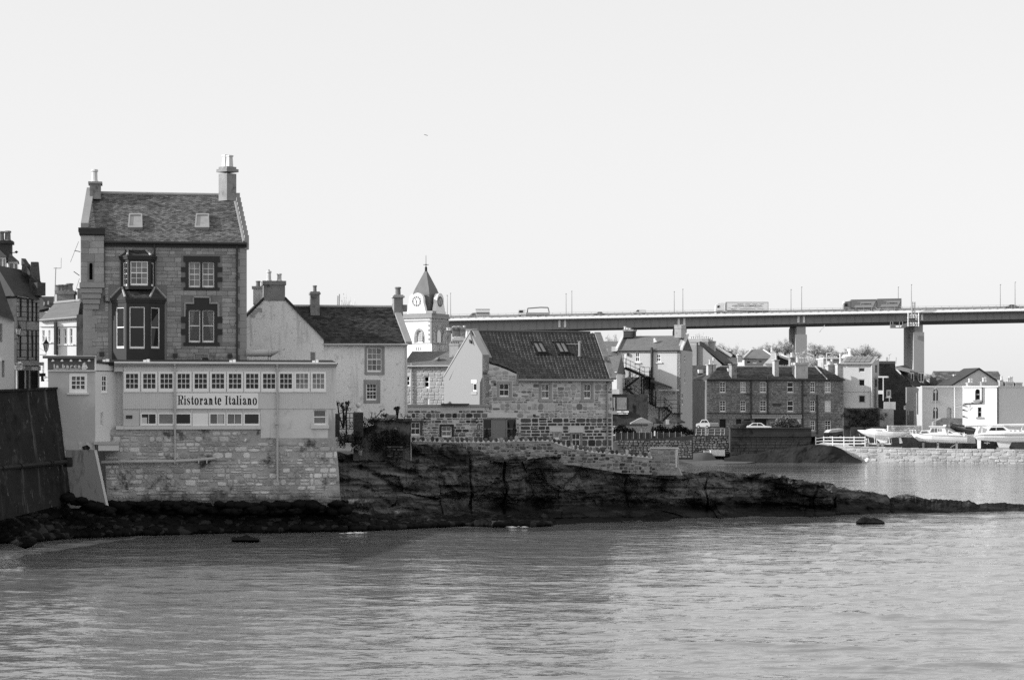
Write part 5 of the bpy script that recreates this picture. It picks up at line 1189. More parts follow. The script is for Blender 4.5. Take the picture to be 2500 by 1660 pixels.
    lv = MB(); lv.fb(f1,(-Wd/2-.55,-Wd/2+.05,zz(726),zz(720)),-Wd/2+hs-.05,-Wd/2+hs+.06); lv.build('louvre', M['quoin'], spo)
    v = MB(); top = Vector((cen.x,cen.y,zz(657))); v.lathe(top,[(.18,-.3),(.16,.4),(.05,.6)],8); v.cyl(top,Vector((cen.x,cen.y,zz(620))),.05,.03,6)
    zv = zz(643); v.tube([Vector((cen.x-.5*13*s_*1.0,cen.y,zv)),Vector((cen.x+13*s_*.5,cen.y,zv))],.04,5); v.lathe(Vector((cen.x,cen.y,zv-.1)),[(.05,0),(.14,.1),(.05,.2)],6); v.tube([cen+Vector((-.2,-.5,zv)),cen+Vector((.2,.5,zv))],.04,5)
    v.build('weather_vane', M['iron'], spo)
    for f, uc, sgn in ((f1,-Wd/2,1),(f2,Wd/2,1)):
        zb_ = zp1+.02; hw_ = 1.05*Wd/5.0
        prof = [(-1.45,0),(-1.45,.28),(-1.22,.34),(-1.14,.75),(-1.0,1.15),(-.92,1.4)]+[(-.92*cos(pi*i/12),1.75+1.0*sin(pi*i/12)) for i in range(0,13)]+[(.92,1.4),(1.0,1.15),(1.14,.75),(1.22,.34),(1.45,.28),(1.45,0)]
        k = .66*Wd/2.9
        pts = [f.w(uc+x*k, zb_+z*k, .05) for x, z in prof]; cb = MB().prism(pts, -f.n*.55).build('clock_gable', M['whitewash'], T)
        c0 = (uc-.12*k, zb_+1.62*k); r = .70*k
        dl = MB(); dl.cyl(f.w(c0[0],c0[1],.04), f.w(c0[0],c0[1],.075), r, None, 28); cd = dl.build('clock_dial', M['whitewash'] if f is f1 else M['greywall'], cb)  # greyer dial on the shaded face, its shade put into the colour
        hd = MB()
        for i in range(28):
            a = 2*pi*i/28; b_ = 2*pi*(i+1)/28; hd.add([f.w(c0[0]+q*sin(x),c0[1]+q*cos(x),.085) for x, q in ((a,r),(b_,r),(b_,r*.93),(a,r*.93))],[(0,1,2,3)])
        for i in range(12):
            a = 2*pi*i/12; dx, dz = sin(a), cos(a); w_ = .075*k if i % 3 else .10*k
            hd.add([f.w(c0[0]+dx*q+dz*w_*sg,c0[1]+dz*q-dx*w_*sg,.09) for q, sg in ((r*.66,-1),(r*.66,1),(r*.88,1),(r*.88,-1))],[(0,1,2,3)])
        hd.build('clock_numerals', M['ink'], cd)
        hn = MB()
        for ang, ln, w_ in ((-28,.82,.045),(178,.62,.06)):
            a = radians(ang); dx, dz = sin(a), cos(a); hn.add([f.w(c0[0]+dx*q+dz*w_*k*sg,c0[1]+dz*q-dx*w_*k*sg,.10) for q, sg in ((-.14*r,-1),(-.14*r,1),(ln*r,.5),(ln*r,-.5))],[(0,1,2,3)])
        hn.build('clock_hand', M['ink'], cd)
    # the far clock gable seen edge-on at the left
    f3 = Fac(985,Y,61.4); f3.o = f1.w(-Wd,0,0); f3.o.z = 0
    prof3 = [(-1.45,0),(-1.0,1.15),(-.92,1.6)]+[(-.92*cos(pi*i/8),1.75+1.0*sin(pi*i/8)) for i in range(9)]+[(1.0,1.15),(1.45,0)]
    k = .66*Wd/2.9; MB().prism([f3.w(Wd/2+x*k, zp1+z*k, .1) for x, z in prof3], f3.n*.5).build('clock_gable', M['whitewash'], T)
clock_part()
# ================================================================ STONE COTTAGE with the pantiled roof
def cottage():
    A_ = 20
    fc = Fac(1178, 150, A_); fg = Fac(1178, 150, A_-90)
    t = thing('stone_cottage', 'stone cottage with dark pantiles, two roof windows and a pale rendered gable', 'cottage', fc.pt(1300,1090,-3))
    wu = [fc.rect(1219,936,1243.5,969), fc.rect(1321.5,936.5,1341.5,974), fc.rect(1424.5,937,1443,974)]
    wd = [fc.rect(1353.5,1055,1366.5,1071), fc.rect(1396,1057,1417,1090)]
    wa = [fc.rect(1003,1031,1026,1062), fc.rect(1078,1040.5,1103,1066)]
    door = fc.rect(1179,1021,1260.5,1074)
    out = [fc.uz(*p) for p in ((940,1110),(1497,1110),(1494,928),(1266,926),(1263,914),(1236,902),(1212,893),(1196,889),(1178,866),(1178,988),(940,988))]
    out = [fc.uz(940,1110),fc.uz(1497,1110),fc.uz(1494,928),fc.uz(1266,926),fc.uz(1263,914),fc.uz(1236,902),fc.uz(1212,893),fc.uz(1196,889),fc.uz(1178,866),(fc.u(1178),fc.z(1178,990)),(fc.u(940),fc.z(960,990))]
    wall('stone_wall', M['cotmortar'], t, fc, out, .7, wu+wd+wa+[door], .16, back=True)
    q = random.Random(12)
    keep = wu+wd+wa+[door]+[fc.rect(1212,927,1251,979),fc.rect(1316,928,1350,984),fc.rect(1418,928,1452,984),fc.rect(1342,1046,1374,1054),fc.rect(1388,1046,1426,1056),fc.rect(1072,1033,1112,1040),fc.rect(1190,1008,1262,1020)]
    ub, zl = fc.u(1270), fc.z(1350,1020)
    cells = coursing(fc.u(990), fc.u(1494), fc.z(1250,1108), fc.z(1200,866), (.17,.40), (.20,.60), keep, out, q, .42)
    low = coursing(ub, fc.u(1494), fc.z(1350,1108), zl, (.22,.44), (.30,.85), keep, out, random.Random(2), .3)
    cells = [c_ for c_ in cells if not (c_[0] >= ub-.1 and c_[3] <= zl+.1)]
    lay_stones(t, fc, low, M['cotdark'], .05, .03, .55, 110, 0, 14, skip=.03)
    up_ = [c_ for c_ in cells if c_[2] > zl and c_[0] > fc.u(1178)]; cells = [c_ for c_ in cells if not (c_[2] > zl and c_[0] > fc.u(1178))]
    lay_stones(t, fc, up_, M['cotpale'], .036, .028, .8, 110, 0, 15, skip=.16, m2=M['cotstone'], m2f=lambda u, z: R.random() < .45)
    lay_stones(t, fc, cells, M['cotstone'], .038, .03, .7, 78, 0, 12, skip=.14, m2=M['cotdark'], m2f=lambda u, z: (u > ub and z < zl and R.random() < .75) or (u < fc.u(1178) and R.random() < .45))
    # dressed margins
    def margin(r, e, sill=True, m='sill'):
        b = MB(); u0,u1,z0,z1 = r
        for qd in ((u0-e,u0,z0,z1+e),(u1,u1+e,z0,z1+e),(u0,u1,z1,z1+e)): b.fb(fc, qd, -.1, .045)
        if sill: b.fb(fc, (u0-e*1.25,u1+e*1.25,z0-.19,z0), -.1, .09)
        return b.build('window_margin', M[m], t)
    gl = ('glass','clear','clear')
    for i, r in enumerate(wu):
        mo = margin(r, .17, True, 'quoin'); window(mo, fc, r, 2, 2, .10, .055, .028, g=gl[i], base=.9)
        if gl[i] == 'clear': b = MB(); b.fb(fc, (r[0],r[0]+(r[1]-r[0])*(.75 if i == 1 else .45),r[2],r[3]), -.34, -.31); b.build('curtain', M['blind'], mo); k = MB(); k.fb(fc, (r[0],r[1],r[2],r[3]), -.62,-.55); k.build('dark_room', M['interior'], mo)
    for i, r in enumerate(wd+wa):
        mo = margin(r, .14, False, 'cotstone' if i < 2 else 'cotdark'); window(mo, fc, r, 2 if i != 0 else 1, 1 if i == 0 else 2, .10, .055, .028, g='glass2' if i in (0,3) else 'glass', base=.4)
    l = MB(); l.pb(fc,1190,1009,1262,1019.5,-.1,.05).pb(fc,1342,1046.5,1373,1053.5,-.1,.05).pb(fc,1390,1047,1424,1055.5,-.1,.05); l.build('stone_lintel', M['sill'], t)
    # door with side lights
    do = MB(); u0,u1,z0,z1 = door
    for a, b in ((1179,1181),(1199,1202),(1235.5,1238.5),(1258.5,1260.5)): do.pb(fc,a,1021,b,1080,-.14,-.05)
    do.fb(fc,(u0,u1,z1-.09,z1),-.14,-.05); dob = do.build('door_frame', M['doorpaint'], t)
    MB().pb(fc,1202,1024,1235.5,1082,-.12,-.08).build('door', M['doorpaint'], dob)
    for a, b in ((1181,1199),(1238.5,1258.5)): MB().pb(fc,a,1024,b,1082,-.13,-.11).build('side_light', M['glass'], dob); MB().pb(fc,a,1046,b,1047.2,-.12,-.07).build('glazing_bar', M['fascia'], dob)
    MB().pb(fc,1212,1070.5,1222.5,1072.5,-.08,-.06).build('letter_plate', M['whitetrim'], dob); MB().tube([fc.pt(1204.5,1057,-.03),fc.pt(1206,1057,-.03)],.03).build('door_handle', M['cable'], dob)
    nb = MB().pb(fc,1166.5,1037,1174.5,1048.5,0,.055).build('number_stone', M['cotdark'], t); lettering(nb, fc, '13', 1168,1038,1175,1047, M['cream'], .06, True)
    for px in (1037,1164):
        b = MB(); b.tube([fc.pt(px,1022,.02),fc.pt(px,1021,.16)],.025); b.lathe(fc.pt(px,1033,.18),[(.04,0),(.09,.03),(.085,.05)],8); b.lathe(fc.pt(px,1024,.18),[(.13,0),(.05,.09),(.02,.12)],8); b.lathe(fc.pt(px,1031,.18),[(.075,-.02),(.09,.18)],6)
        lo = b.build('wall_lantern', M['iron'], t); MB().lathe(fc.pt(px,1029.5,.19),[(.06,-.02),(.095,.13)],6).build('lantern_glass', M['blind'], lo)
    for px, py in ((1209,938),(1305,1014)): MB().pb(fc,px-2.6,py-2.8,px+2.6,py+2.8,0,.07).build('air_brick', M['gutter'], t)
    # pale gable
    L = 7.0; zr = fc.z(1178, 812, -L/2)
    ap = fg.uz(1149,812.5)
    go = [(fg.u(1084.5),fg.z(1084.5,990)),(-.0,fg.z(1178,990)),(-.0,fg.z(1178,866)),fg.uz(1163,838),ap,(fg.u(1084.5),fg.z(1084.5,921))]
    hw = fg.rect(1155,935,1163.5,955)
    wall('pale_gable', M['render'], t, fg, go, .5, [hw], .12, d=.015)
    window(t, fg, hw, 1, 1, .06, .06, .03, g='glass', mid=False)
    MB().pb(fg,1150,927,1163.5,935,0,.05).build('gable_lintel', M['sill'], t); MB().pb(fg,1149.5,956.5,1163.5,963,0,.07).build('gable_sill', M['quoin'], t)
    MB().poly(fg,[(1144.5,829),(1149,832),(1149.5,838),(1146,838)],0,.12).build('gable_vent', M['gutter'], t)
    MB().pb(fc,1080,985,1146,988.5,.05,.4).build('dark_ledge', M['gutter'], t); MB().pb(fc,993,987.5,1197,993,-.3,.10).build('wall_coping', M['quoin'], t)
    # back and side
    Wd = fc.u(1494); b = MB(); z0 = 3.0; ze = out[2][1]
    B0, B1 = fc.w(.05,0,-L), fc.w(Wd,0,-L); at = lambda p, z: Vector((p.x,p.y,z))
    b.quad(at(B0,z0),at(B1,z0),at(B1,ze),at(B0,ze)); b.quad(fc.w(Wd-.01,z0,-.5),at(B1,z0),at(B1,ze),fc.w(Wd-.01,ze,-.5)); b.add([fc.w(Wd-.01,ze,0),at(B1,ze),fc.w(Wd-.01,zr-.1,-L/2)],[(0,1,2)]); b.build('rear_wall', M['cotmortar'], t)
    # roof: a plane from eave to ridge, its lower left corner cut back
    E0, E1 = fc.w(-.05,fc.z(1380,926,.2),.2), fc.w(Wd+.05,fc.z(1380,926,.2),.2)
    Rg0 = fg.w(ap[0],ap[1],-.1); Rg0.z += .05; k = (Wd-.15); zr = Rg0.z
    Rg1 = Rg0+fc.t*k
    U = (E1-E0).normalized(); V = Rg0-E0; V = V-U*V.dot(U); Ln = V.length; V.normalize(); W = (E1-E0).length; N_ = U.cross(V)
    def on(px, py):
        o = Vector((0,0,CH)); d = P(px,py,1)-o; kk = (E0-o).dot(N_)/d.dot(N_); return o+d*kk
    def st(px, py): p = on(px,py)-E0; return p.dot(U), p.dot(V)
    cut = [st(*p) for p in ((1163,840),(1186,872),(1200,886),(1215,888),(1236,896),(1262,909),(1266,926),(1266,932))]
    poly = [(0,Ln),(st(1163,836)[0],Ln*.98)]
    pl = [(W,0),(W,Ln),(.0,Ln),(.0,st(1163,838)[1])]+cut[1:-1]+[(cut[-1][0],0)]
    rb = MB(); pts = [E0+U*a+V*max(b_,0) for a, b_ in pl]; rb.prism(pts, -N_*.10); Bk0, Bk1 = fc.w(-.05,E0.z,-L-.2), fc.w(Wd+.05,E0.z,-L-.2); rb.quad(Rg0,Rg1,Bk1,Bk0); ro = rb.build('roof', M['tile'], t)
    sk_px = [(1297,836.5,1322,836.5,1337.5,864.5,1312,864.5),(1351,836.5,1376.5,836.5,1391.5,864.5,1366,864.5)]
    hol = []
    for q_ in sk_px: hol.append([st(q_[i],q_[i+1]) for i in (0,2,4,6)])
    tb = MB(); tw, th = .27, .215; qq = random.Random(4); rows = int(Ln/th); ncol = int(W/tw)
    sec = [(0,.0),(.12,.045),(.30,.062),(.48,.045),(.62,.008),(.82,-.004),(1.0,.006)]
    for j in range(rows+1):
        for i in range(ncol):
            s0 = i*tw; t0 = j*th; cx, cy = s0+tw/2, t0+th/2
            if not inpoly(cx, cy, pl) or any(inpoly(cx, cy, h) for h in hol): continue
            t1 = min(Ln, t0+th*1.15); j0 = qq.uniform(-.006,.006); vs = []
            for x, h in sec:
                vs.append(E0+U*(s0+x*tw)+V*(t0+j0)+N_*(h*1.15+.045+j0))
            for x, h in sec: vs.append(E0+U*(s0+x*tw)+V*t1+N_*(h*1.15+.018))
            for x, h in sec: vs.append(E0+U*(s0+x*tw)+V*(t0+j0)+N_*(h*1.15+.008))
            m_ = len(sec); tb.add(vs, [(a,a+1,a+1+m_,a+m_) for a in range(m_-1)]+[(a+2*m_,a+1+2*m_,a+1,a) for a in range(m_-1)])
    tag(tb.build('pantiles', M['tile'], ro), kind='stuff')
    for i, q_ in enumerate(sk_px):
        c4 = [on(q_[k],q_[k+1]) for k in (0,2,4,6)]; cen = sum(c4, Vector())/4; inn = [cen+(p-cen)*.80 for p in c4]; s = MB(); up = N_*.16
        for a in range(4):
            b_ = (a+1)%4; s.hexa([c4[a],c4[b_],inn[b_],inn[a],c4[a]+up,c4[b_]+up,inn[b_]+up,inn[a]+up])
        m0, m1 = (inn[0]+inn[1])/2, (inn[2]+inn[3])/2; s.hexa([m0-U*.03,m0+U*.03,m1+U*.03,m1-U*.03]+[p+up for p in (m0-U*.03,m0+U*.03,m1+U*.03,m1-U*.03)])
        e = [c4[3]-U*.25-V*.15,c4[2]+U*.25-V*.15,c4[2]+U*.2,c4[3]-U*.2]; s.hexa(e+[p+up*.7 for p in e])
        so = s.build('skylight', M['iron'], t); so['label'] = ('roof window nearer the gable peak','roof window nearer the flue')[i]
        for a, b_ in ((inn[0],m0),(m0,inn[1])):
            lo_ = inn[3] if a is inn[0] else m1; hi_ = m1 if a is inn[0] else inn[2]; MB().add([p+N_*.10 for p in (a,b_,hi_,lo_)],[(0,1,2,3)]).build('pane', M['glass3'], so)
    MB().tube([Rg0+Vector((0,0,.06)),Rg1+Vector((0,0,.06))-U*.6],.11,8).build('ridge_tile', M['tile'], ro)
    def skew(a, b_, w_, nm, m='quoin'):
        s = MB(); d = (b_-a).normalized(); s.hexa([a,a+U*w_,b_+U*w_,b_]+[p+N_*.16 for p in (a,a+U*w_,b_+U*w_,b_)]); return s.build(nm, M[m], t)
    skew(on(1186,876), Rg0+N_*.02, .42, 'skew_left'.replace('_left',''), 'fascia'); skew(E1-U*.30, Rg1-U*.30, .48, 'skew', 'chim')
    s = MB(); g0, g1 = fg.w(fg.u(1084),fg.z(1084.5,921),.05), fg.w(ap[0],ap[1]+.05,.05); s.hexa([g0,g1,g1-fg.n*.5,g0-fg.n*.5]+[p+Vector((0,0,.14)) for p in (g0,g1,g1-fg.n*.5,g0-fg.n*.5)]); s.build('skew', M['fascia'], t)
    # cut edge board, gutters, pipe
    s = MB(); ep = [E0+U*a+V*b_+N_*.05 for a, b_ in cut[1:-1]]
    s.tube(ep, .07, 6); s.build('verge_board', M['tile'], t)
    MB().tube([fc.pt(1265,928,.30), fc.pt(1497,929,.30)], .085, 8).build('gutter', M['fascia'], t)
    MB().tube([fc.pt(1491,930,.3),fc.pt(1482.5,940,.12),fc.pt(1483,1110,.12)],.06,8).build('downpipe', M['fascia'], t)
    fb = on(1415,873); fl = MB(); fl.cyl(fb-Vector((0,0,.3)), P(1415,836,fb.y), .085, None, 10); fl.cyl(P(1415,835,fb.y),P(1415,833,fb.y),.14,.05,10); fl.cyl(P(1415,870,fb.y),P(1415,868,fb.y),.16,None,10); fl.tube([P(1415,840,fb.y),on(1379,842)+N_*.1],.018)
    fl.build('stove_flue', M['cable'], t)
    # clipped cone bushes by the door
    for px, by, ty, lab in ((1188.5,1076,1050,'clipped cone bush on the left side of the cottage door'),(1256,1076,1034,'taller clipped cone bush on the right side of the cottage door')):
        o = fc.pt(px,by,.55); H = fc.z(px,ty,.55)-o.z; c = MB(); qq = random.Random(px)
        for i in range(420):
            f = qq.random(); a = qq.uniform(0,6.28); r = .27*(1-f)*qq.uniform(.75,1.05); p = o+Vector((r*cos(a),r*sin(a),.1+f*H)); e = [Vector((qq.uniform(-1,1),qq.uniform(-1,1),qq.uniform(-1,1)))*.06 for _ in range(3)]; c.add([p+x for x in e],[(0,1,2)])
        b = thing('cone_bush', lab, 'bush', o, 'cone bushes by the cottage door'); c.build('foliage', M['leaf'], b); MB().lathe(o,[(.13,-.2),(.17,.12)],8).build('planter', M['iron'], b)
    return fc
COT = cottage()

# ================================================================ GARDEN WALL with its cock-and-hen coping
def garden_wall():
    fc = Fac(1003, 143.2, 5); t = thing('garden_wall', 'long curving rubble garden wall with upright coping stones, on top of the rocks', 'wall', fc.pt(1250,1120,-.2))
    top = [(1003,1077),(1085,1080),(1180,1081),(1262,1078),(1320,1077),(1348,1079),(1368,1087),(1398,1096),(1440,1104),(1500,1110),(1560,1116),(1592,1119)]
    bot = [(1592,1158),(1520,1155),(1400,1135),(1300,1132),(1200,1130),(1120,1112),(1003,1106)]
    out = [fc.uz(*p) for p in bot]+[fc.uz(*p) for p in top]
    wall('wall', M['mortar2'], t, fc, out, .5, [])
    q = random.Random(31); cells = coursing(fc.u(1003), fc.u(1592), fc.z(1300,1160), fc.z(1300,1076), (.12,.26), (.16,.46), [], out, q, .3)
    lay_stones(t, fc, cells, M['cotstone'], .035, .03, .9, 300, 0, 32, skip=.03, m2=M['cotdark'], m2f=lambda u, z: R.random() < .4)
    mb = MB(); up = [fc.uz(*p) for p in top]
    for (a, b), (c, d) in zip(up[:-1], up[1:]): mb.hexa([fc.w(a,b,.03),fc.w(c,d,.03),fc.w(c,d,-.5),fc.w(a,b,-.5),fc.w(a,b+.14,.02),fc.w(c,d+.14,.02),fc.w(c,d+.14,-.48),fc.w(a,b+.14,-.48)])
    mb.build('coping_bed', M['coping'], t)
    u = fc.u(1005); ue = fc.u(1590)
    while u < ue:                                      # stones set on edge along the top
        w = q.uniform(.17,.28); h = q.uniform(.26,.40); z = interp(up, u+w/2)
        me = unit_stone(M['cotdark'] if q.random() < .7 else M['cotstone'], q.randrange(10), 1.)
        link('coping_stone', me, fc.w(u+w/2, z+h/2+.02, -.16), t, (0, q.uniform(-.12,.12), fc.ar), (w, .24, h)); u += w+q.uniform(.06,.12)
    f2 = Fac(1592, 146.5, -14); e = thing('wall_end', 'low rubble wall end with a flat pale top, to the right of the garden wall', 'wall', f2.pt(1622,1150,-.3))
    o2 = [f2.uz(*p) for p in ((1588,1160),(1664,1160),(1655,1140),(1652,1095),(1588,1095))]
    wall('wall', M['mortar2'], e, f2, o2, .5, []); MB().pb(f2,1586,1092,1654,1095,-.55,.05).build('flat_coping', M['sill'], e); MB().pb(f2,1649,1096,1653,1142,-.3,.02).build('corner_strip', M['sill'], e)
    cells = coursing(f2.u(1588), f2.u(1664), f2.z(1620,1160), f2.z(1620,1096), (.16,.34), (.2,.55), [], o2, q, .3)
    lay_stones(e, f2, cells, M['cotstone'], .07, .025, 1.2, 120, 0, 33, skip=.12)
garden_wall()

# ================================================================ GARDEN above the rocks
def leaf_clump(b, c, rx, ry, rz, n, s, q):
    for i in range(n):
        v = Vector((q.gauss(0,1),q.gauss(0,1),q.gauss(0,1))); v = v.normalized()*q.random()**.45; p = Vector(c)+Vector((v.x*rx,v.y*ry,v.z*rz))
        e = [Vector((q.uniform(-1,1),q.uniform(-1,1),q.uniform(-1,1)))*s for _ in range(3)]; b.add([p+x for x in e],[(0,1,2)])
def shrub(name, lab, cat, px, py, Y, parts, stemr=.05, m='leaf', group=None, n=260, s=.10, seed=1, stems=()):
    """parts: (px, py, rx px, ry px) clumps; all at distance Y"""
    q = random.Random(seed); o = P(px, py, Y); t = thing(name, lab, cat, o, group); k = Y/F; b = MB()
    for x, y, rx, ry in parts: leaf_clump(b, P(x,y,Y), rx*k, rx*k*.9, ry*k, int(n*max(.4, rx*ry/90)), s, q)
    b.build('foliage', M[m], t); st = MB()
    for x, y, rx, ry in (parts if not stems else [(a,c,1,1) for a,c in stems]):
        mid = line3(o, P(x,y,Y), .5)+Vector((q.uniform(-.1,.1),0,0)); st.tube([o, mid, P(x,y,Y)], stemr*.6, 5)
    st.build('stem', M['bark'], t); return t
def garden():
    # big dark rendered wall with ivy and a drain hole
    fc = Fac(868, 139.6, 4); t = thing('ivy_wall', 'dark stained garden retaining wall with a drain hole and ivy, left of the garden wall', 'wall', fc.pt(930,1095,-.3))
    wall('wall', M['ivywall'], t, fc, [fc.uz(*p) for p in ((862,1125),(1004,1125),(1003,1029),(968,1026),(914,1024),(913,1038),(888,1044),(866,1048))], .8, [])
    MB().pb(fc,912,1020,948,1027,-.7,.15).build('coping_stone', M['chim'], t); MB().pb(fc,966,1022,1006,1030,-.8,.2).build('coping_stone', M['darkstone'], t); MB().pb(fc,944,1013,968,1021,-1,-.1).build('coping_stone', M['chim'], t)
    MB().cyl(fc.pt(965,1048,-.05), fc.pt(965,1048,.03), .12, None, 12).build('drain_collar', M['quoin'], t); MB().cyl(fc.pt(965.5,1049,-.05), fc.pt(965.5,1049,.04), .045, None, 10).build('drain_hole', M['dark'], t)
    pr = MB(); pr.pb(fc,1002,1090,1005,1128,-.3,.05); pr.tube([fc.pt(1002.8,1065,.06),fc.pt(1003,1160,.06)],.03); pr.build('drain_pipe', M['cable'], t)
    q = random.Random(77); b = MB()
    for i in range(60): leaf_clump(b, fc.pt(q.uniform(860,1000), q.uniform(1052,1102), q.uniform(.1,.5)), q.uniform(.2,.5), .25, q.uniform(.15,.4), 80, .06, q)
    for i in range(20): leaf_clump(b, fc.pt(q.uniform(905,1003), 1025+q.uniform(-3,8), .1), .3, .25, .14, 60, .05, q)
    for i in range(10): leaf_clump(b, fc.pt(q.uniform(885,915), q.uniform(1026,1056), .1), .3, .2, .35, 120, .06, q)
    for i in range(16): leaf_clump(b, P(q.uniform(828,880), q.uniform(1062,1084), 138.6), .4, .4, .3, 100, .06, q)
    tag(b.build('ivy', M['leaf2'], None), 'dark ivy hanging over the retaining wall and down onto the rocks', 'ivy', kind='stuff')
    # loose stones walling under it
    f2 = Fac(930,138.6,3); s = thing('drystone_patch', 'small patch of loose drystone walling in the rock below the ivy wall', 'wall', f2.pt(960,1115,0)); q = random.Random(6)
    MB().pb(f2,945,1089,984,1118,-.8,-.1).build('core', M['darkstone'], s)
    cells = coursing(f2.u(944),f2.u(985),f2.z(960,1116),f2.z(960,1089),(.10,.18),(.2,.5),[],None,q,.2); lay_stones(s, f2, cells, M['cotdark'], .02, .16, 1.3, 60, -.05, 6)
    # gate piers and gate
    fp = Fac(820,139.0,4)
    for x0, x1, y0, lab in ((863,887,1007,'dark brick gate pier topped by a stone ball, left of the ivy wall'),(818,829,1010,'dark brick gate pier without a ball, against the restaurant corner')):
        p = thing('gate_pier', lab, 'gate pier', fp.pt((x0+x1)/2,1062,-.3)); MB().pb(fp,x0,y0,x1,1066,-.5,0).build('shaft', M['darkstone'], p)
        cells = coursing(fp.u(x0),fp.u(x1),fp.z(875,1066),fp.z(875,y0),(.09,.10),(.24,.3),[],None,q); lay_stones(p, fp, cells, M['darkstone'], .012, .015, .3, 60, 0, 3, name='brick')
        if x0 > 840:
            o = fp.pt(875,1007,-.25); z = lambda y: fp.z(875,y,-.25)-o.z; b = MB(); r = .165
            b.lathe(o,[(.30,0),(.30,z(1004)),(.2,z(1003)),(.12,z(998)),(.085,z(995.5))],12); rc = z(989.2); b.lathe(o,[(max(.01,r*sin(pi*i/10)),rc-r*cos(pi*i/10)) for i in range(11)],14); b.build('ball_finial', M['sill'], p, True)
    g = thing('iron_gate', 'wrought iron garden gate with scrolls between the brick piers', 'gate', fp.pt(846,1048,-.2)); b = MB()
    for x in (829,838,845,854,862): b.tube([fp.pt(x,1008,-.2),fp.pt(x,1048,-.2)],.018,4)
    for y in (1008.5,1020,1047.5): b.tube([fp.pt(828,y,-.2),fp.pt(863,y,-.2)],.02,4)
    b.build('frame', M['iron'], g); b = MB()
    for cx, cy, r in ((834,1030,.1),(841,1033,.1),(850,1029,.12),(858,1033,.1),(834,1041,.12),(842,1040,.1),(850,1041,.14),(858,1041,.1),(853,1000,.13)):
        c = fp.pt(cx,cy,-.2); b.tube([c+fp.t*(r*(1-.6*i/14)*cos(i*.75))+Vector((0,0,r*(1-.6*i/14)*sin(i*.75))) for i in range(15)],.012,4)
    b.build('scrolls', M['iron'], g); po = MB().tube([fp.pt(845,984,-.15),fp.pt(846,1060,-.15)],.055,6); po.lathe(fp.pt(845,984,-.15),[(.07,-.05),(.09,.05),(.03,.12)],6); tag(po.build('iron_post', M['iron'], None), 'dark iron post standing at the garden gate', 'post')
    shrub('wind_bent_shrub','dark straggly shrub beside the restaurant corner, leaves in tufts','shrub',838,1046,140.5,[(824,983,6,6),(836,990,7,9),(838,1000,6,7),(851,984,5,6)],.08,'leaf',None,150,.07,3)
    shrub('topped_shrub','small dark tree with one flat-topped tuft above the ivy wall','tree',969,1026,140.6,[(966,997,5,5),(973,995,5,4),(970,1002,4,5)],.10,'leaf',None,260,.06,4)
    shrub('bare_shrub','thin leafless shrub with upright twigs on the ivy wall','shrub',912,1024,141,[(908,1008,2,6),(916,1010,3,5),(930,1002,3,3),(938,999,2,2)],.03,'leaf',None,60,.04,5)
    shrub('low_shrub','low dark bush on the ivy wall between the bare shrub and the topped tree','shrub',940,1022,141,[(936,1014,7,5),(944,1014,6,4)],.03,'leaf2',None,200,.07,6)
    shrub('grey_shrub','wispy pale shrub by the white downpipe above the ivy wall','shrub',988,1022,141.5,[(980,1014,6,6),(990,1016,7,6)],.03,'leaf',None,60,.05,7)
    o = P(850,1100.5,136.4); k = 136.4/F; b = MB()
    for x0,x1,y0,y1 in ((-6.8,6.8,0,3),(-5.6,5.6,3,4.5),(-4.9,4.9,4.5,15.5),(-5.6,5.6,15.5,17),(-7,7,17,19)): b.box(o.x+x0*k,o.x+x1*k,o.y+x0*k,o.y+x1*k,o.z+y0*k,o.z+y1*k)
    tag(b.build('garden_pedestal', M['cream'], None), 'small white garden pedestal on the rocks beside the restaurant', 'pedestal')
    pot = thing('flower_pot','clay pot of pale flowers beside the white pedestal','plant pot',P(879,1111,136.2)); MB().lathe(P(879,1111.5,136.2),[(.10,0),(.15,.30),(.17,.32)],10).build('pot', M['chim'], pot)
    q = random.Random(3); b = MB(); c = MB()
    for x, y in ((866,1094),(871,1089),(876,1093),(882,1096),(870,1098),(879,1101)): leaf_clump(b, P(x,y,136.2), .14,.14,.12, 70, .035, q); leaf_clump(c, P(x,y-1,136.1), .14,.12,.11, 22, .03, q)
    b.build('foliage', M['leaf'], pot); c.build('blossom', M['flower'], pot)
    r = MB(); r.tube([P(820,1062,138),P(846,1084,136.8)],.03,4); r.tube([P(824,1062,138.2),P(852,1084,137)],.03,4); tag(r.build('hand_rail', M['iron'], None), 'pair of thin handrails running down the rocks at the restaurant corner', 'railing')
garden()

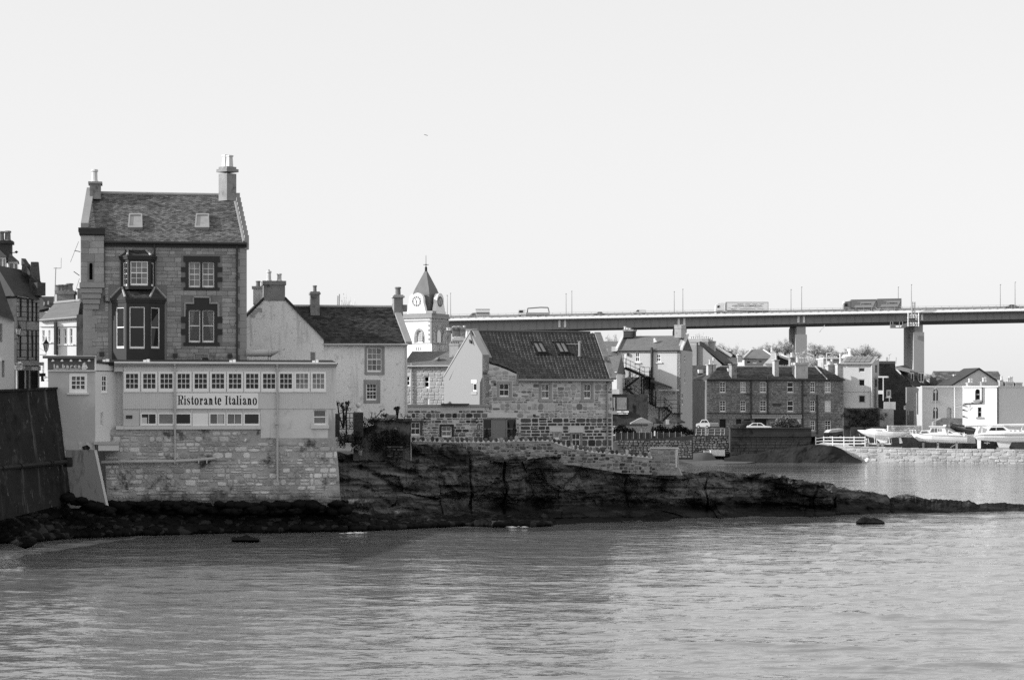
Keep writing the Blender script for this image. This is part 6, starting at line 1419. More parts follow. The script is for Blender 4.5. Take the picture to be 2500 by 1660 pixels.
# ================================================================ FIRE-ESCAPE HOUSE and its beer garden
def fire_house():
    fc = Fac(1508, 255, -17); fr = Fac(1661, fc.Y(1661), 73)
    t = thing('fire_escape_house', 'sunlit pale house with an iron fire escape down its front, under the bridge', 'house', fc.pt(1590,1045,-3))
    ws = [fc.rect(1551,860,1561.5,884), fc.rect(1603,864.5,1613.5,883.5)]; dr = fc.rect(1516.5,861,1527,897); sh = fc.rect(1604.5,962,1620.5,993)
    D = 6.6
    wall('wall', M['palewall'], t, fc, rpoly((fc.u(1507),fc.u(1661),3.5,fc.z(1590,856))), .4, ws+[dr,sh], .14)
    for r in ws: window(t, fc, r, 2, 2, .06, .08, .05, g='glass', base=.3)
    for r in ws+[]: MB().fb(fc,(r[0]-.16,r[1]+.16,r[2]-.2,r[2]-.06),0,.1).build('sill', M['sill'], t)
    dd = MB().fb(fc,dr,-.14,-.08).build('door', M['white'], t); s = MB(); m = (sh[0]+sh[1])/2
    for a in (sh[0],m+.02): s.fb(fc,(a,a+(sh[1]-sh[0])/2-.02,sh[2],sh[3]),-.12,-.05)
    s.build('shutter', M['cream'], t)
    wo = [fr.rect(1671,866,1674.5,884), fr.rect(1671,908,1674,936), fr.rect(1664.5,958,1668.5,988)]
    zr = fr.z(1672,818); ze = fc.z(1590,856)
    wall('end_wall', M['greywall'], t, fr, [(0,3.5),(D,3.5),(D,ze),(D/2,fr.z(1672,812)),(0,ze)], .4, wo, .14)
    for r in wo: window(t, fr, r, 1, 2, .1, .08, .05, g='glass')
    B0, B1 = fc.w(fc.u(1507),0,-D), fc.w(fc.u(1661),0,-D); b = MB(); at = lambda p, z: Vector((p.x,p.y,z)); b.quad(at(B0,3),at(B1,3),at(B1,ze),at(B0,ze)); FL = fc.w(fc.u(1507),0,0); b.add([at(FL,3),at(B0,3),at(B0,ze),at(FL,ze),fc.w(fc.u(1507),fr.z(1672,812),-D/2)],[(0,1,2,4,3)]); b.build('rear_wall', M['greywall'], t)
    E0,E1,R0,R1,ro = eave_roof(t, fc, 1508, 1661, 855.5, 820, D, M['slateroof'], M['slateroof'], .3, .2, .15)
    MB().tube([fc.pt(1506,857,.2),fc.pt(1661,857,.2)],.07,6).build('gutter', M['gutter'], t)
    for E, Rr, o in ((E0,R0,-.25),(E1,R1,.0)):
        s = MB(); s.hexa([E+fc.t*o,E+fc.t*(o+.3),Rr+fc.t*(o+.3),Rr+fc.t*o]+[p+Vector((0,0,.3)) for p in (E+fc.t*o,E+fc.t*(o+.3),Rr+fc.t*(o+.3),Rr+fc.t*o)]); s.build('skew', M['cream'], t)
    chimney(t, fc, 1522,808,1545,824,1.6, M['darkstone'], M['chim'], [(1526,797,.14),(1532,800,.16),(1538,801,.16)], d=-2.4, cap=.08)
    chimney(t, fr, 1663,802,1674,825,.8, M['chimlight'], M['chimlight'], [], d=.05, cap=.03); MB().lathe(fr.pt(1666,803,-.3),[(.2,0),(.25,.2),(.12,.5)],8).build('chimney_pot', M['cream'], t)
    v = MB(); v.cyl(fc.pt(1599,836,-1.6),fc.pt(1599,826,-1.6),.14,None,8); v.pb(fc,1596,832,1602.5,835,-1.8,-1.4); v.build('roof_vent', M['white'], ro)
    MB().tube([fc.pt(1591,848,.15),fc.pt(1591.5,982,.15)],.16,6).build('downpipe', M['gutter'], t); MB().tube([fc.pt(1508.5,857,.15),fc.pt(1509,1000,.15)],.1,6).build('downpipe', M['gutter'], t)
    MB().pb(fc,1530.5,862,1534,869,0,.2).build('lamp_box', M['gutter'], t)
    # dado: darker lower wall
    # ---- fire escape
    e = thing('fire_escape', 'dark iron fire escape of three flights zigzagging down the pale house', 'fire escape', fc.pt(1575,1030,1.2))
    def flight(x0,y0,x1,y1,d0=.5,d1=1.4,nm='stair_flight'):
        b = MB(); n = 12
        for d in (d0,d1):
            A, B = fc.pt(x0,y0,d), fc.pt(x1,y1,d); b.hexa([A-Vector((0,0,.14)),A-Vector((0,0,.14))+fc.n*.05,B-Vector((0,0,.14))+fc.n*.05,B-Vector((0,0,.14)),A+Vector((0,0,.14)),A+Vector((0,0,.14))+fc.n*.05,B+Vector((0,0,.14))+fc.n*.05,B+Vector((0,0,.14))])
        for i in range(n):
            A = line3(fc.pt(x0,y0,d0), fc.pt(x1,y1,d0), (i+.5)/n); B = A+fc.n*(d1-d0); b.hexa([A-fc.t*.12,A+fc.t*.12,B+fc.t*.12,B-fc.t*.12]+[p+Vector((0,0,.03)) for p in (A-fc.t*.12,A+fc.t*.12,B+fc.t*.12,B-fc.t*.12)])
        o = b.build(nm, M['iron'], e); r = MB()
        for h in (.55,1.05): r.tube([fc.pt(x0,y0,d1)+Vector((0,0,h)),fc.pt(x1,y1,d1)+Vector((0,0,h))],.025,4)
        for i in range(5): A = line3(fc.pt(x0,y0,d1),fc.pt(x1,y1,d1),i/4); r.tube([A,A+Vector((0,0,1.05))],.025,4)
        r.build('hand_rail', M['iron'], o)
    def land(x0,x1,y,d0=.05,d1=1.5):
        b = MB(); b.pb(fc,x0,y,x1,y+3,d0,d1); o = b.build('landing', M['iron'], e); r = MB()
        for h in (.55,1.05): r.tube([fc.pt(x0,y,d1)+Vector((0,0,h)),fc.pt(x1,y,d1)+Vector((0,0,h))],.025,4)
        for x in (x0,x1): r.tube([fc.pt(x,y,d1),fc.pt(x,y,d1)+Vector((0,0,1.05))],.025,4)
        r.build('hand_rail', M['iron'], o)
    land(1514,1529,897); flight(1527,898,1574,919); land(1562,1586,919); flight(1561,921,1527,947,1.5,2.3); land(1513,1532,948,.05,2.4); flight(1528,949,1572,980,1.5,2.4); land(1568,1590,981,.6,2.5)
    flight(1586,982,1602,992,.6,1.5); land(1600,1624,993,.05,1.6); flight(1622,994,1640,1007); land(1636,1659,1008,.05,1.6); flight(1636,1010,1618,1028,.6,1.4)
    p = MB()
    for x, y0, y1, d in ((1523,898,948,.3),(1566,921,1030,1.4),(1572,921,1030,.3),(1609,994,1030,1.4),(1586,905,985,.3),(1601,955,992,.6)): p.tube([fc.pt(x,y0,d),fc.pt(x,y1,d)],.07,5)
    p.build('support_post', M['iron'], e)
    # broken-backed canopy over the yard
    c = thing('yard_canopy','sagging dark canopy with pale torn edges over the yard beside the fire escape','canopy',fc.pt(1610,955,1)); b = MB(); a = [(1588,925,.2),(1640,944,.2),(1641,946,2.4),(1588,930,2.4)]
    q4 = [fc.pt(*x) for x in a]; b.hexa([p-Vector((0,0,.15)) for p in q4]+q4); b.build('roof_sheet', M['darkstone'], c); r = MB(); r.pb(fc,1608,951,1651,954,.3,1.8); r.pb(fc,1622,955,1632,963,.05,.2); r.build('gutter_board', M['cream'], c)
    for x in (1575,1588): MB().pb(fc,x,922,x+9,950,.3,.5).build('post', M['darkstone'], c)
    b = MB(); b.pb(fc,1600,975,1660,977,0,.02); b.pb(fc,1642,956,1648.5,961,0,.03); b.build('wall_plate', M['quoin'], t)
    # low lean-to to the left and its white boards
    f2 = Fac(1480,240,-5); l = thing('dark_lean_to','low dark lean-to with white fascia boards beside the fire escape','shed',f2.pt(1520,1040,-1))
    MB().pb(f2,1478,962,1580,1040,-3,0).build('wall', M['darkstone'], l); MB().pb(f2,1478,950,1512,962,-3,.2).build('upper_wall', M['rendered'], l); MB().pb(f2,1506,1003,1535,1007,0,.3).build('fascia_board', M['white'], l); MB().pb(f2,1506,1008.5,1533,1011,0,.25).build('fascia_board', M['white'], l); MB().pb(f2,1493,1003,1506,1011,-.2,.3).build('fascia_board', M['fascia'], l)
    for x0,y0,x1,y1 in ((1496,970,1500,995),(1506,970,1530,1000)): MB().pb(f2,x0,y0,x1,y1,0,.05).build('window_panel', M['terr'], l)
    MB().tube([f2.pt(1501,970,.5),f2.pt(1501,1003,.5)],.04).build('pole', M['cable'], l)
    # house between cottage and fire house: white wall, dark roof, pots
    f3 = Fac(1440,249,-12); h = thing('white_back_house','white-walled house with a shadowed slate roof behind the cottage','house',f3.pt(1480,1000,-3)); wall('wall', M['whitewash'], h, f3, rpoly((f3.u(1400),f3.u(1506),3,f3.z(1490,912))), 6, []); eave_roof(h, f3, 1400, 1507, 912, 868, 6, M['slateroof'], M['slateroof'], .3,.2); MB().tube([f3.pt(1440,911,.25),f3.pt(1506,909,.25)],.1,6).build('gutter', M['cream'], h)
    chimney(h, f3, 1448,855,1478,870,1.4, M['white'], M['white'], [(1453.5,848,.2),(1463,848,.2),(1472,848,.2)], d=-2.6, cap=.03)
    f4 = Fac(1410,300,-8); h = thing('far_slate_house','broad speckled slate roof with a stone chimney behind the white back house','house',f4.pt(1460,1000,-3)); wall('wall', M['greywall'], h, f4, rpoly((f4.u(1395),f4.u(1515),4,f4.z(1450,868))), 8, []); eave_roof(h, f4, 1395, 1520, 868, 834, 8, M['slateroof'], M['slateroof'], .35,.22)
    chimney(h, f4, 1421,822,1435,838,1.2, M['chimlight'], M['chimlight'], [(1426,812,.09)], d=-3.5, cap=.06, potm='cable'); MB().pb(f4,1493,846,1507,858,-2,.3).build('dormer', M['palewall'], h)
    # ---- beer garden: wall, fence, hedge, parasols
    fw = Fac(1490,232,0); w = thing('beer_garden_wall','speckled dark rubble wall below the beer garden fence','wall',fw.pt(1560,1110,-.3)); wall('wall', M['harbour'], w, fw, [fw.uz(*p) for p in ((1480,1122),(1692,1122),(1692,1062),(1640,1068),(1480,1074))], .8, [])
    cells = coursing(fw.u(1490),fw.u(1690),fw.z(1560,1118),fw.z(1560,1073),(.16,.28),(.25,.6),[],None,random.Random(2),.2); lay_stones(w, fw, cells, M['terr'], .05, .04, .9, 150, 0, 2)
    fe = thing('yard_fence','dark panelled fence on the beer garden wall','fence',fw.pt(1560,1072,.0))
    xs = [1503+i*14.6 for i in range(12)]
    for a, b_ in zip(xs[:-1], xs[1:]): MB().pb(fw,a+.4,1056,b_-.4,1072.5,-.25,-.2).build('panel', M['darkstone'], fe)
    for x in xs: MB().pb(fw,x-.6,1053.5,x+.6,1073,-.27,-.15).build('post', M['fascia'], fe)
    for px, ty, hw, Y, py, col, lab in ((1566,1019,29,238,1066,'fascia','pale grey parasol above the beer garden fence'),(1596,1018,24,246,1060,'darkstone','dark parasol behind the pale grey one'),(1646,1017,28,248,1058,'darkstone','dark parasol at the right end of the beer garden')):
        o = P(px,py,Y); k = Y/F; s = thing('parasol', lab, 'parasol', o, 'parasols in the beer garden'); H = (py-ty)*k; b = MB(); n = 8
        ring = [Vector((cos(2*pi*i/n+.2)*hw*k, sin(2*pi*i/n+.2)*hw*k*1.0, H-13*k)) for i in range(n)]; r2 = [Vector((v.x*.35,v.y*.35,H-3.5*k)) for v in ring]; r3 = [Vector((v.x*.05,v.y*.05,H)) for v in ring]; r0 = [v-Vector((0,0,.12)) for v in ring]
        b.loft([[o+v for v in q_] for q_ in (r0,ring,r2,r3)], False); b.build('canopy', M[col], s); MB().tube([o,o+Vector((0,0,H))],.04,6).build('pole', M['cable'], s)
    for px, lab in ((1518,'dark hedge bush at the left end of the beer garden fence'),(1612,'dark hedge bush in the middle of the beer garden'),(1660,'dark hedge bush at the right end of the beer garden')):
        shrub('hedge_bush', lab, 'bush', px, 1066, 235, [(px-14,1052,11,11),(px,1048,12,13),(px+13,1053,11,11),(px+26,1055,9,9)], .05, 'leaf2', 'bushes in the beer garden', 150, .16, int(px))
    b = MB().pb(fw,1597,1052,1600,1064,-.1,.1); tag(b.build('white_bollard', M['white'], None), 'slim white post standing in front of the beer garden fence', 'post')
    b = MB().pb(Fac(1624,244,0),1626,1024,1634,1036,-.2,.0); tag(b.build('white_notice', M['cream'], None), 'small white notice among the beer garden bushes', 'sign')
fire_house()
# ================================================================ STONE TERRACE on the harbour and the houses behind it
def terrace():
    fc = Fac(1725, 300, 11); t = thing('stone_terrace', 'long three-storey dark stone terrace with white sash windows facing the harbour', 'house', fc.pt(1890,1055,-4))
    cx = [(1757,1772),(1807.5,1821),(1855,1871.5),(1921.7,1937.7),(1977.6,1990.3),(2013.7,2029)]
    ws = [fc.rect(a,932.5,b,958.5) for a, b in cx]+[fc.rect(a,978,b,1005) for a, b in cx]+[fc.rect(a,1026.5,b,1051.5) for a, b in cx[4:]]
    dk = [fc.rect(1757,1023,1772,1043), fc.rect(1797,1023,1810,1048), fc.rect(1816,1023,1831,1048), fc.rect(1842,1022,1871,1048), fc.rect(1937,1024,1950,1048)]
    wall('stone_wall', M['terrmortar'], t, fc, rpoly((fc.u(1725),fc.u(2059),3,fc.z(1890,928))), 8, ws+dk, .25)
    styles = {3:(1,2),9:(1,2)}
    for i, r in enumerate(ws):
        c, k = styles.get(i, (2,4) if i in (4,5,10,12,13) else (2,4)); w = window(t, fc, r, c, k, .16, .09, .045, g='blind' if i == 11 else ('glass2' if i in (1,2,5) else 'glass'), base=.4, panes=False)
        MB().fb(fc,(r[0]-.15,r[1]+.15,r[2]-.18,r[2]),-.1,.08).build('sill', M['quoin'], w)
    for r in dk: MB().fb(fc, r, -.24, -.2).build('dark_doorway', M['iron'], t)
    q = random.Random(44); cells = coursing(fc.u(1725), fc.u(2059), fc.z(1890,1052), fc.z(1890,930), (.22,.40), (.3,.9), ws+dk+[fc.rect(1836,1012,1958,1024)], None, q, .3)
    lay_stones(t, fc, cells, M['terr'], .05, .04, 1., 300, 0, 44)
    s = MB(); s.pb(fc,1836,1013.5,1958,1021.5,0,.25); s.pb(fc,1836,1012,1958,1013.5,0,.4); s.build('shop_fascia', M['fascia'], t); MB().pb(fc,1945,1022,1956,1050,0,.05).build('pale_door_case', M['rendered'], t); MB().pb(fc,1886,985,1908,991,0,.06).build('name_plate', M['darkstone'], t)
    # hipped slate roof
    D = 8.5; E0,E1,R0,R1,ro = eave_roof(t, fc, 1724, 2061, 927, 895.5, D, M['slate2'], M['slate2'], .35, .22, .3, 3.2, 2.2)
    MB().tube([R0,R1],.14,6).build('ridge_tile', M['lead'], ro); MB().tube([E0,E1],.11,6).build('gutter', M['gutter'], t); MB().cyl(E1-fc.t*2.6+Vector((0,-.1,.05)), R1-fc.t*.6+Vector((0,-.1,.1)), .09,None,5).build('hip_flashing', M['lead'], ro)
    for x0,y0,x1,y1,dp,m,pots,dd in ((1786,890,1799,930,1.2,'chim',[],-.2),(1891,880,1901.5,920,1.0,'chimlight',[(1894,862,.15)],-.8),(1943,890,1972.5,929,1.6,'chimlight',[(1947,873,.17),(1953.5,873,.17),(1960,873,.17),(1966.5,874,.17)],-.1),(2045,889,2057,926,1.1,'chimlight',[(2052,864,.17)],-1.2),(1729,891,1738,918,1,'chimlight',[(1733,878,.13)],-3),(1740,891,1748,920,1,'chimlight',[(1742,873,.15)],-3)):
        chimney(t, fc, x0,y0,x1,y1+10,dp,M[m],M[m],pots,d=dd,cap=.12)
    MB().pb(fc,1778,899,1787,910,-3.2,-2.4).build('skylight', M['cream'], ro)
    pp = []
    for x, y0, y1 in ((1834.5,929,1025),(1874.5,918,1026),(1959.5,929,1052),(1995.5,964,1060)): MB().tube([fc.pt(x,y0,.12),fc.pt(x,y1,.12)],.12,6).build('downpipe', M['gutter'], t)
    b = MB()
    for a, c in (((1818,961.5),(1840,963)),((1818,1008),(1834,1010)),((1960,965),(1971,965)),((1960,1008.5),(1979,1008)),((1726,1008),(1960,1010))): b.tube([fc.pt(*a,.1),fc.pt(*c,.1)],.055,5)
    b.build('waste_pipe', M['gutter'], t)
    # pantiled house between fire-escape house and terrace
    f2 = Fac(1682,312,4); h = thing('pantiled_house','shadowed house with dark pantiles and a dark close beside the terrace','house',f2.pt(1708,1045,-3)); wall('wall', M['darkstone'], h, f2, rpoly((f2.u(1678),f2.u(1732),3,f2.z(1705,931))), 6, [f2.rect(1684,955,1697,1040)]); E0,E1,R0,R1,r2 = eave_roof(h, f2, 1676, 1732, 931, 892, 6, M['tile'], M['tile'], .4, .3)
    b = MB(); b.poly(f2,[(1705.5,902),(1716.5,902),(1717,911),(1705.5,911)],-1.8,-.9); b.build('skylight', M['rendered'], r2); MB().pb(f2,1680,975,1725,1045,.3,.5).build('close_shade', M['iron'], h); MB().pb(f2,1683,917,1688,944,2.0,2.2).build('white_strip', M['cream'], h)  # near-black slab paints the shade inside the close
    # houses on the slope behind
    f3 = Fac(1684,345,-14); h = thing('tall_back_house','pale stone gable with a long row of chimney pots behind the pantiled house','house',f3.pt(1720,1000,-3)); wall('gable_wall', M['palestone'], h, f3, [f3.uz(*p) for p in ((1680,1000),(1762,1000),(1762,890),(1709,842),(1682,842))], 8, [])
    s = MB(); A, B = f3.pt(1708,841,.2), f3.pt(1771,891,.2); s.hexa([A,B,B-f3.n*8,A-f3.n*8]+[p+Vector((0,0,.5)) for p in (A,B,B-f3.n*8,A-f3.n*8)]); s.build('roof', M['slate2'], h); MB().tube([f3.pt(1702.5,836,.2),f3.pt(1702.5,892,.2)],.14,6).build('downpipe', M['gutter'], h)
    chimney(h, f3, 1684,834,1728,850,1.6,M['palestone'],M['palestone'],[(1687+i*5.1,822-(i%2),.17) for i in range(9)],d=-2,cap=.1); chimney(h, f3, 1729,835,1744,862,1.4,M['palestone'],M['palestone'],[(1733,824,.15),(1738,824,.15)],d=-3,cap=.08)
    f4 = Fac(1730,365,5); h = thing('grey_gable_house','grey slated gable with a white skew behind the terrace','house',f4.pt(1760,1000,-3)); wall('wall', M['palestone'], h, f4, rpoly((f4.u(1750),f4.u(1800),4,f4.z(1770,873))), 6, [f4.rect(1768,874.5,1774,878)]); r = MB(); r.poly(f4,[(1730,853),(1747,844.5),(1787,868),(1786,873),(1752,873)],-3,.1); r.build('roof', M['slateroof'], h)
    s = MB(); 
    for a, b_ in (((1729.5,853),(1746,844.5)),((1746.5,844.5),(1786,869))): s.cyl(f4.pt(*a,.3),f4.pt(*b_,.3),.25,None,5)
    s.build('skew', M['white'], h); r = MB(); r.poly(f4,[(1752,843),(1796,868),(1796,873),(1788,869)],-5,-3); r.build('rear_roof', M['slate2'], h); chimney(h, f4, 1781,858,1788,872,.8,M['chim'],M['chim'],[(1784,853,.2)],d=-.5)
    f5 = Fac(1812,385,3); h = thing('hipped_back_house','broad house with a pale hipped slate roof behind the middle of the terrace','house',f5.pt(1860,1000,-3)); wall('wall', M['palestone'], h, f5, rpoly((f5.u(1818),f5.u(1890),4,f5.z(1850,877))), 8, [f5.rect(1824,882,1831,886),f5.rect(1838,883,1846,888),f5.rect(1853,881,1860,884)]); E0,E1,R0,R1,r2 = eave_roof(h, f5, 1812, 1896, 876, 854, 9, M['slateroof'], None, over=.3, inl=2.4, inr=1.6)
    for E, Rr in ((E0,R0),(E1,R1)): MB().cyl(E,Rr,.16,None,5).build('hip_flashing', M['cream'], r2)
    MB().pb(f5,1837.5,884,1847,888,-.1,.05).build('window_frame', M['white'], h); chimney(h, f5, 1801,868,1812,884,1.2,M['chimlight'],M['cream'],[(1803.5,863,.24),(1809.5,862,.24)],d=1)
    f6 = Fac(1870,350,-14); h = thing('pale_gable_house','small pale rendered gable with a chimney in front of the bridge pier','house',f6.pt(1885,1000,-3)); wall('gable_wall', M['palewall'], h, f6, [f6.uz(*p) for p in ((1862,1000),(1893,1000),(1893,862),(1882,862),(1881,872),(1866,887),(1862,893))], 5, []); chimney(h, f6, 1881.5,860,1890.5,880,1,M['palewall'],M['palewall'],[(1884.5,849,.2)],d=.02,cap=.05)
    r = MB(); r.poly(f6,[(1893,866),(1925,878),(1928,890),(1893,890)],-4,-2.2); r.build('roof', M['slate2'], h); MB().tube([f6.pt(1905,868,-2),f6.pt(1927,876,-2)],.3,5).build('verge', M['white'], h)
    f7 = Fac(1930,330,5); chs = thing('chimney_stack','grey stack with two tall white pots in front of the bridge pier','chimney stack',f7.pt(1935,960,-1)); chimney(chs, f7, 1930,874,1941,955,1.5,M['chim'],M['chim'],[(1933.5,861,.22),(1945,862,.22)],cap=.1)
    f8 = Fac(1968,330,0); s = thing('flat_white_roof','low building with a thin white flat roof and a rounded vent, left of the solar panels','building',f8.pt(2030,1000,-2)); MB().pb(f8,2010,876,2075,985,-6,0).build('wall', M['greywall'], s); MB().pb(f8,2010,873.5,2080,876,-7,.5).build('flat_roof', M['white'], s); b = MB(); b.lathe(f8.pt(2070,873,-2),[(1.0,0),(.8,.35),(.2,.5)],10); b.lathe(f8.pt(2075,872,-2),[(.2,0),(.22,.9),(.45,.95),(.4,1.3)],8); b.build('roof_vent', M['white'], s)
    MB().tube([f8.pt(2018.5,910,1),f8.pt(2018.5,862,1),f8.pt(2030,862.5,1)],.09,5).build('lamp_arm', M['cream'], s)
    ch = thing('chimney_stack','pale stone stack joining the terrace to the solar-panelled house','chimney stack',fc.pt(2030,940,-2)); chimney(ch, fc, 2022,893,2040,935,1.4,M['chimlight'],M['chimlight'],[(2025,882,.3),(2031,877,.17)],d=-3,cap=.08)
terrace()

# ================================================================ HOUSES ON THE RIGHT
def right_houses():
    fc = Fac(2059, 305, -13); t = thing('solar_house', 'pale modern house with solar panels on its sloping roof, right of the terrace', 'house', fc.pt(2095,1000,-3))
    ws = [fc.rect(2096.5,897.5,2112,908.5), fc.rect(2096.5,925.5,2112,943), fc.rect(2096.5,965,2112,983)]
    wall('wall', M['palewall'], t, fc, rpoly((fc.u(2056),fc.u(2129),4,fc.z(2095,889.5))), .4, ws, .2)
    for i, r in enumerate(ws): window(t, fc, r, 1, 1, .12, .10, .05, m=M['cream'] if i < 2 else M['fascia'], g='glass', mid=False, panes=False)
    fr = Fac(2129.5, fc.Y(2129), 62); wr = [fr.rect(2137,891,2142,910),fr.rect(2137,926,2142,944)]
    wall('side_wall', M['greywall'], t, fr, [fr.uz(2129,1000),fr.uz(2146,1000),fr.uz(2146,875),fr.uz(2129,889)], 4, wr, .2)  # side in a greyer wall colour, its shade painted in
    MB().tube([fc.pt(2128,891,.12),fc.pt(2128,994,.12)],.1,6).build('downpipe', M['cream'], t); MB().pb(fc,2056,956,2129,957,0,.06).build('string_course', M['greywall'], t)
    A, B, Cc, Dd = fc.pt(2052,889,.4), fc.pt(2130,889,.4), fc.pt(2144,872,-4.2), fc.pt(2063,872,-4.2); r = MB(); r.hexa([A,B,Cc,Dd]+[p+Vector((0,0,.12)) for p in (A,B,Cc,Dd)]); r.build('roof', M['lead'], t)
    N_ = (B-A).cross(Dd-A).normalized()
    if N_.z < 0: N_ = -N_
    for i in range(5):
        for j in range(2):
            def g(s, v): a = line3(A,B,s); b_ = line3(Dd,Cc,s); return line3(a,b_,v)+N_*.22
            s0, s1 = .10+i*.158, .10+(i+1)*.158-.012; v0, v1 = .10+j*.42, .10+(j+1)*.42-.03; q = [g(s0,v0),g(s1,v0),g(s1,v1),g(s0,v1)]; MB().hexa([p-N_*.1 for p in q]+q).build('solar_panel', M['panel'], t)
    # balcony bits between
    b = MB(); b.pb(fc,2144,918,2167,922,-2,.6); b.pb(fc,2155,922,2157,978,-.2,.6); b.pb(fc,2144,953,2155,962,0,.5); b.build('balcony', M['cream'], t); MB().pb(fc,2144,922,2155,995,-1.5,-.6).build('balcony_recess', M['iron'], t)
    # dark rubble house with lit dormers
    f2 = Fac(2144, 318, 9); h = thing('dark_rubble_house','tall dark rubble gable with white dormers on its slate slope, under the bridge pier','house',f2.pt(2190,1020,-4))
    gw = [f2.rect(2164,951.5,2175.5,970), f2.rect(2206.5,989.5,2218,1000)]
    wall('gable_wall', M['darkstone'], h, f2, [f2.uz(*p) for p in ((2140,1045),(2232,1045),(2231,945),(2187,903),(2185.5,888),(2143.5,888))], 9, gw, .2)
    window(h, f2, gw[0], 1, 1, .1,.16,.05, g='glass2', mid=False, panes=False, sill=.1); window(h, f2, gw[1], 1, 1, .1,.14,.05, g='blind', mid=False, panes=False)
    q = random.Random(2); cells = coursing(f2.u(2146),f2.u(2231),f2.z(2190,1000),f2.z(2190,889),(.2,.34),(.3,.8),gw,[f2.uz(*p) for p in ((2144,1000),(2230,1000),(2230,946),(2187,904),(2185,889),(2145,889))],q,.3); lay_stones(h, f2, cells, M['terr'] if False else M['harbour'], .05,.04,1.,200,0,3)
    MB().pb(f2,2144,881.5,2186,888,-4,.1).build('roof_wedge', M['slateroof'], h)
    r = MB(); a, b_, c, d = f2.pt(2187,897,-1), f2.pt(2231,945,.2), f2.pt(2274,941,-8.5), f2.pt(2212,893,-8.5); r.hexa([a,b_,c,d]+[p+Vector((0,0,.15)) for p in (a,b_,c,d)]); r.build('roof', M['slate2'], h)
    for x0,x1,y0,y1,dd in ((2208,2232,908,935,-2.2),(2232,2256,908,936,-4.4)):
        m = MB(); m.pb(f2,x0+8,y0,x1,y1,dd-3,dd); dm = m.build('dormer', M['fascia'], h)
        for k in range(2):
            xa = x0+(11 if k == 0 else 17.5); MB().pb(f2,xa,y0+2,xa+5.5,y1-2,dd,dd+.1).build('dormer_window', M['white'], dm); MB().pb(f2,xa+1.2,y0+4,xa+4.4,y1-6,dd+.1,dd+.14).build('pane', M['glass'], dm)
    s = MB(); s.hexa([f2.pt(2186,901,.3),f2.pt(2222,910,.3),f2.pt(2222,910,-2),f2.pt(2186,901,-2),f2.pt(2186,895,.3),f2.pt(2222,905,.3),f2.pt(2222,905,-2),f2.pt(2186,895,-2)]); s.hexa([f2.pt(2192,897,-2.2),f2.pt(2245,910,-2.2),f2.pt(2245,910,-4),f2.pt(2192,897,-4),f2.pt(2192,894,-2.2),f2.pt(2245,906,-2.2),f2.pt(2245,906,-4),f2.pt(2192,894,-4)]); s.build('dormer_roof', M['cream'], h)
    m = MB(); m.pb(f2,2228,945,2262,1040,-8,-1.4); m.build('rear_wing', M['darkstone'], h)
    for y in (962,978,992): MB().pb(f2,2240,y,2250,y+1.5,-1.4,-1.2).build('ledge', M['rendered'], h)
    a = MB(); Y = 316; a.tube([P(2165,882,Y),P(2165,872,Y)],.12); a.tube([P(2170,880,Y),P(2172,866,Y)],.03); a.tube([P(2168,868,Y),P(2176,864,Y)],.03); a.tube([P(2187,888,Y),P(2188,872,Y)],.05); tag(a.build('aerial', M['cable'], None), 'chimney pipe and thin aerials on the dark rubble house', 'aerial')
    # garden walls below the two
    f3 = Fac(2060,297,2)
    for x0,x1,y0,y1,m,lab in ((2060,2078,996,1070,'darkstone','narrow dark lane between the terrace and the ivy garden wall'),(2077,2150,996,1046,'harbour','dark ivy-grown garden wall under the solar-panelled house'),(2148,2182,998,1042,'terr','weathered stone garden wall left of the dark doorway'),(2181,2204,1000,1042,'iron','dark open shed doorway in the garden walls'),(2219,2231,1003,1042,'darkstone','narrow stone pier right of the shed doorway'),(2077,2168,1042,1068,'darkstone','low dark wall behind the sailing boat on the trailer')):
        dd = {'iron':-1.5}.get(m, 0); b = MB().pb(f3,x0,y0,x1,y1,dd-1,dd+(.4 if y0 > 1040 else 0)); tag(b.build('yard_wall', M[m], None), lab, 'wall')
    q = random.Random(3); b = MB()
    for i in range(90): leaf_clump(b, f3.pt(q.gauss(2110,24),q.uniform(998,1046),.2), q.uniform(.15,.6),.2,q.uniform(.15,.5), 30, .12, q)
    tag(b.build('ivy', M['leaf2'], None), 'ivy spread over the garden wall under the solar house', 'ivy', kind='stuff')
    fe = thing('board_fence','pale vertical board fence section above the garden wall','fence',f3.pt(2175,1000,-.5))
    for i in range(12): MB().pb(f3,2158+i*2.4,981,2160+i*2.4,1000,-.6,-.5).build('board', M['clad'], fe)
    MB().tube([f3.pt(2171.5,965,-.3),f3.pt(2171.5,998,-.3)],.06).build('pole', M['cable'], fe)
    # quay house: sun and shade of its three faces put into wall colours
    g1 = Fac(2251, 302, 6); k = thing('quay_house','large pale quay house with arched windows, sun and shade painted into its three wall tones, at the right edge','house',g1.pt(2350,1045,-4))
    w1 = [arch(g1.rect(2278,950,2290.5,978),.35), arch(g1.rect(2278,994,2290.5,1021),.3)]; w2 = [arch(g1.rect(2342,950,2350,978),.3)]; dr = arch(g1.rect(2311,994,2323,1021),.3)
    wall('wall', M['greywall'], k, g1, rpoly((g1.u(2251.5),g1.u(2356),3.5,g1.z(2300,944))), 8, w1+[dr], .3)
    rc = [g1.rect(2278,950,2290.5,978),g1.rect(2278,994,2290.5,1021),g1.rect(2311,994,2323,1021)]
    for i, r in enumerate(rc): MB().fb(g1,r,-.3,-.22).build('door' if i == 2 else 'dark_window', M['fascia'] if i == 2 else M['glass'], k); MB().fb(g1,(r[0]-.2,r[1]+.2,r[2]-.22,r[2]),-.1,.12).build('sill', M['fascia'], k)
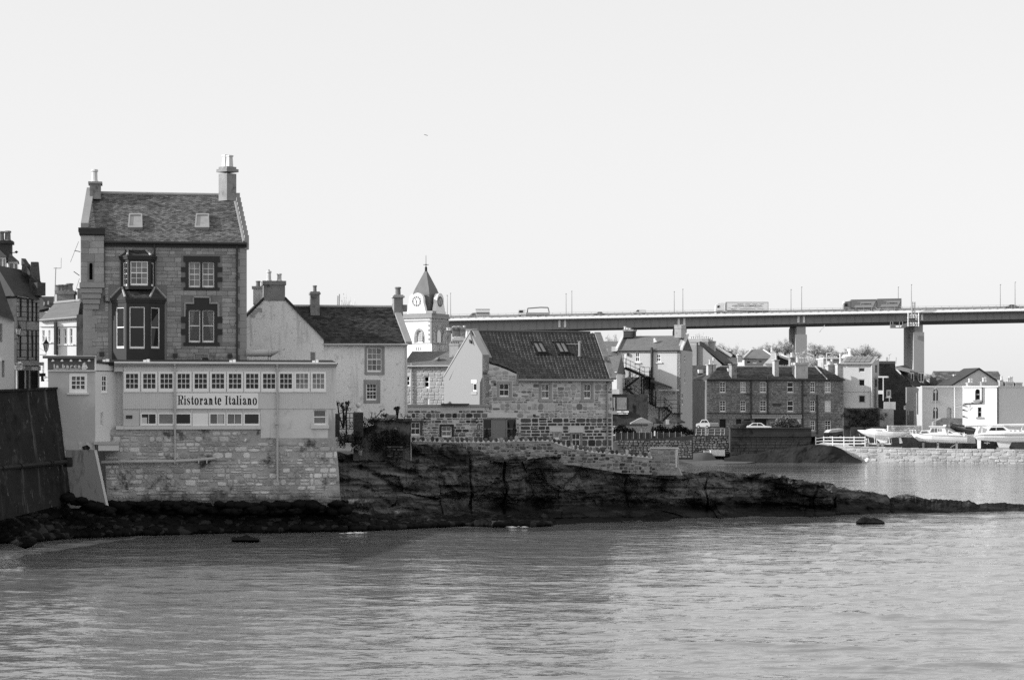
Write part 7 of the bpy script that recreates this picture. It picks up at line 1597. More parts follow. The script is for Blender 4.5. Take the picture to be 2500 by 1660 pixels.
    for r, y in ((rc[0],950),(rc[1],994)): MB().fb(g1,(r[0]+.1,r[1]-.1,r[3]-.5,r[3]-.25),-.21,-.15).build('roller_blind', M['curtain'], k)
    MB().pb(g1,2250,942,2352,945,-.3,.15).build('roof_edge', M['cream'], k); MB().tube([g1.pt(2330,945,.15),g1.pt(2330.5,1020,.15)],.08,6).build('downpipe', M['cream'], k); MB().tube([g1.pt(2331,995,.1),g1.pt(2350,989,.1)],.06,6).build('waste_pipe', M['cream'], k)
    g2 = Fac(2350, 296, -20); w = [g2.rect(2380.5,949.5,2393,976.5), g2.rect(2387,994,2396.5,1018)]
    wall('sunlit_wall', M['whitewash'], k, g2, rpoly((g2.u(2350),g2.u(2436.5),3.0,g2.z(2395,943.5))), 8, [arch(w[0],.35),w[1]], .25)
    for r in w: window(k, g2, (r[0]+.02,r[1]-.02,r[2],r[3]), 1, 2, .2,.07,.06, m=M['fascia'], g='glass', panes=False); MB().fb(g2,(r[0]-.25,r[1]+.25,r[2]-.22,r[2]),-.1,.12).build('sill', M['fascia'], k)
    MB().pb(g2,2349,942,2437,945,-.3,.15).build('roof_edge', M['white'], k)
    p = MB(); p.tube([g2.pt(2398,945,.12),g2.pt(2398,984,.12),g2.pt(2352,985.5,.12)],.07,6); p.tube([g2.pt(2436,945,.1),g2.pt(2436,1035,.1)],.1,6); p.build('downpipe', M['iron'], k)
    st = MB(); st.poly(g2,[(2358.5,992),(2364,994),(2367,988),(2369.5,993),(2374.5,993.5),(2370,998),(2368,1001.5),(2362,1000.5)],0,.05); st.build('wall_star', M['rendered'], k)
    for y in (988,999,1015): MB().pb(g2,2350,y,2354,y+3,0,.25).build('lamp_bracket', M['iron'], k)
    for x in (2372,2392): MB().pb(g2,x,981.5,x+1.2,984,.05,.25).build('perched_bird', M['iron'], k)
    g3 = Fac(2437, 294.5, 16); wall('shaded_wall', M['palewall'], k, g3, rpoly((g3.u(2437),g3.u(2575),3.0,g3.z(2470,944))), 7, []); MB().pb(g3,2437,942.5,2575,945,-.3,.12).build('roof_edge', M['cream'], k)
    g4 = Fac(2294, 322, 3); b = thing('stone_roofed_house','big speckled stone-slate roof behind the quay house','house',g4.pt(2370,1000,-4)); wall('wall', M['greywall'], b, g4, rpoly((g4.u(2294),g4.u(2455),4,g4.z(2370,942))), 8, []); eave_roof(b, g4, 2294, 2455, 942, 906, 8, M['slateroof'], M['slate'], .6,.34, th=.05)
    g5 = Fac(2325, 309, 8); b = thing('grey_gable','wide pale gable rising above the quay house roof','house',g5.pt(2390,1000,-2)); wall('gable_wall', M['palewall'], b, g5, [g5.uz(*p) for p in ((2325,960),(2448,960),(2448,941),(2391,901.5),(2325,941))], 6, [])
    s = MB()
    for p, q_ in (((2323,943),(2391,901.5)),((2391,901.5),(2450,942))):
        A, B = g5.pt(*p,.2), g5.pt(*q_,.2); s.hexa([A,B,B-g5.n*6.4,A-g5.n*6.4]+[x+Vector((0,0,.22)) for x in (A,B,B-g5.n*6.4,A-g5.n*6.4)])
    s.build('roof', M['slate2'], b)
    for x0,x1,y0,pts,lab in ((2363,2376,936,[(2367,924),(2372,924)],'low stack with two pots, left of the pair on the quay house roof'),(2396,2409,934,[(2401,922),(2406,921)],'low stack with two pots, right of the pair on the quay house roof'),(2441,2449,929,[(2445,918)],'single wide pot on a stack at the foot of the gable'),(2455,2474,935,[(2460,922),(2465,919),(2470,919)],'white stack with three pots near the right edge'),(2480,2496,936,[],'squat pale stack at the very right edge'),(2327,2334,928,[(2329,914),(2333,914)],'tall stack with two dark pots against the stone-slate roof')):
        f = Fac(x0,304 if x0 > 2340 else 314,4); s = thing('chimney_stack', lab, 'chimney stack', f.pt((x0+x1)/2,948,-.5), 'stacks on the quay roofs'); chimney(s, f, x0,y0,x1,955,1.0,M['chimlight'],M['chimlight'],[(a,b_,.17) for a,b_ in pts],cap=.06)
    # stone stair wall in front, flag pole
    s = Fac(2280,293,4); b = MB(); b.poly(s,[(2281,1042),(2282,1030),(2300,1020),(2350,1021),(2350,1045),(2281,1045)],-1.5,0); tag(b.build('stair_wall', M['chim'], None), 'brown stone stair wall in front of the quay house', 'wall')
    b = MB().tube([P(2285,948,292),P(2284,1045,292)],.06); b.lathe(P(2285,950,292),[(.1,-.1),(.3,.1),(.05,.2)],6); tag(b.build('flag_pole', M['cable'], None), 'thin white pole in front of the quay house', 'pole')
    b = MB(); f = Fac(2168,290,3); wl = thing('quay_back_wall','low pale rubble wall behind the boats on the quay','wall',f.pt(2210,1068,0)); wall('wall', M['quaymortar'], wl, f, rpoly((f.u(2168),f.u(2250),1.5,f.z(2205,1038.5))), .6, [])
    cells = coursing(f.u(2168),f.u(2250),f.z(2205,1080),f.z(2205,1039.5),(.18,.34),(.25,.6),[],None,random.Random(5),.3); lay_stones(wl, f, cells, M['quay'], .05,.05,1.,150,0,5)
right_houses()

# ================================================================ QUAY, SLIPWAY, HARBOUR WALL, RAILINGS
def quay():
    fc = Fac(2040, 281, -11)
    t = thing('quay_wall', 'long sunlit stone quay wall under the boats on the right', 'quay', fc.pt(2280,1128,-2))
    top = lambda x: interp([(1990,1086),(2060,1091),(2200,1096),(2500,1101),(2700,1104)], x)
    out = [fc.uz(x,1140) for x in (1985,2700)]+[fc.uz(x,top(x)) for x in (2700,2500,2200,2060,1990)]
    wall('wall', M['quaymortar'], t, fc, out, 22, [])
    q = random.Random(61); cells = coursing(fc.u(2045),fc.u(2560),fc.z(2280,1134),fc.z(2280,1096),(.28,.42),(.5,1.3),[],None,q,.1); lay_stones(t, fc, cells, M['quay'], .035,.05,.9,260,0,61, skip=.25)
    for i in range(46):                                # cope stones along the edge
        u = fc.u(2062)+i*1.05; x = CX+F*(fc.w(u,0).x/fc.w(u,0).y); MB().fb(fc,(u+.02,u+1.02,fc.z(x,top(x))-.02,fc.z(x,top(x))+.16+q.uniform(-.02,.03)),-.6,.06).build('cope_stone', M['quay'], t)
    # white railing
    fr = Fac(1990, 283.5, -10); r = thing('white_railing', 'white painted post and rail fence at the end of the quay', 'railing', fr.pt(2050,1090,-1))
    ps = [1991.5,2011,2032.5,2060,2085,2112]; b0 = lambda x: interp([(1990,1087),(2112,1089)], x)
    for x in ps: MB().pb(fr,x-1.1,1066.5 if x < 2000 else 1065,x+1.1,b0(x)+1,-1.1,-.95).build('post', M['white'], r)
    for dy in (2,9.5,17):
        m = MB(); m.tube([fr.pt(x,(1067 if i == 0 else 1066)+dy+(1 if i == 0 else 0),-1) for i, x in enumerate(ps)],.075,6); m.build('rail', M['white'], r)
    # weedy slipway in front of it
    sl = MB(); pts = [(1772,1116),(1855,1104),(1980,1085.5),(2030,1086),(2045,1092),(2075,1110),(2102,1124)]; base = [(1772,1131),(1870,1132),(1980,1132),(2102,1132)]
    n = 60; rows = 14; v = []
    for i in range(n+1):
        px = 1768+(2104-1768)*i/n; pt_ = interp(pts, px); pb = interp(base, px)
        for j in range(rows+1):
            f = j/rows; py = pb+(pt_-pb)*f; Y = 278.4+f*1.6; p = P(px,py,Y); p += Vector((0,.7,.35))*1.3*fbm(p*.55,4)*(1 if 0 < f else .3); v.append(p)
        e = v[-1].copy(); v.append(e+Vector((0,3,-.1))); v.append(e+Vector((0,3.2,-4)))
    m_ = rows+3; sl.v = v; sl.f = [(i*m_+j,(i+1)*m_+j,(i+1)*m_+j+1,i*m_+j+1) for i in range(n) for j in range(m_-1)]
    tag(sl.build('slipway', M['slip'], None), 'black weed-covered slipway running down into the harbour', 'slipway')
    # harbour retaining walls
    fh = Fac(1785, 283.5, 3); h = thing('harbour_wall','tall dark stained harbour wall below the parked cars','wall',fh.pt(1880,1115,-1)); wall('wall', M['harbour'], h, fh, rpoly((fh.u(1783),fh.u(1981),-.5,fh.z(1880,1046))), 1.2, [])
    MB().pb(fh,1783,1064,1981,1066,-.4,.15).build('string_course', M['darkstone'], h); MB().pb(fh,1782,1043.8,1982,1046,-1.3,.1).build('coping', M['harbour'], h)
    cells = coursing(fh.u(1784),fh.u(1980),fh.z(1880,1118),fh.z(1880,1067),(.34,.5),(.6,1.4),[],None,random.Random(4)); lay_stones(h, fh, cells, M['harbour'], .03,.03,.4,200,0,4)
    f2 = Fac(1690, 284.5, 3); h2 = thing('dark_rubble_bank','dark rubble bank below the railing, left of the harbour wall','wall',f2.pt(1735,1110,-1)); wall('wall', M['darkstone'], h2, f2, rpoly((f2.u(1640),f2.u(1786),-.5,f2.z(1735,1063.5))), 1.2, [])
    cells = coursing(f2.u(1690),f2.u(1785),f2.z(1735,1108),f2.z(1735,1066),(.2,.36),(.3,.7),[],None,random.Random(8),.3); lay_stones(h2, f2, cells, M['terr'], .06,.07,1.1,200,0,8)
    MB().pb(f2,1735,1099,1770,1113,0,1.2).build('concrete_block', M['rendered'], h2); MB().pb(f2,1719,1100,1736,1111,0,.6).build('stained_block', M['greywall'], h2)
    r = thing('bank_railing','grey railing along the top of the dark rubble bank','railing',f2.pt(1735,1064,-.5))
    for x in (1700,1713,1729,1745,1760,1769): MB().tube([f2.pt(x,1046.5,-.4),f2.pt(x,1057,-.4),f2.pt(x-1.5,1063,-.4)],.05,5).build('post', M['cable'], r)
    for y in (1046.5,1053,1060): MB().tube([f2.pt(1699,y,-.4),f2.pt(1770,y,-.4)],.045,5).build('rail', M['cable'], r)
    # beach
    b = MB(); out = [(1640,1104),(1690,1102),(1730,1107),(1770,1116),(1800,1122),(1850,1127),(1820,1130.5),(1740,1132.5),(1655,1133.5),(1640,1133)]
    Yb = lambda y: F*(CH-interp([(1102,.95),(1127,.12),(1134,-.03)], y))/(y-HY)
    b.add([P(x,y,Yb(y)) for x,y in out], [tuple(t_) for t_ in tessellate_polygon([[Vector((x,y,0)) for x,y in out]])]); tag(b.build('beach', M['sand'], None), kind='structure')
    q = random.Random(12); b = MB()
    for i in range(130):
        x = q.uniform(1655,1745); y = q.uniform(1103,1114); p = P(x,y,Yb(y)); r_ = q.uniform(.1,.45); b.lathe(p-Vector((0,0,.1)),[(r_,0),(r_*.9,.18),(r_*.4,.28)],6)
    tag(b.build('beach_stones', M['weed'], None), 'dark stones on the little harbour beach', 'stones', kind='stuff')
    o = P(2118,1125.5,272); b = MB(); b.lathe(o,[(.01,-.18),(.24,-.08),(.33,.12),(.24,.34),(.01,.42)],12); tag(b.build('mooring_buoy', M['white'], None, True), 'white mooring buoy floating by the quay', 'buoy')
quay()
# ================================================================ THE ROAD BRIDGE
BY = 700.0; BF = Fac(1250, BY, 0); BS = BY/F
def ydeck(px): return 777-(px-1090)*24/1410
def bridge():
    t = thing('road_bridge', 'long road bridge on arched concrete piers crossing high behind the whole town', 'bridge', P(1800,1000,BY+10))
    z = lambda px, dy=0: CH+(HY-ydeck(px)-dy)*BS
    x0, x1 = (900-CX)*BS, (2900-CX)*BS; zl, zr = z(900), z(2900)
    def beam(name, m, y0, y1, top, bot0, bot1=None):
        bot1 = bot0 if bot1 is None else bot1
        return MB().hexa([(x0,y0,zl-bot0),(x1,y0,zr-bot1),(x1,y1,zr-bot1),(x0,y1,zl-bot0),(x0,y0,zl-top),(x1,y0,zr-top),(x1,y1,zr-top),(x0,y1,zl-top)]).build(name, m, t)
    beam('deck', M['asphalt'], BY+.4, BY+23.6, .05, .55); MB().hexa([(x0,BY,zl-.8),(x1,BY,zr-.8),(x1,BY+.5,zr-.8),(x0,BY+.5,zl-.8),(x0,BY+.38,zl+.08),(x1,BY+.38,zr+.08),(x1,BY+.5,zr+.08),(x0,BY+.5,zl+.08)]).build('fascia', M['brfascia'], t); beam('fascia', M['brfascia'], BY+23.6, BY+24, -.05, .8)
    beam('edge_beam', M['brsteel'], BY+.7, BY+2.0, .80, 1.15); beam('girder', M['brsteel'], BY+2.2, BY+7, 1.0, 4.45, 3.1); beam('girder', M['brsteel'], BY+17, BY+21.8, 1.0, 4.45, 3.1)
    beam('girder_flange', M['asphalt'], BY+1.9, BY+7.3, 4.46, 4.6, 3.25)
    for dy in (.25, 23.7):                             # parapets
        for h, th in ((1.25,.07),(.85,.06),(.5,.05)): beam('parapet_rail', M['brrail'], BY+dy-.03, BY+dy+.03, -h, -h+th)
    beam('crash_barrier', M['truckgrey'], BY+2.1, BY+2.25, -.78, -.48); beam('crash_barrier', M['truckgrey'], BY+11.9, BY+12.1, -.8, -.5)
    b = MB()
    for i in range(90):
        px = 950+i*19; X = (px-CX)*BS; zz = z(px); b.box(X-.05,X+.05,BY+.2,BY+.3,zz,zz+1.25)
    b.build('parapet_posts', M['brrail'], t)['kind'] = 'stuff'
    b = MB()
    for i in range(170):
        px = 950+i*10.2; X = (px-CX)*BS; zz = z(px); b.box(X-.04,X+.04,BY+2.12,BY+2.3,zz,zz+.75)
    b.build('barrier_posts', M['truckgrey'], t)['kind'] = 'stuff'
    b = MB()
    for i in range(86):
        px = 950+i*20; X = (px-CX)*BS; k = (px-900)/2000; bt = 4.4+(3.05-4.4)*k; zz = z(px); b.box(X-.07,X+.07,BY+2.08,BY+2.22,zz-bt,zz-1.2)
    b.build('girder_ribs', M['brsteel'], t)['kind'] = 'stuff'
    # piers: long slabs with a tall arch, each set square under the deck
    for pa, pb, ya, ytop in ((1362,1384,830,803),(1654,1678,800,798),(1947,1969.5,823,792),(2236,2256.5,814,786)):
        X0, X1 = (pa-CX)*BS, (pb-CX)*BS; 
        zt = CH+(HY-ytop)*BS; za = CH+(HY-ya)*BS; D = 19.5; y0 = BY+2.3
        out = [(0,0),(D,0),(D,zt-1.0),(D-3,zt),(3,zt),(0,zt-.5)]; c = D/2; w = 4.6
        hole = [(c-w,0.01),(c+w,.01)]+[(c+w*cos(pi*i/10), za-7+7*sin(pi*i/10)) for i in range(11)]
        m = MB(); loops = []
        for X in (X0, X1):
            lp = [[Vector((X,y0+d,h)) for d, h in l] for l in (out, hole)]; loops.append(lp); m.add([p for l in lp for p in l], [tuple(q) for q in tessellate_polygon(lp)])
        for k in (0,1):
            A, B = loops[0][k], loops[1][k]; n = len(A); m.add(A+B, [(i,(i+1)%n,(i+1)%n+n,i+n) for i in range(n)])
        po = m.build('pier', M['brconc'], t)
        MB().box(X0-.35,X1+.35,y0-.3,y0+.9,0,zt-3.2).build('pier_pilaster', M['brconc'], po)
        MB().box(X0+.3,X1-.3,y0+.1,y0+D-.2,zt-.6,zt+.5).build('bearing', M['brconc'], po)
        for dx in (.2, 2.0): MB().box(X0+dx,X0+dx+.7,BY+1.9,BY+2.25,zt+.6,zt+3.4).build('stiffener', M['brfascia'], po)
    # lamp columns, in pairs: one each side of the road
    lamps = [(1092,722,23.5),(1100,717,.6),(1382,718,23.5),(1396,712,.6),(1646,713,23.5),(1667,707,.6),(1931,708,23.5),(1957,702,.6),(2193,702,23.5),(2225,696,.6),(2442,696,23.5),(2478,690,.6)]
    for i, (px, py, dy) in enumerate(lamps):
        Y = BY+dy; X = (px-CX)/F*Y; zz = CH+(HY-py)/F*Y; zb = z(CX+X/BS); l = MB(); l.cyl((X,Y,zb),(X,Y,zz),.16,.09,6); l.box(X-.15,X+.15,Y-.8,Y+.3,zz,zz+.18)
        o = l.build('lamp_column', M['cable'], None); tag(o, ['near','far'][dy > 5]+' side lamp column of a pair on the bridge, '+('just right of the clock tower','above the cottage roof','above the fire-escape house','left of the white articulated lorry' if False else 'between the two big lorries','beside the inspection platform','at the right edge of the photo')[i//2], 'lamp post', 'lamp columns on the bridge')
    # white inspection platform hung on the right pier
    g = thing('inspection_platform', 'white lattice inspection platform hanging from the bridge at the right pier', 'platform', P(2230,800,BY-1)); f = Fac(2230, BY-.8, 0)
    b = MB(); b.pb(f,2226,737,2228,768,-.5,0).pb(f,2233,737,2235,768,-.5,0)
    for y in range(738,768,4): b.pb(f,2226,y,2235,y+1.2,-.5,-.1)
    b.build('mast', M['brrail'], g)
    for ya, yb in ((768,776),(787,796)):
        b = MB(); b.pb(f,2218,ya,2245,ya+1.5,-2,0).pb(f,2217,yb-1.5,2244,yb,-2,0)
        for i in range(5): x = 2218+i*6.4; b.tube([f.pt(x,ya,0),f.pt(x,yb,0)],.09,4); 
        for i in range(4): x = 2218+i*6.4; b.tube([f.pt(x,ya if i%2 else yb,0),f.pt(x+6.4,yb if i%2 else ya,0)],.08,4)
        b.build('lattice_deck', M['white'], g)
    b = MB()
    for x in (2217,2243): b.tube([f.pt(x,764,0),f.pt(x,797,0)],.14,4)
    b.build('hanger', M['white'], g)
    b = MB(); b.poly(f,[(2174,801),(2206,801),(2218,796),(2218,788),(2206,791),(2200,799),(2187,799),(2187,792),(2174,792)],-1.5,-.2); b.build('side_gangway', M['truckgrey'], g)
    b = MB()
    for x in (2174,2180,2196,2204): b.tube([f.pt(x,785,-.5),f.pt(x,800,-.5)],.10,4)
    b.build('gangway_hanger', M['truckgrey'], g)
bridge()
def wheels(t, f, xs, y, r, d=.05, m='tyre'):
    for x in xs:
        p = f.pt(x, y, d); w = MB(); w.cyl(p-f.n*.5, p, r, None, 12); wo = w.build('wheel', M[m], t); h = MB(); h.cyl(p, p+f.n*.03, r*.5, None, 8); h.build('rim', M['cable'], wo)
def vehicles():
    f = Fac(1250, BY+3.0, 0)
    def yd(px): return ydeck(px)-.5
    # articulated lorry with the lettered white trailer
    t = thing('articulated_lorry', 'white articulated lorry with a lettered box trailer on the bridge', 'lorry', f.pt(1810,768,-1))
    b = MB(); b.poly(f,[(1746.5,766),(1746.5,753),(1748,744),(1752,741),(1763,739.5),(1769,739.5),(1769,766)],-2.4,0); c = b.build('cab', M['truck'], t)
    MB().poly(f,[(1750.5,751.5),(1752,746),(1757,745.5),(1756,751.5)],0,.05).build('cab_window', M['glass'], c); MB().pb(f,1751,757.5,1764,761,0,.04).build('side_skirt', M['truckpale'], c)
    bx = MB().pb(f,1773,738,1876,758,-2.5,0).build('box_body', M['truck'], t)
    fr = MB().pb(f,1772.5,737.5,1876,738.5,-2.5,.04).pb(f,1772.5,757.5,1876,758.6,-2.5,.04).pb(f,1772.5,738,1773.3,758,-2.5,.04).pb(f,1874.8,738,1876,758,-2.5,.04); fr.build('box_edge', M['truckgrey'], bx)
    z = crop(1730,720,170/2362)
    def lt(s, x0,y0,x1,y1,m='truckgrey'): a = z(x0,y0); b_ = z(x1,y1); lettering(bx, f, s, a[0],a[1],b_[0],b_[1], M[m], .05)
    lettering(bx, f, 'WESTERN COMMERCIAL', *z(785,336), *z(1830,400), M['fascia'], .05, True); lt('SALES',862,412,1050,434,'truckpale'); lt('SERVICE',1180,412,1440,434,'truckpale'); lt('PARTS',1555,412,1755,434,'truckpale'); lt('>>>>',762,455,955,490); lt('>>>>',1672,455,1868,490)
    k = MB()
    for x0,x1,y in ((960,1180,305),(1235,1410,305),(1475,1650,305),(1725,1865,305),(1045,1575,470)): a = z(x0,y-5); b_ = z(x1,y+7); k.pb(f,a[0],a[1],b_[0],b_[1],.04,.05)
    k.build('print_line', M['truckpale'], bx)
    MB().pb(f,1776,758.6,1876,761.5,-1.9,-.3).build('chassis', M['truckgrey'], t); wheels(t, f, (1754,1767,1830,1840,1850), 765, .5)
    # draw-bar lorry with two grey boxes
    t = thing('drawbar_lorry', 'grey lorry with a drawbar trailer, both boxes lettered, on the bridge at right', 'lorry', f.pt(2130,760,-1))
    b = MB(); b.poly(f,[(2060,756),(2060,745),(2062,737),(2077,734.5),(2077,756)],-2.4,0); c = b.build('cab', M['truckgrey'], t); MB().poly(f,[(2059,741),(2061,736),(2064,735.5),(2063,740)],-2.4,.1).build('sun_visor', M['truck'], c); MB().poly(f,[(2062,748),(2063,742),(2069,741.5),(2069,748)],0,.05).build('cab_window', M['glass'], c)
    for x0,x1,y0,y1 in ((2078,2139.5,731.5,752),(2142,2201,729.5,750)):
        bx = MB().poly(f,[(x0,y1),(x1,y1-1),(x1,y0-1),(x0,y0)],-2.5,0).build('box_body', M['truckgrey'], t)
        MB().poly(f,[(x0+7,y1-.5),(x0+16,y0+5),(x1-2,y0+4.5),(x1-9,y1-1)],0,.04).build('pale_panel', M['truckpale'], bx); lettering(bx, f, 'J.HEEBINK', x0+24,y0+9,x0+50,y0+13.5, M['iron'], .06, True); MB().poly(f,[(x0+10,y0+13.5),(x0+13.5,y0+6),(x0+22,y0+6),(x0+21.5,y0+13)],.04,.06).build('emblem', M['truckgrey'], bx)
        MB().pb(f,x0,y1,x1,y1+2.2,-1.9,-.2).build('chassis', M['iron'], t)
    wheels(t, f, (2068,2090,2128,2153,2190), 757, .5)
    # flat-bed with a crane
    t = thing('crane_lorry', 'white flat-bed lorry with a folded crane arm on the bridge', 'lorry', f.pt(1300,775,-1))
    c = MB().poly(f,[(1264,774),(1264,765),(1265.5,757),(1268,755.5),(1283,755.5),(1283,774)],-2.3,0).build('cab', M['truck'], t); MB().poly(f,[(1266.5,763),(1268,758),(1277,758),(1276,763)],0,.05).build('cab_window', M['glass'], c)
    MB().pb(f,1284,763,1342,772.5,-2.4,0).build('flat_bed', M['truckpale'], t); MB().pb(f,1284,767,1342,768,0,.05).build('rave', M['truckgrey'], t)
    b = MB(); b.tube([f.pt(1287.5,764,-1),f.pt(1288,753,-1),f.pt(1320,750.5,-1),f.pt(1338,751,-1),f.pt(1341,765,-1)],.22,6); b.build('crane_arm', M['truckgrey'], t); wheels(t, f, (1270,1312,1320,1332), 774, .45)
    # box van
    t = thing('box_van', 'small box van with a grey band, leftmost vehicle on the bridge', 'van', f.pt(1170,778,-1)); c = MB().poly(f,[(1145,776),(1146,770),(1153,764),(1162,763),(1162,776)],-2,0).build('cab', M['truckpale'], t); MB().poly(f,[(1151,769),(1154,765.5),(1160,765),(1160,769)],0,.04).build('cab_window', M['glass'], c)
    bx = MB().pb(f,1161.5,755,1195.5,776,-2.2,0).build('box_body', M['truck'], t); MB().pb(f,1163,762,1195,768,0,.04).build('side_band', M['truckgrey'], bx); MB().pb(f,1161,754.5,1196,756,-2.2,.05).build('box_edge', M['truckgrey'], bx); wheels(t, f, (1151,1186), 777, .38)
    for px, w, h, lab, kind, m in ((1463,28,7.5,'silver car on the bridge between the crane lorry and the panel van','car','carsilver'),(1561,32,11,'white panel van on the bridge, left of the white articulated lorry','van','truck'),(2472,35,8,'dark car on the bridge at the right edge','car','truckgrey')):
        y = yd(px)-1.5; t = thing('parked_car' if False else ('panel_van' if kind == 'van' else 'car'), lab, kind, f.pt(px,y,-1)); a = px-w/2
        if kind == 'car': body = [(a,y),(a+1,y-3.5),(a+8,y-4.5),(a+12,y-h),(a+20,y-h),(a+w-5,y-4.2),(a+w,y-3.4),(a+w,y)]; wn = [(a+9,y-4.3),(a+12.5,y-h+.8),(a+19.5,y-h+.8),(a+w-7,y-4.3)]
        else: body = [(a,y),(a,y-4.5),(a+6,y-6.5),(a+10,y-h),(a+w,y-h),(a+w,y)]; wn = [(a+7,y-6.2),(a+10.3,y-h+1),(a+15,y-h+1),(a+15,y-6.2)]
        bo = MB().poly(f,body,-1.8,0).build('body', M[m], t); MB().poly(f,wn,0,.03).build('side_window', M['glass'], bo); wheels(t, f, (a+6,a+w-6), y, .33)
vehicles()

# ================================================================ PARKED CARS
def car(name, lab, fc, x0, x1, yt, yb, m, nose='left', d=-1.7, roof=True):
    t = thing(name, lab, 'car', fc.pt((x0+x1)/2, yb, d/2), 'cars parked along the harbour'); w = x1-x0; h = yb-yt
    fx = (lambda a: x0+a*w) if nose == 'left' else (lambda a: x1-a*w)
    yy = lambda a: yb-a*h
    body = [(0,.18),(0,.42),(.03,.52),(.24,.60),(.36,.62),(.95,.62),(1,.5),(1,.18),(.9,.14),(.1,.14)]
    b = MB().poly(fc,[(fx(a),yy(c)) for a,c in body],d,0); bo = b.build('body', M[m], t)
    cab = [(.26,.58),(.42,.97),(.50,1.0),(.78,.98),(.95,.6)]; ins = .18
    vs0 = [fc.pt(fx(a),yy(c),0 if c < .7 else -ins) for a,c in cab]; vs1 = [fc.pt(fx(a),yy(c),d if c < .7 else d+ins) for a,c in cab]
    n = len(cab); c_ = MB(); c_.add(vs0+vs1, [tuple(range(n)),tuple(range(n,2*n))]+[(i,(i+1)%n,(i+1)%n+n,i+n) for i in range(n)]); c_.build('cabin', M[m], t)
    for a in ([(.33,.62),(.44,.91),(.57,.93),(.57,.62)],[(.60,.62),(.60,.93),(.76,.91),(.88,.64)]): MB().add([fc.pt(fx(x),yy(c),.015-ins*max(0,(c-.6)/.4)+.012) for x,c in a],[(0,1,2,3)]).build('side_window', M['glass'], t)
    q = [fc.pt(fx(.27),yy(.61),-.1),fc.pt(fx(.27),yy(.61),d+.1),fc.pt(fx(.415),yy(.94),d+.26),fc.pt(fx(.415),yy(.94),-.26)]; o = fc.t*(-.03 if nose == 'left' else .03); MB().add([p+o for p in q],[(0,1,2,3)]).build('windscreen', M['glass'], t)
    wheels(t, fc, (fx(.18),fx(.80)), yb-h*.14, h*.19*fc.Y(x0)/F, .02)
    return t
def cars():
    f1 = Fac(1699, 292, -38); car('parked_car','silver hatchback parked at an angle left of the terrace', f1, 1699,1733,1024,1045,'carsilver','left',-2.2)
    f2 = Fac(1797, 290, 6); car('parked_car','black estate car half hidden behind the white coupe', f2, 1797,1841,1026,1047,'carblack','left')
    f3 = Fac(1824, 286.5, -4); car('parked_car','white coupe on the harbour wall in front of the black estate', f3, 1824,1884,1032,1050,'boat','right')
    f4 = Fac(2022, 287, 8); t = thing('jeep','dark off-road car with a pale sheeted load on its roof, beside the terrace','car',f4.pt(2040,1072,-1), 'cars parked along the harbour')
    MB().poly(f4,[(2021,1068),(2021,1058),(2030,1056),(2058,1056),(2059,1068)],-1.8,0).build('body', M['carblack'], t); MB().poly(f4,[(2027,1057),(2032,1051),(2057,1050),(2058,1057)],-1.7,-.1).build('cabin', M['carblack'], t); wheels(t, f4, (2028,2052), 1067, .42); s = MB(); s.poly(f4,[(2022,1056),(2030,1049),(2058,1046),(2060,1051),(2040,1055)],-2.0,.1); s.build('roof_load', M['curtain'], t)
    shrub('harbour_bush','large pale bushy shrub on the harbour wall in front of the terrace','bush',1925,1046,289,[(1890,1038,12,8),(1905,1030,14,10),(1920,1024,16,11),(1938,1034,14,11),(1950,1040,9,7)],.06,'bushleaf',None,260,.16,9)
    shrub('harbour_bush','dark low bush at the right end of the harbour wall','bush',1912,1046,288,[(1915,1040,9,7),(1935,1042,8,6),(1946,1043,7,5)],.05,'leaf2',None,260,.14,10)
cars()

# ================================================================ BOATS laid up on the quay
def hull(t, Y, top, keel, beam, m, stripe=None, name='hull'):
    k = Y/F; xs = [top[0][0]+(top[-1][0]-top[0][0])*i/22 for i in range(23)]; rings = []
    for x in xs:
        zt, zk = interp(top,x), interp(keel,x); b = interp(beam,x); c = P(x,zt,Y); d = max((zk-zt)*k,.05)
        rings.append([c+Vector((0,-b*w,-d*h)) for w, h in ((1,0),(.97,.25),(.85,.55),(.5,.85),(0,1),(-.5,.85),(-.85,.55),(-.97,.25),(-1,0))])
    ho = MB().loft(rings, True, True).build(name, M[m], t, False)
    if stripe:
        s = MB(); r2 = []
        for x in xs:
            zt, zk = interp(top,x), interp(keel,x); b = interp(beam,x); c = P(x,zt,Y); d = (zk-zt)*k; r2.append([c+Vector((0,-b*1.0-.025,-d*stripe[0])),c+Vector((0,-b*.995-.025,-d*stripe[1]))])
        s.loft(r2, False, False); s.build('hull_stripe', M['truckgrey'], ho)
    return ho
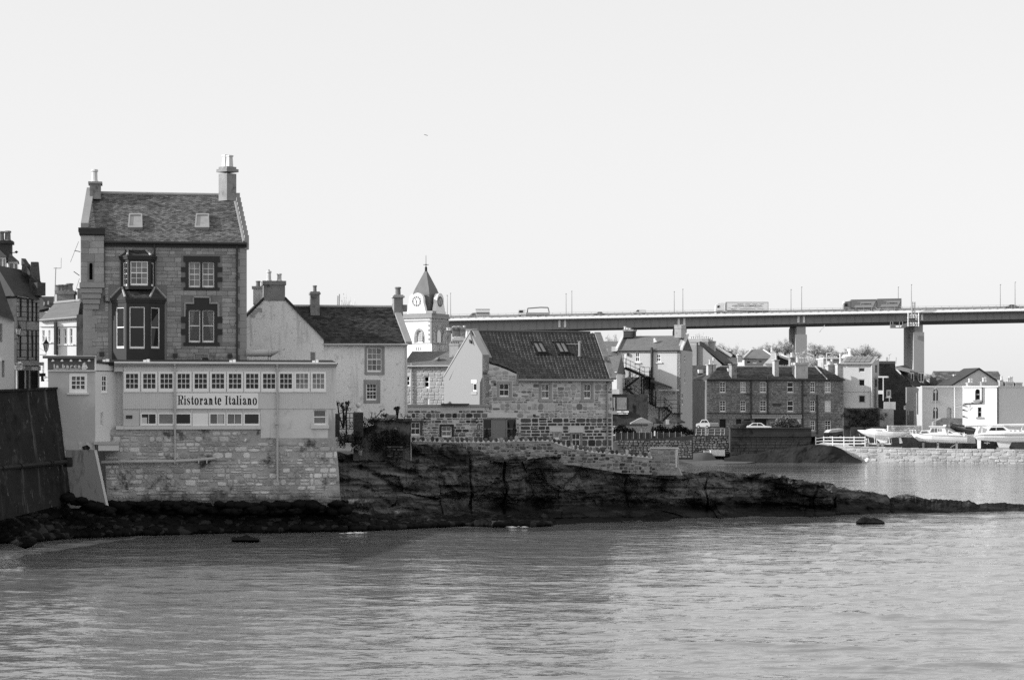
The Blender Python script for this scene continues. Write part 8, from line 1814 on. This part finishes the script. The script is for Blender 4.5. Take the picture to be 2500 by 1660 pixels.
def boats():
    Y = 284.0; k = Y/F; f = Fac(2100, Y, 0)
    t = thing('sailing_boat','small white sailing boat hull without a mast, on a road trailer','boat',P(2153,1092,Y))
    hull(t, Y, [(2094,1049.5),(2130,1050),(2170,1053),(2213,1055.5)], [(2094,1050.5),(2104,1058),(2120,1066),(2137,1070),(2165,1071),(2190,1066),(2213,1058.5)], [(2094,.05),(2110,.55),(2140,.95),(2180,.95),(2213,.6)], 'boat')
    c = MB(); c.poly(f,[(2112,1050.5),(2128,1047),(2135,1046),(2160,1046.5),(2168,1053),(2118,1052)],-.55,.55); co = c.build('cabin', M['boat'], t); MB().poly(f,[(2140,1050),(2141,1051.8),(2156,1052),(2155,1050.3)],.55,.58).build('cabin_window', M['glass'], co)
    MB().tube([f.pt(2116,1049,.3),f.pt(2130,1046.3,.3),f.pt(2170,1048,.4)],.03,5).build('hand_rail', M['white'], t)
    MB().poly(f,[(2137,1070),(2168,1070),(2166,1081),(2150,1081)],-.06,.06).build('keel_fin', M['boat'], t); MB().poly(f,[(2194,1069),(2199,1068),(2203,1081),(2196,1082)],-.04,.04).build('rudder', M['boat'], t); MB().tube([f.pt(2098,1058,0),f.pt(2101,1066,0)],.03,4).build('bow_fitting', M['cable'], t)
    tr = thing('boat_trailer','twin-axle road trailer under the small sailing boat','trailer',P(2150,1091,Y)); b = MB(); b.pb(f,2118,1082,2178,1085,-.8,.8); b.tube([f.pt(2118,1083,0),f.pt(2104,1081,0)],.07,5)
    for x, y in ((2137,1067),(2172,1067),(2118,1070)):
        for d in (-.7,.7): b.tube([f.pt(x,y,d*.8),f.pt(x+2,1083,d)],.06,5)
    b.build('frame', M['cream'], tr); wheels(tr, f, (2147.5,2158,2121), 1085.5, .24, .95, 'truckgrey')
    # motor cruiser
    f = Fac(2227, Y, 0); t = thing('motor_cruiser','white motor cruiser with a wheelhouse, middle boat on the quay','boat',P(2300,1097,Y))
    hull(t, Y, [(2226,1057.5),(2260,1060),(2300,1062),(2360,1064.5)], [(2226,1059),(2234,1070),(2244,1077),(2270,1080),(2330,1082),(2360,1081.5)], [(2226,.06),(2245,.75),(2275,1.2),(2320,1.3),(2360,1.2)], 'boat', (.05,.10))
    b = MB(); b.poly(f,[(2248,1059.5),(2253,1051),(2274,1050),(2276,1061)],-.9,.9); b.poly(f,[(2272,1061),(2276,1042),(2280,1041),(2310,1042),(2316,1062)],-.95,.95); b.poly(f,[(2314,1062),(2318,1049),(2330,1055),(2340,1056),(2352,1063)],-.9,.9); b.pb(f,2272,1040,2312,1042,-1.1,1.1); so = b.build('superstructure', M['boat'], t)
    for q in ([(2275,1055),(2279,1046),(2284,1046),(2284,1055)],[(2286,1055),(2286,1046),(2291,1046),(2291,1055)],[(2294,1053),(2294,1046.5),(2296.5,1046.5),(2296.5,1053)],[(2299,1053),(2299,1046.5),(2301.5,1046.5),(2301.5,1053)],[(2252,1057),(2255,1053),(2268,1052.5),(2269,1056)],[(2318,1057),(2320,1052),(2327,1056.5)]): MB().poly(f,q,.95,.98).build('cabin_window', M['glass2'], so)
    MB().poly(f,[(2302,1043),(2305,1036.5),(2312,1036.5),(2310,1043)],-.4,.4).build('radar_box', M['boat'], t)
    b = MB()
    for x in (2226,2232,2240,2318,2330,2344,2356): b.tube([f.pt(x,1060,.5),f.pt(x-1.5,1049 if x < 2300 else 1055,.5)],.03,4)
    b.tube([f.pt(2224,1049,.5),f.pt(2240,1051,.5)],.03,4); b.tube([f.pt(2316,1055,.5),f.pt(2356,1057,.5)],.03,4); b.build('guard_rail', M['white'], t)
    s = MB(); 
    for x in (2255,2290,2335): s.pb(f,x,1081,x+5,1097,-.7,.7)
    s.tube([f.pt(2345,1080,1),f.pt(2325,1092,1.4)],.06,5); s.build('boat_shore', M['chim'], t)
    # cruising yacht at the right edge
    Y2 = 280.5; f = Fac(2378, Y2, 0); t = thing('cruising_yacht','big white yacht with a dark stripe and deep keel, cut by the right edge','boat',P(2450,1099,Y2))
    hull(t, Y2, [(2378,1064),(2384,1059.5),(2400,1056.5),(2440,1054.5),(2560,1052)], [(2378,1065.5),(2381,1072),(2400,1075.5),(2450,1079),(2520,1078),(2560,1070)], [(2378,.55),(2400,1.0),(2450,1.4),(2520,1.4),(2560,1.0)], 'boat', (.22,.30))
    b = MB(); b.poly(f,[(2412,1056),(2420,1044),(2426,1041),(2455,1041),(2466,1048),(2500,1050),(2530,1054)],-.95,.95); so = b.build('deck_house', M['boat'], t)
    for q in ([(2419,1050.5),(2424,1044),(2435,1043.5),(2435,1051)],[(2437,1051),(2437,1043.5),(2452,1043.5),(2460,1050)]): MB().poly(f,q,.95,.98).build('cabin_window', M['glass'], so)
    for x in (2468,2478,2490): MB().pb(f,x,1050.5,x+6,1052,.95,.97).build('port_light', M['glass'], so)
    MB().poly(f,[(2434,1077),(2471,1077),(2463,1094),(2441,1095)],-.25,.25).build('keel', M['cream'], t); MB().poly(f,[(2387,1073),(2396.5,1074),(2396,1095),(2388,1095)],-.08,.08).build('rudder', M['boat'], t); b = MB(); b.pb(f,2436,1092.5,2466,1099,-.5,.5); b.pb(f,2404,1080,2418,1082,-.1,.1); b.tube([f.pt(2412,1076,0),f.pt(2411,1085,0)],.05,4); b.build('keel_block', M['quoin'], t)
    m = MB(); m.tube([P(2356,1039.5,Y2),P(2420,1038,Y2),P(2560,1036,Y2)],.15,8); m.tube([P(2386,1040,Y2),P(2386,1060,Y2)],.05,5); m.tube([P(2398,1040,Y2),P(2397,1058,Y2)],.05,5); m.tube([P(2497,1037,Y2),P(2493,1052,Y2)],.04,5); tag(m.build('stowed_mast', M['boat'], None), 'long white mast laid flat along the top of the yacht', 'mast')
    # dark inflatable behind
    f = Fac(2322, 287, 0); t = thing('inflatable_boat','dark inflatable boat tilted between the cruiser and the yacht','boat',P(2350,1060,287)); b = MB()
    b.tube([f.pt(2323,1040,.6),f.pt(2332,1046,.8),f.pt(2352,1052,.9),f.pt(2378,1056,.9)],.36,8); b.tube([f.pt(2323,1038,.0),f.pt(2340,1042,-.6),f.pt(2360,1045,-.7),f.pt(2380,1052,-.7)],.36,8); b.build('tube', M['carblack'], t); MB().poly(f,[(2336,1047),(2342,1041),(2356,1042),(2360,1052)],-.5,.5).build('console', M['fascia'], t); MB().pb(f,2318,1036,2326,1042,-.3,.3).build('outboard', M['truckgrey'], t)
    f = Fac(2380, 285, 0); b = MB(); b.poly(f,[(2358,1062),(2380,1060),(2382,1082),(2356,1082)],-1.2,0); tag(b.build('covered_dinghy', M['rendered'], None), 'grey sheeted dinghy wedged between the cruiser and the yacht', 'boat')
    piv = {'sailing_boat':None}
    for o in list(COL.objects):
        if o.parent is None and o.name in ('sailing_boat','motor_cruiser','cruising_yacht','boat_trailer'): o.rotation_euler.z = radians(-11)
    q = random.Random(6); bb = MB(); 
    for i in range(26): x = q.uniform(2205,2500); p = f.pt(x,1097,q.uniform(-2,1)); r = q.uniform(.15,.5); bb.box(p.x-r,p.x+r,p.y-.3,p.y+.3,p.z,p.z+r*.9)
    tag(bb.build('timber_and_stones', M['darkstone'], None), 'clutter of dark timber and stones under the boats', 'rubble', kind='stuff')
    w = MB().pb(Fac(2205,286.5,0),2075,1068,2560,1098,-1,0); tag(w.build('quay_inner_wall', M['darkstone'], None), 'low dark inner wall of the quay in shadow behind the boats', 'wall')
boats()

# ================================================================ TREES on the slope behind the town
def tree_meshes():
    out = []
    for sd in range(4):
        q = random.Random(100+sd); cr = MB(); tr = MB(); tr.cyl((0,0,-.2),(0,0,.42),.030,.018,6)
        tips = []
        for i in range(26):
            a = q.uniform(0,6.283); el_ = q.uniform(.15,1.25); L = q.uniform(.28,.46); b0 = Vector((0,0,q.uniform(.15,.42))); e = b0+Vector((cos(a)*cos(el_)*L*1.15,sin(a)*cos(el_)*L*1.15,sin(el_)*L*1.15)); m = line3(b0,e,.5)+Vector((q.uniform(-.04,.04),q.uniform(-.04,.04),.02)); tr.cyl(b0,m,.010,.006,4); tr.cyl(m,e,.006,.003,4); tips += [m, line3(m,e,.5), e]
        for tp in tips:
            for k in range(46):
                d = Vector((q.gauss(0,1),q.gauss(0,1),q.gauss(0,1))).normalized(); L = q.uniform(.05,.15); o = tp+d*q.uniform(0,.05); e = o+(d+Vector((0,0,.5))).normalized()*L; s = Vector((q.uniform(-1,1),q.uniform(-1,1),q.uniform(-1,1)))*.006; cr.add([o+s,o-s,e],[(0,1,2)])
                if k % 3 == 0:
                    w = .016; cr.add([e+Vector((q.uniform(-w,w),q.uniform(-w,w),q.uniform(-w,w))) for _ in range(3)],[(0,1,2)])
        ms = []
        for b, n, m in ((cr,'crown','twig'),(tr,'trunk','bark')):
            me = bpy.data.meshes.new(n); me.from_pydata([tuple(v) for v in b.v],[],b.f); me.materials.append(M[m]); ms.append(me)
        out.append(ms)
    return out
TM = tree_meshes()
def tree(px, ytop, w, Y, zb, lab, i):
    o = P(px, 990, Y); o.z = zb; H = CH+(HY-ytop)/F*Y-zb; W = w*Y/F/.95; t = thing('winter_tree', lab, 'tree', o, 'bare trees on the slope behind the town')
    for me, n in zip(TM[i % 4], ('crown','trunk')): link(n, me, o, t, (0,0,i*1.3), (W,W,H/.92))
spots = [(855,726,75,330,8,'faint twiggy tree showing over the white house roof, left of the clock tower'),
 (1492,811,44,430,15,'bushy tree right of the stone chimney, left of the fire-escape house'),(1463,824,36,440,15,'smaller faint tree against the far slate roof'),(1560,822,40,480,15,'faint tree behind the fire-escape house ridge'),(1708,815,60,470,14,'faint tree behind the row of chimney pots'),
 (1758,832,58,440,14,'bare tree rising right of the long row of chimney pots'),(1788,842,54,445,14,'bare dark tree beside the grey slated gable'),(1818,852,50,520,17,'low pale tree left of the hipped roof'),(1852,845,56,530,18,'pale tree above the hipped roof'),(1885,832,60,540,18,'tall tree just left of the bridge pier'),(1915,826,48,545,18,'highest tree touching the left side of the bridge pier'),
 (1990,838,66,535,18,'pale tree just right of the bridge pier'),(2018,842,60,540,18,'broad pale tree right of the bridge pier'),(1985,868,40,430,14,'dark low tree at the foot of the bridge pier'),(2046,856,48,520,18,'small pale tree in the dip above the flat roof'),(2078,848,50,500,17,'tree behind the rounded roof vent'),(2112,840,62,480,16,'big round tree above the solar panels'),(2135,852,40,485,16,'round tree at the right of the solar panels'),(2275,911,60,430,12,'bare bushy tree between the dark rubble house and the quay house'),(2252,916,44,440,12,'bare tree peeping beside the white dormers')]
for i, s in enumerate(spots): tree(*s, i)
sb = MB()                                              # lower scrub that closes the skyline between the houses
for i in range(16):
    px = 1745+i*25; Y = 560+(i%2)*15; zt = CH+(HY-(862-(i % 3)*4 if px < 2140 else 925))/F*Y; W = 52*Y/F/.95; o = P(px, 985, Y); o.z = 8.
    for me in TM[i % 4]: sb.add([o+Vector((v.co.x*W, v.co.y*W, v.co.z*(zt-8)/.92)) for v in me.vertices], [tuple(f.vertices) for f in me.polygons])
tag(sb.build('scrub', M['twig'], None), 'belt of bare scrub along the skyline behind the terrace', 'scrub', kind='stuff')

g = MB(); o = P(2006,803,420); g.add([o,o+Vector((.5,0,.35)),o+Vector((.65,.1,.85)),o+Vector((-.25,0,-.55)),o+Vector((-.55,.1,-.75)),o+Vector((.1,.25,0))],[(0,1,2,5),(0,3,4,5)]); tag(g.build('gull', M['truckgrey'], None), 'single gull flying under the bridge deck', 'bird')
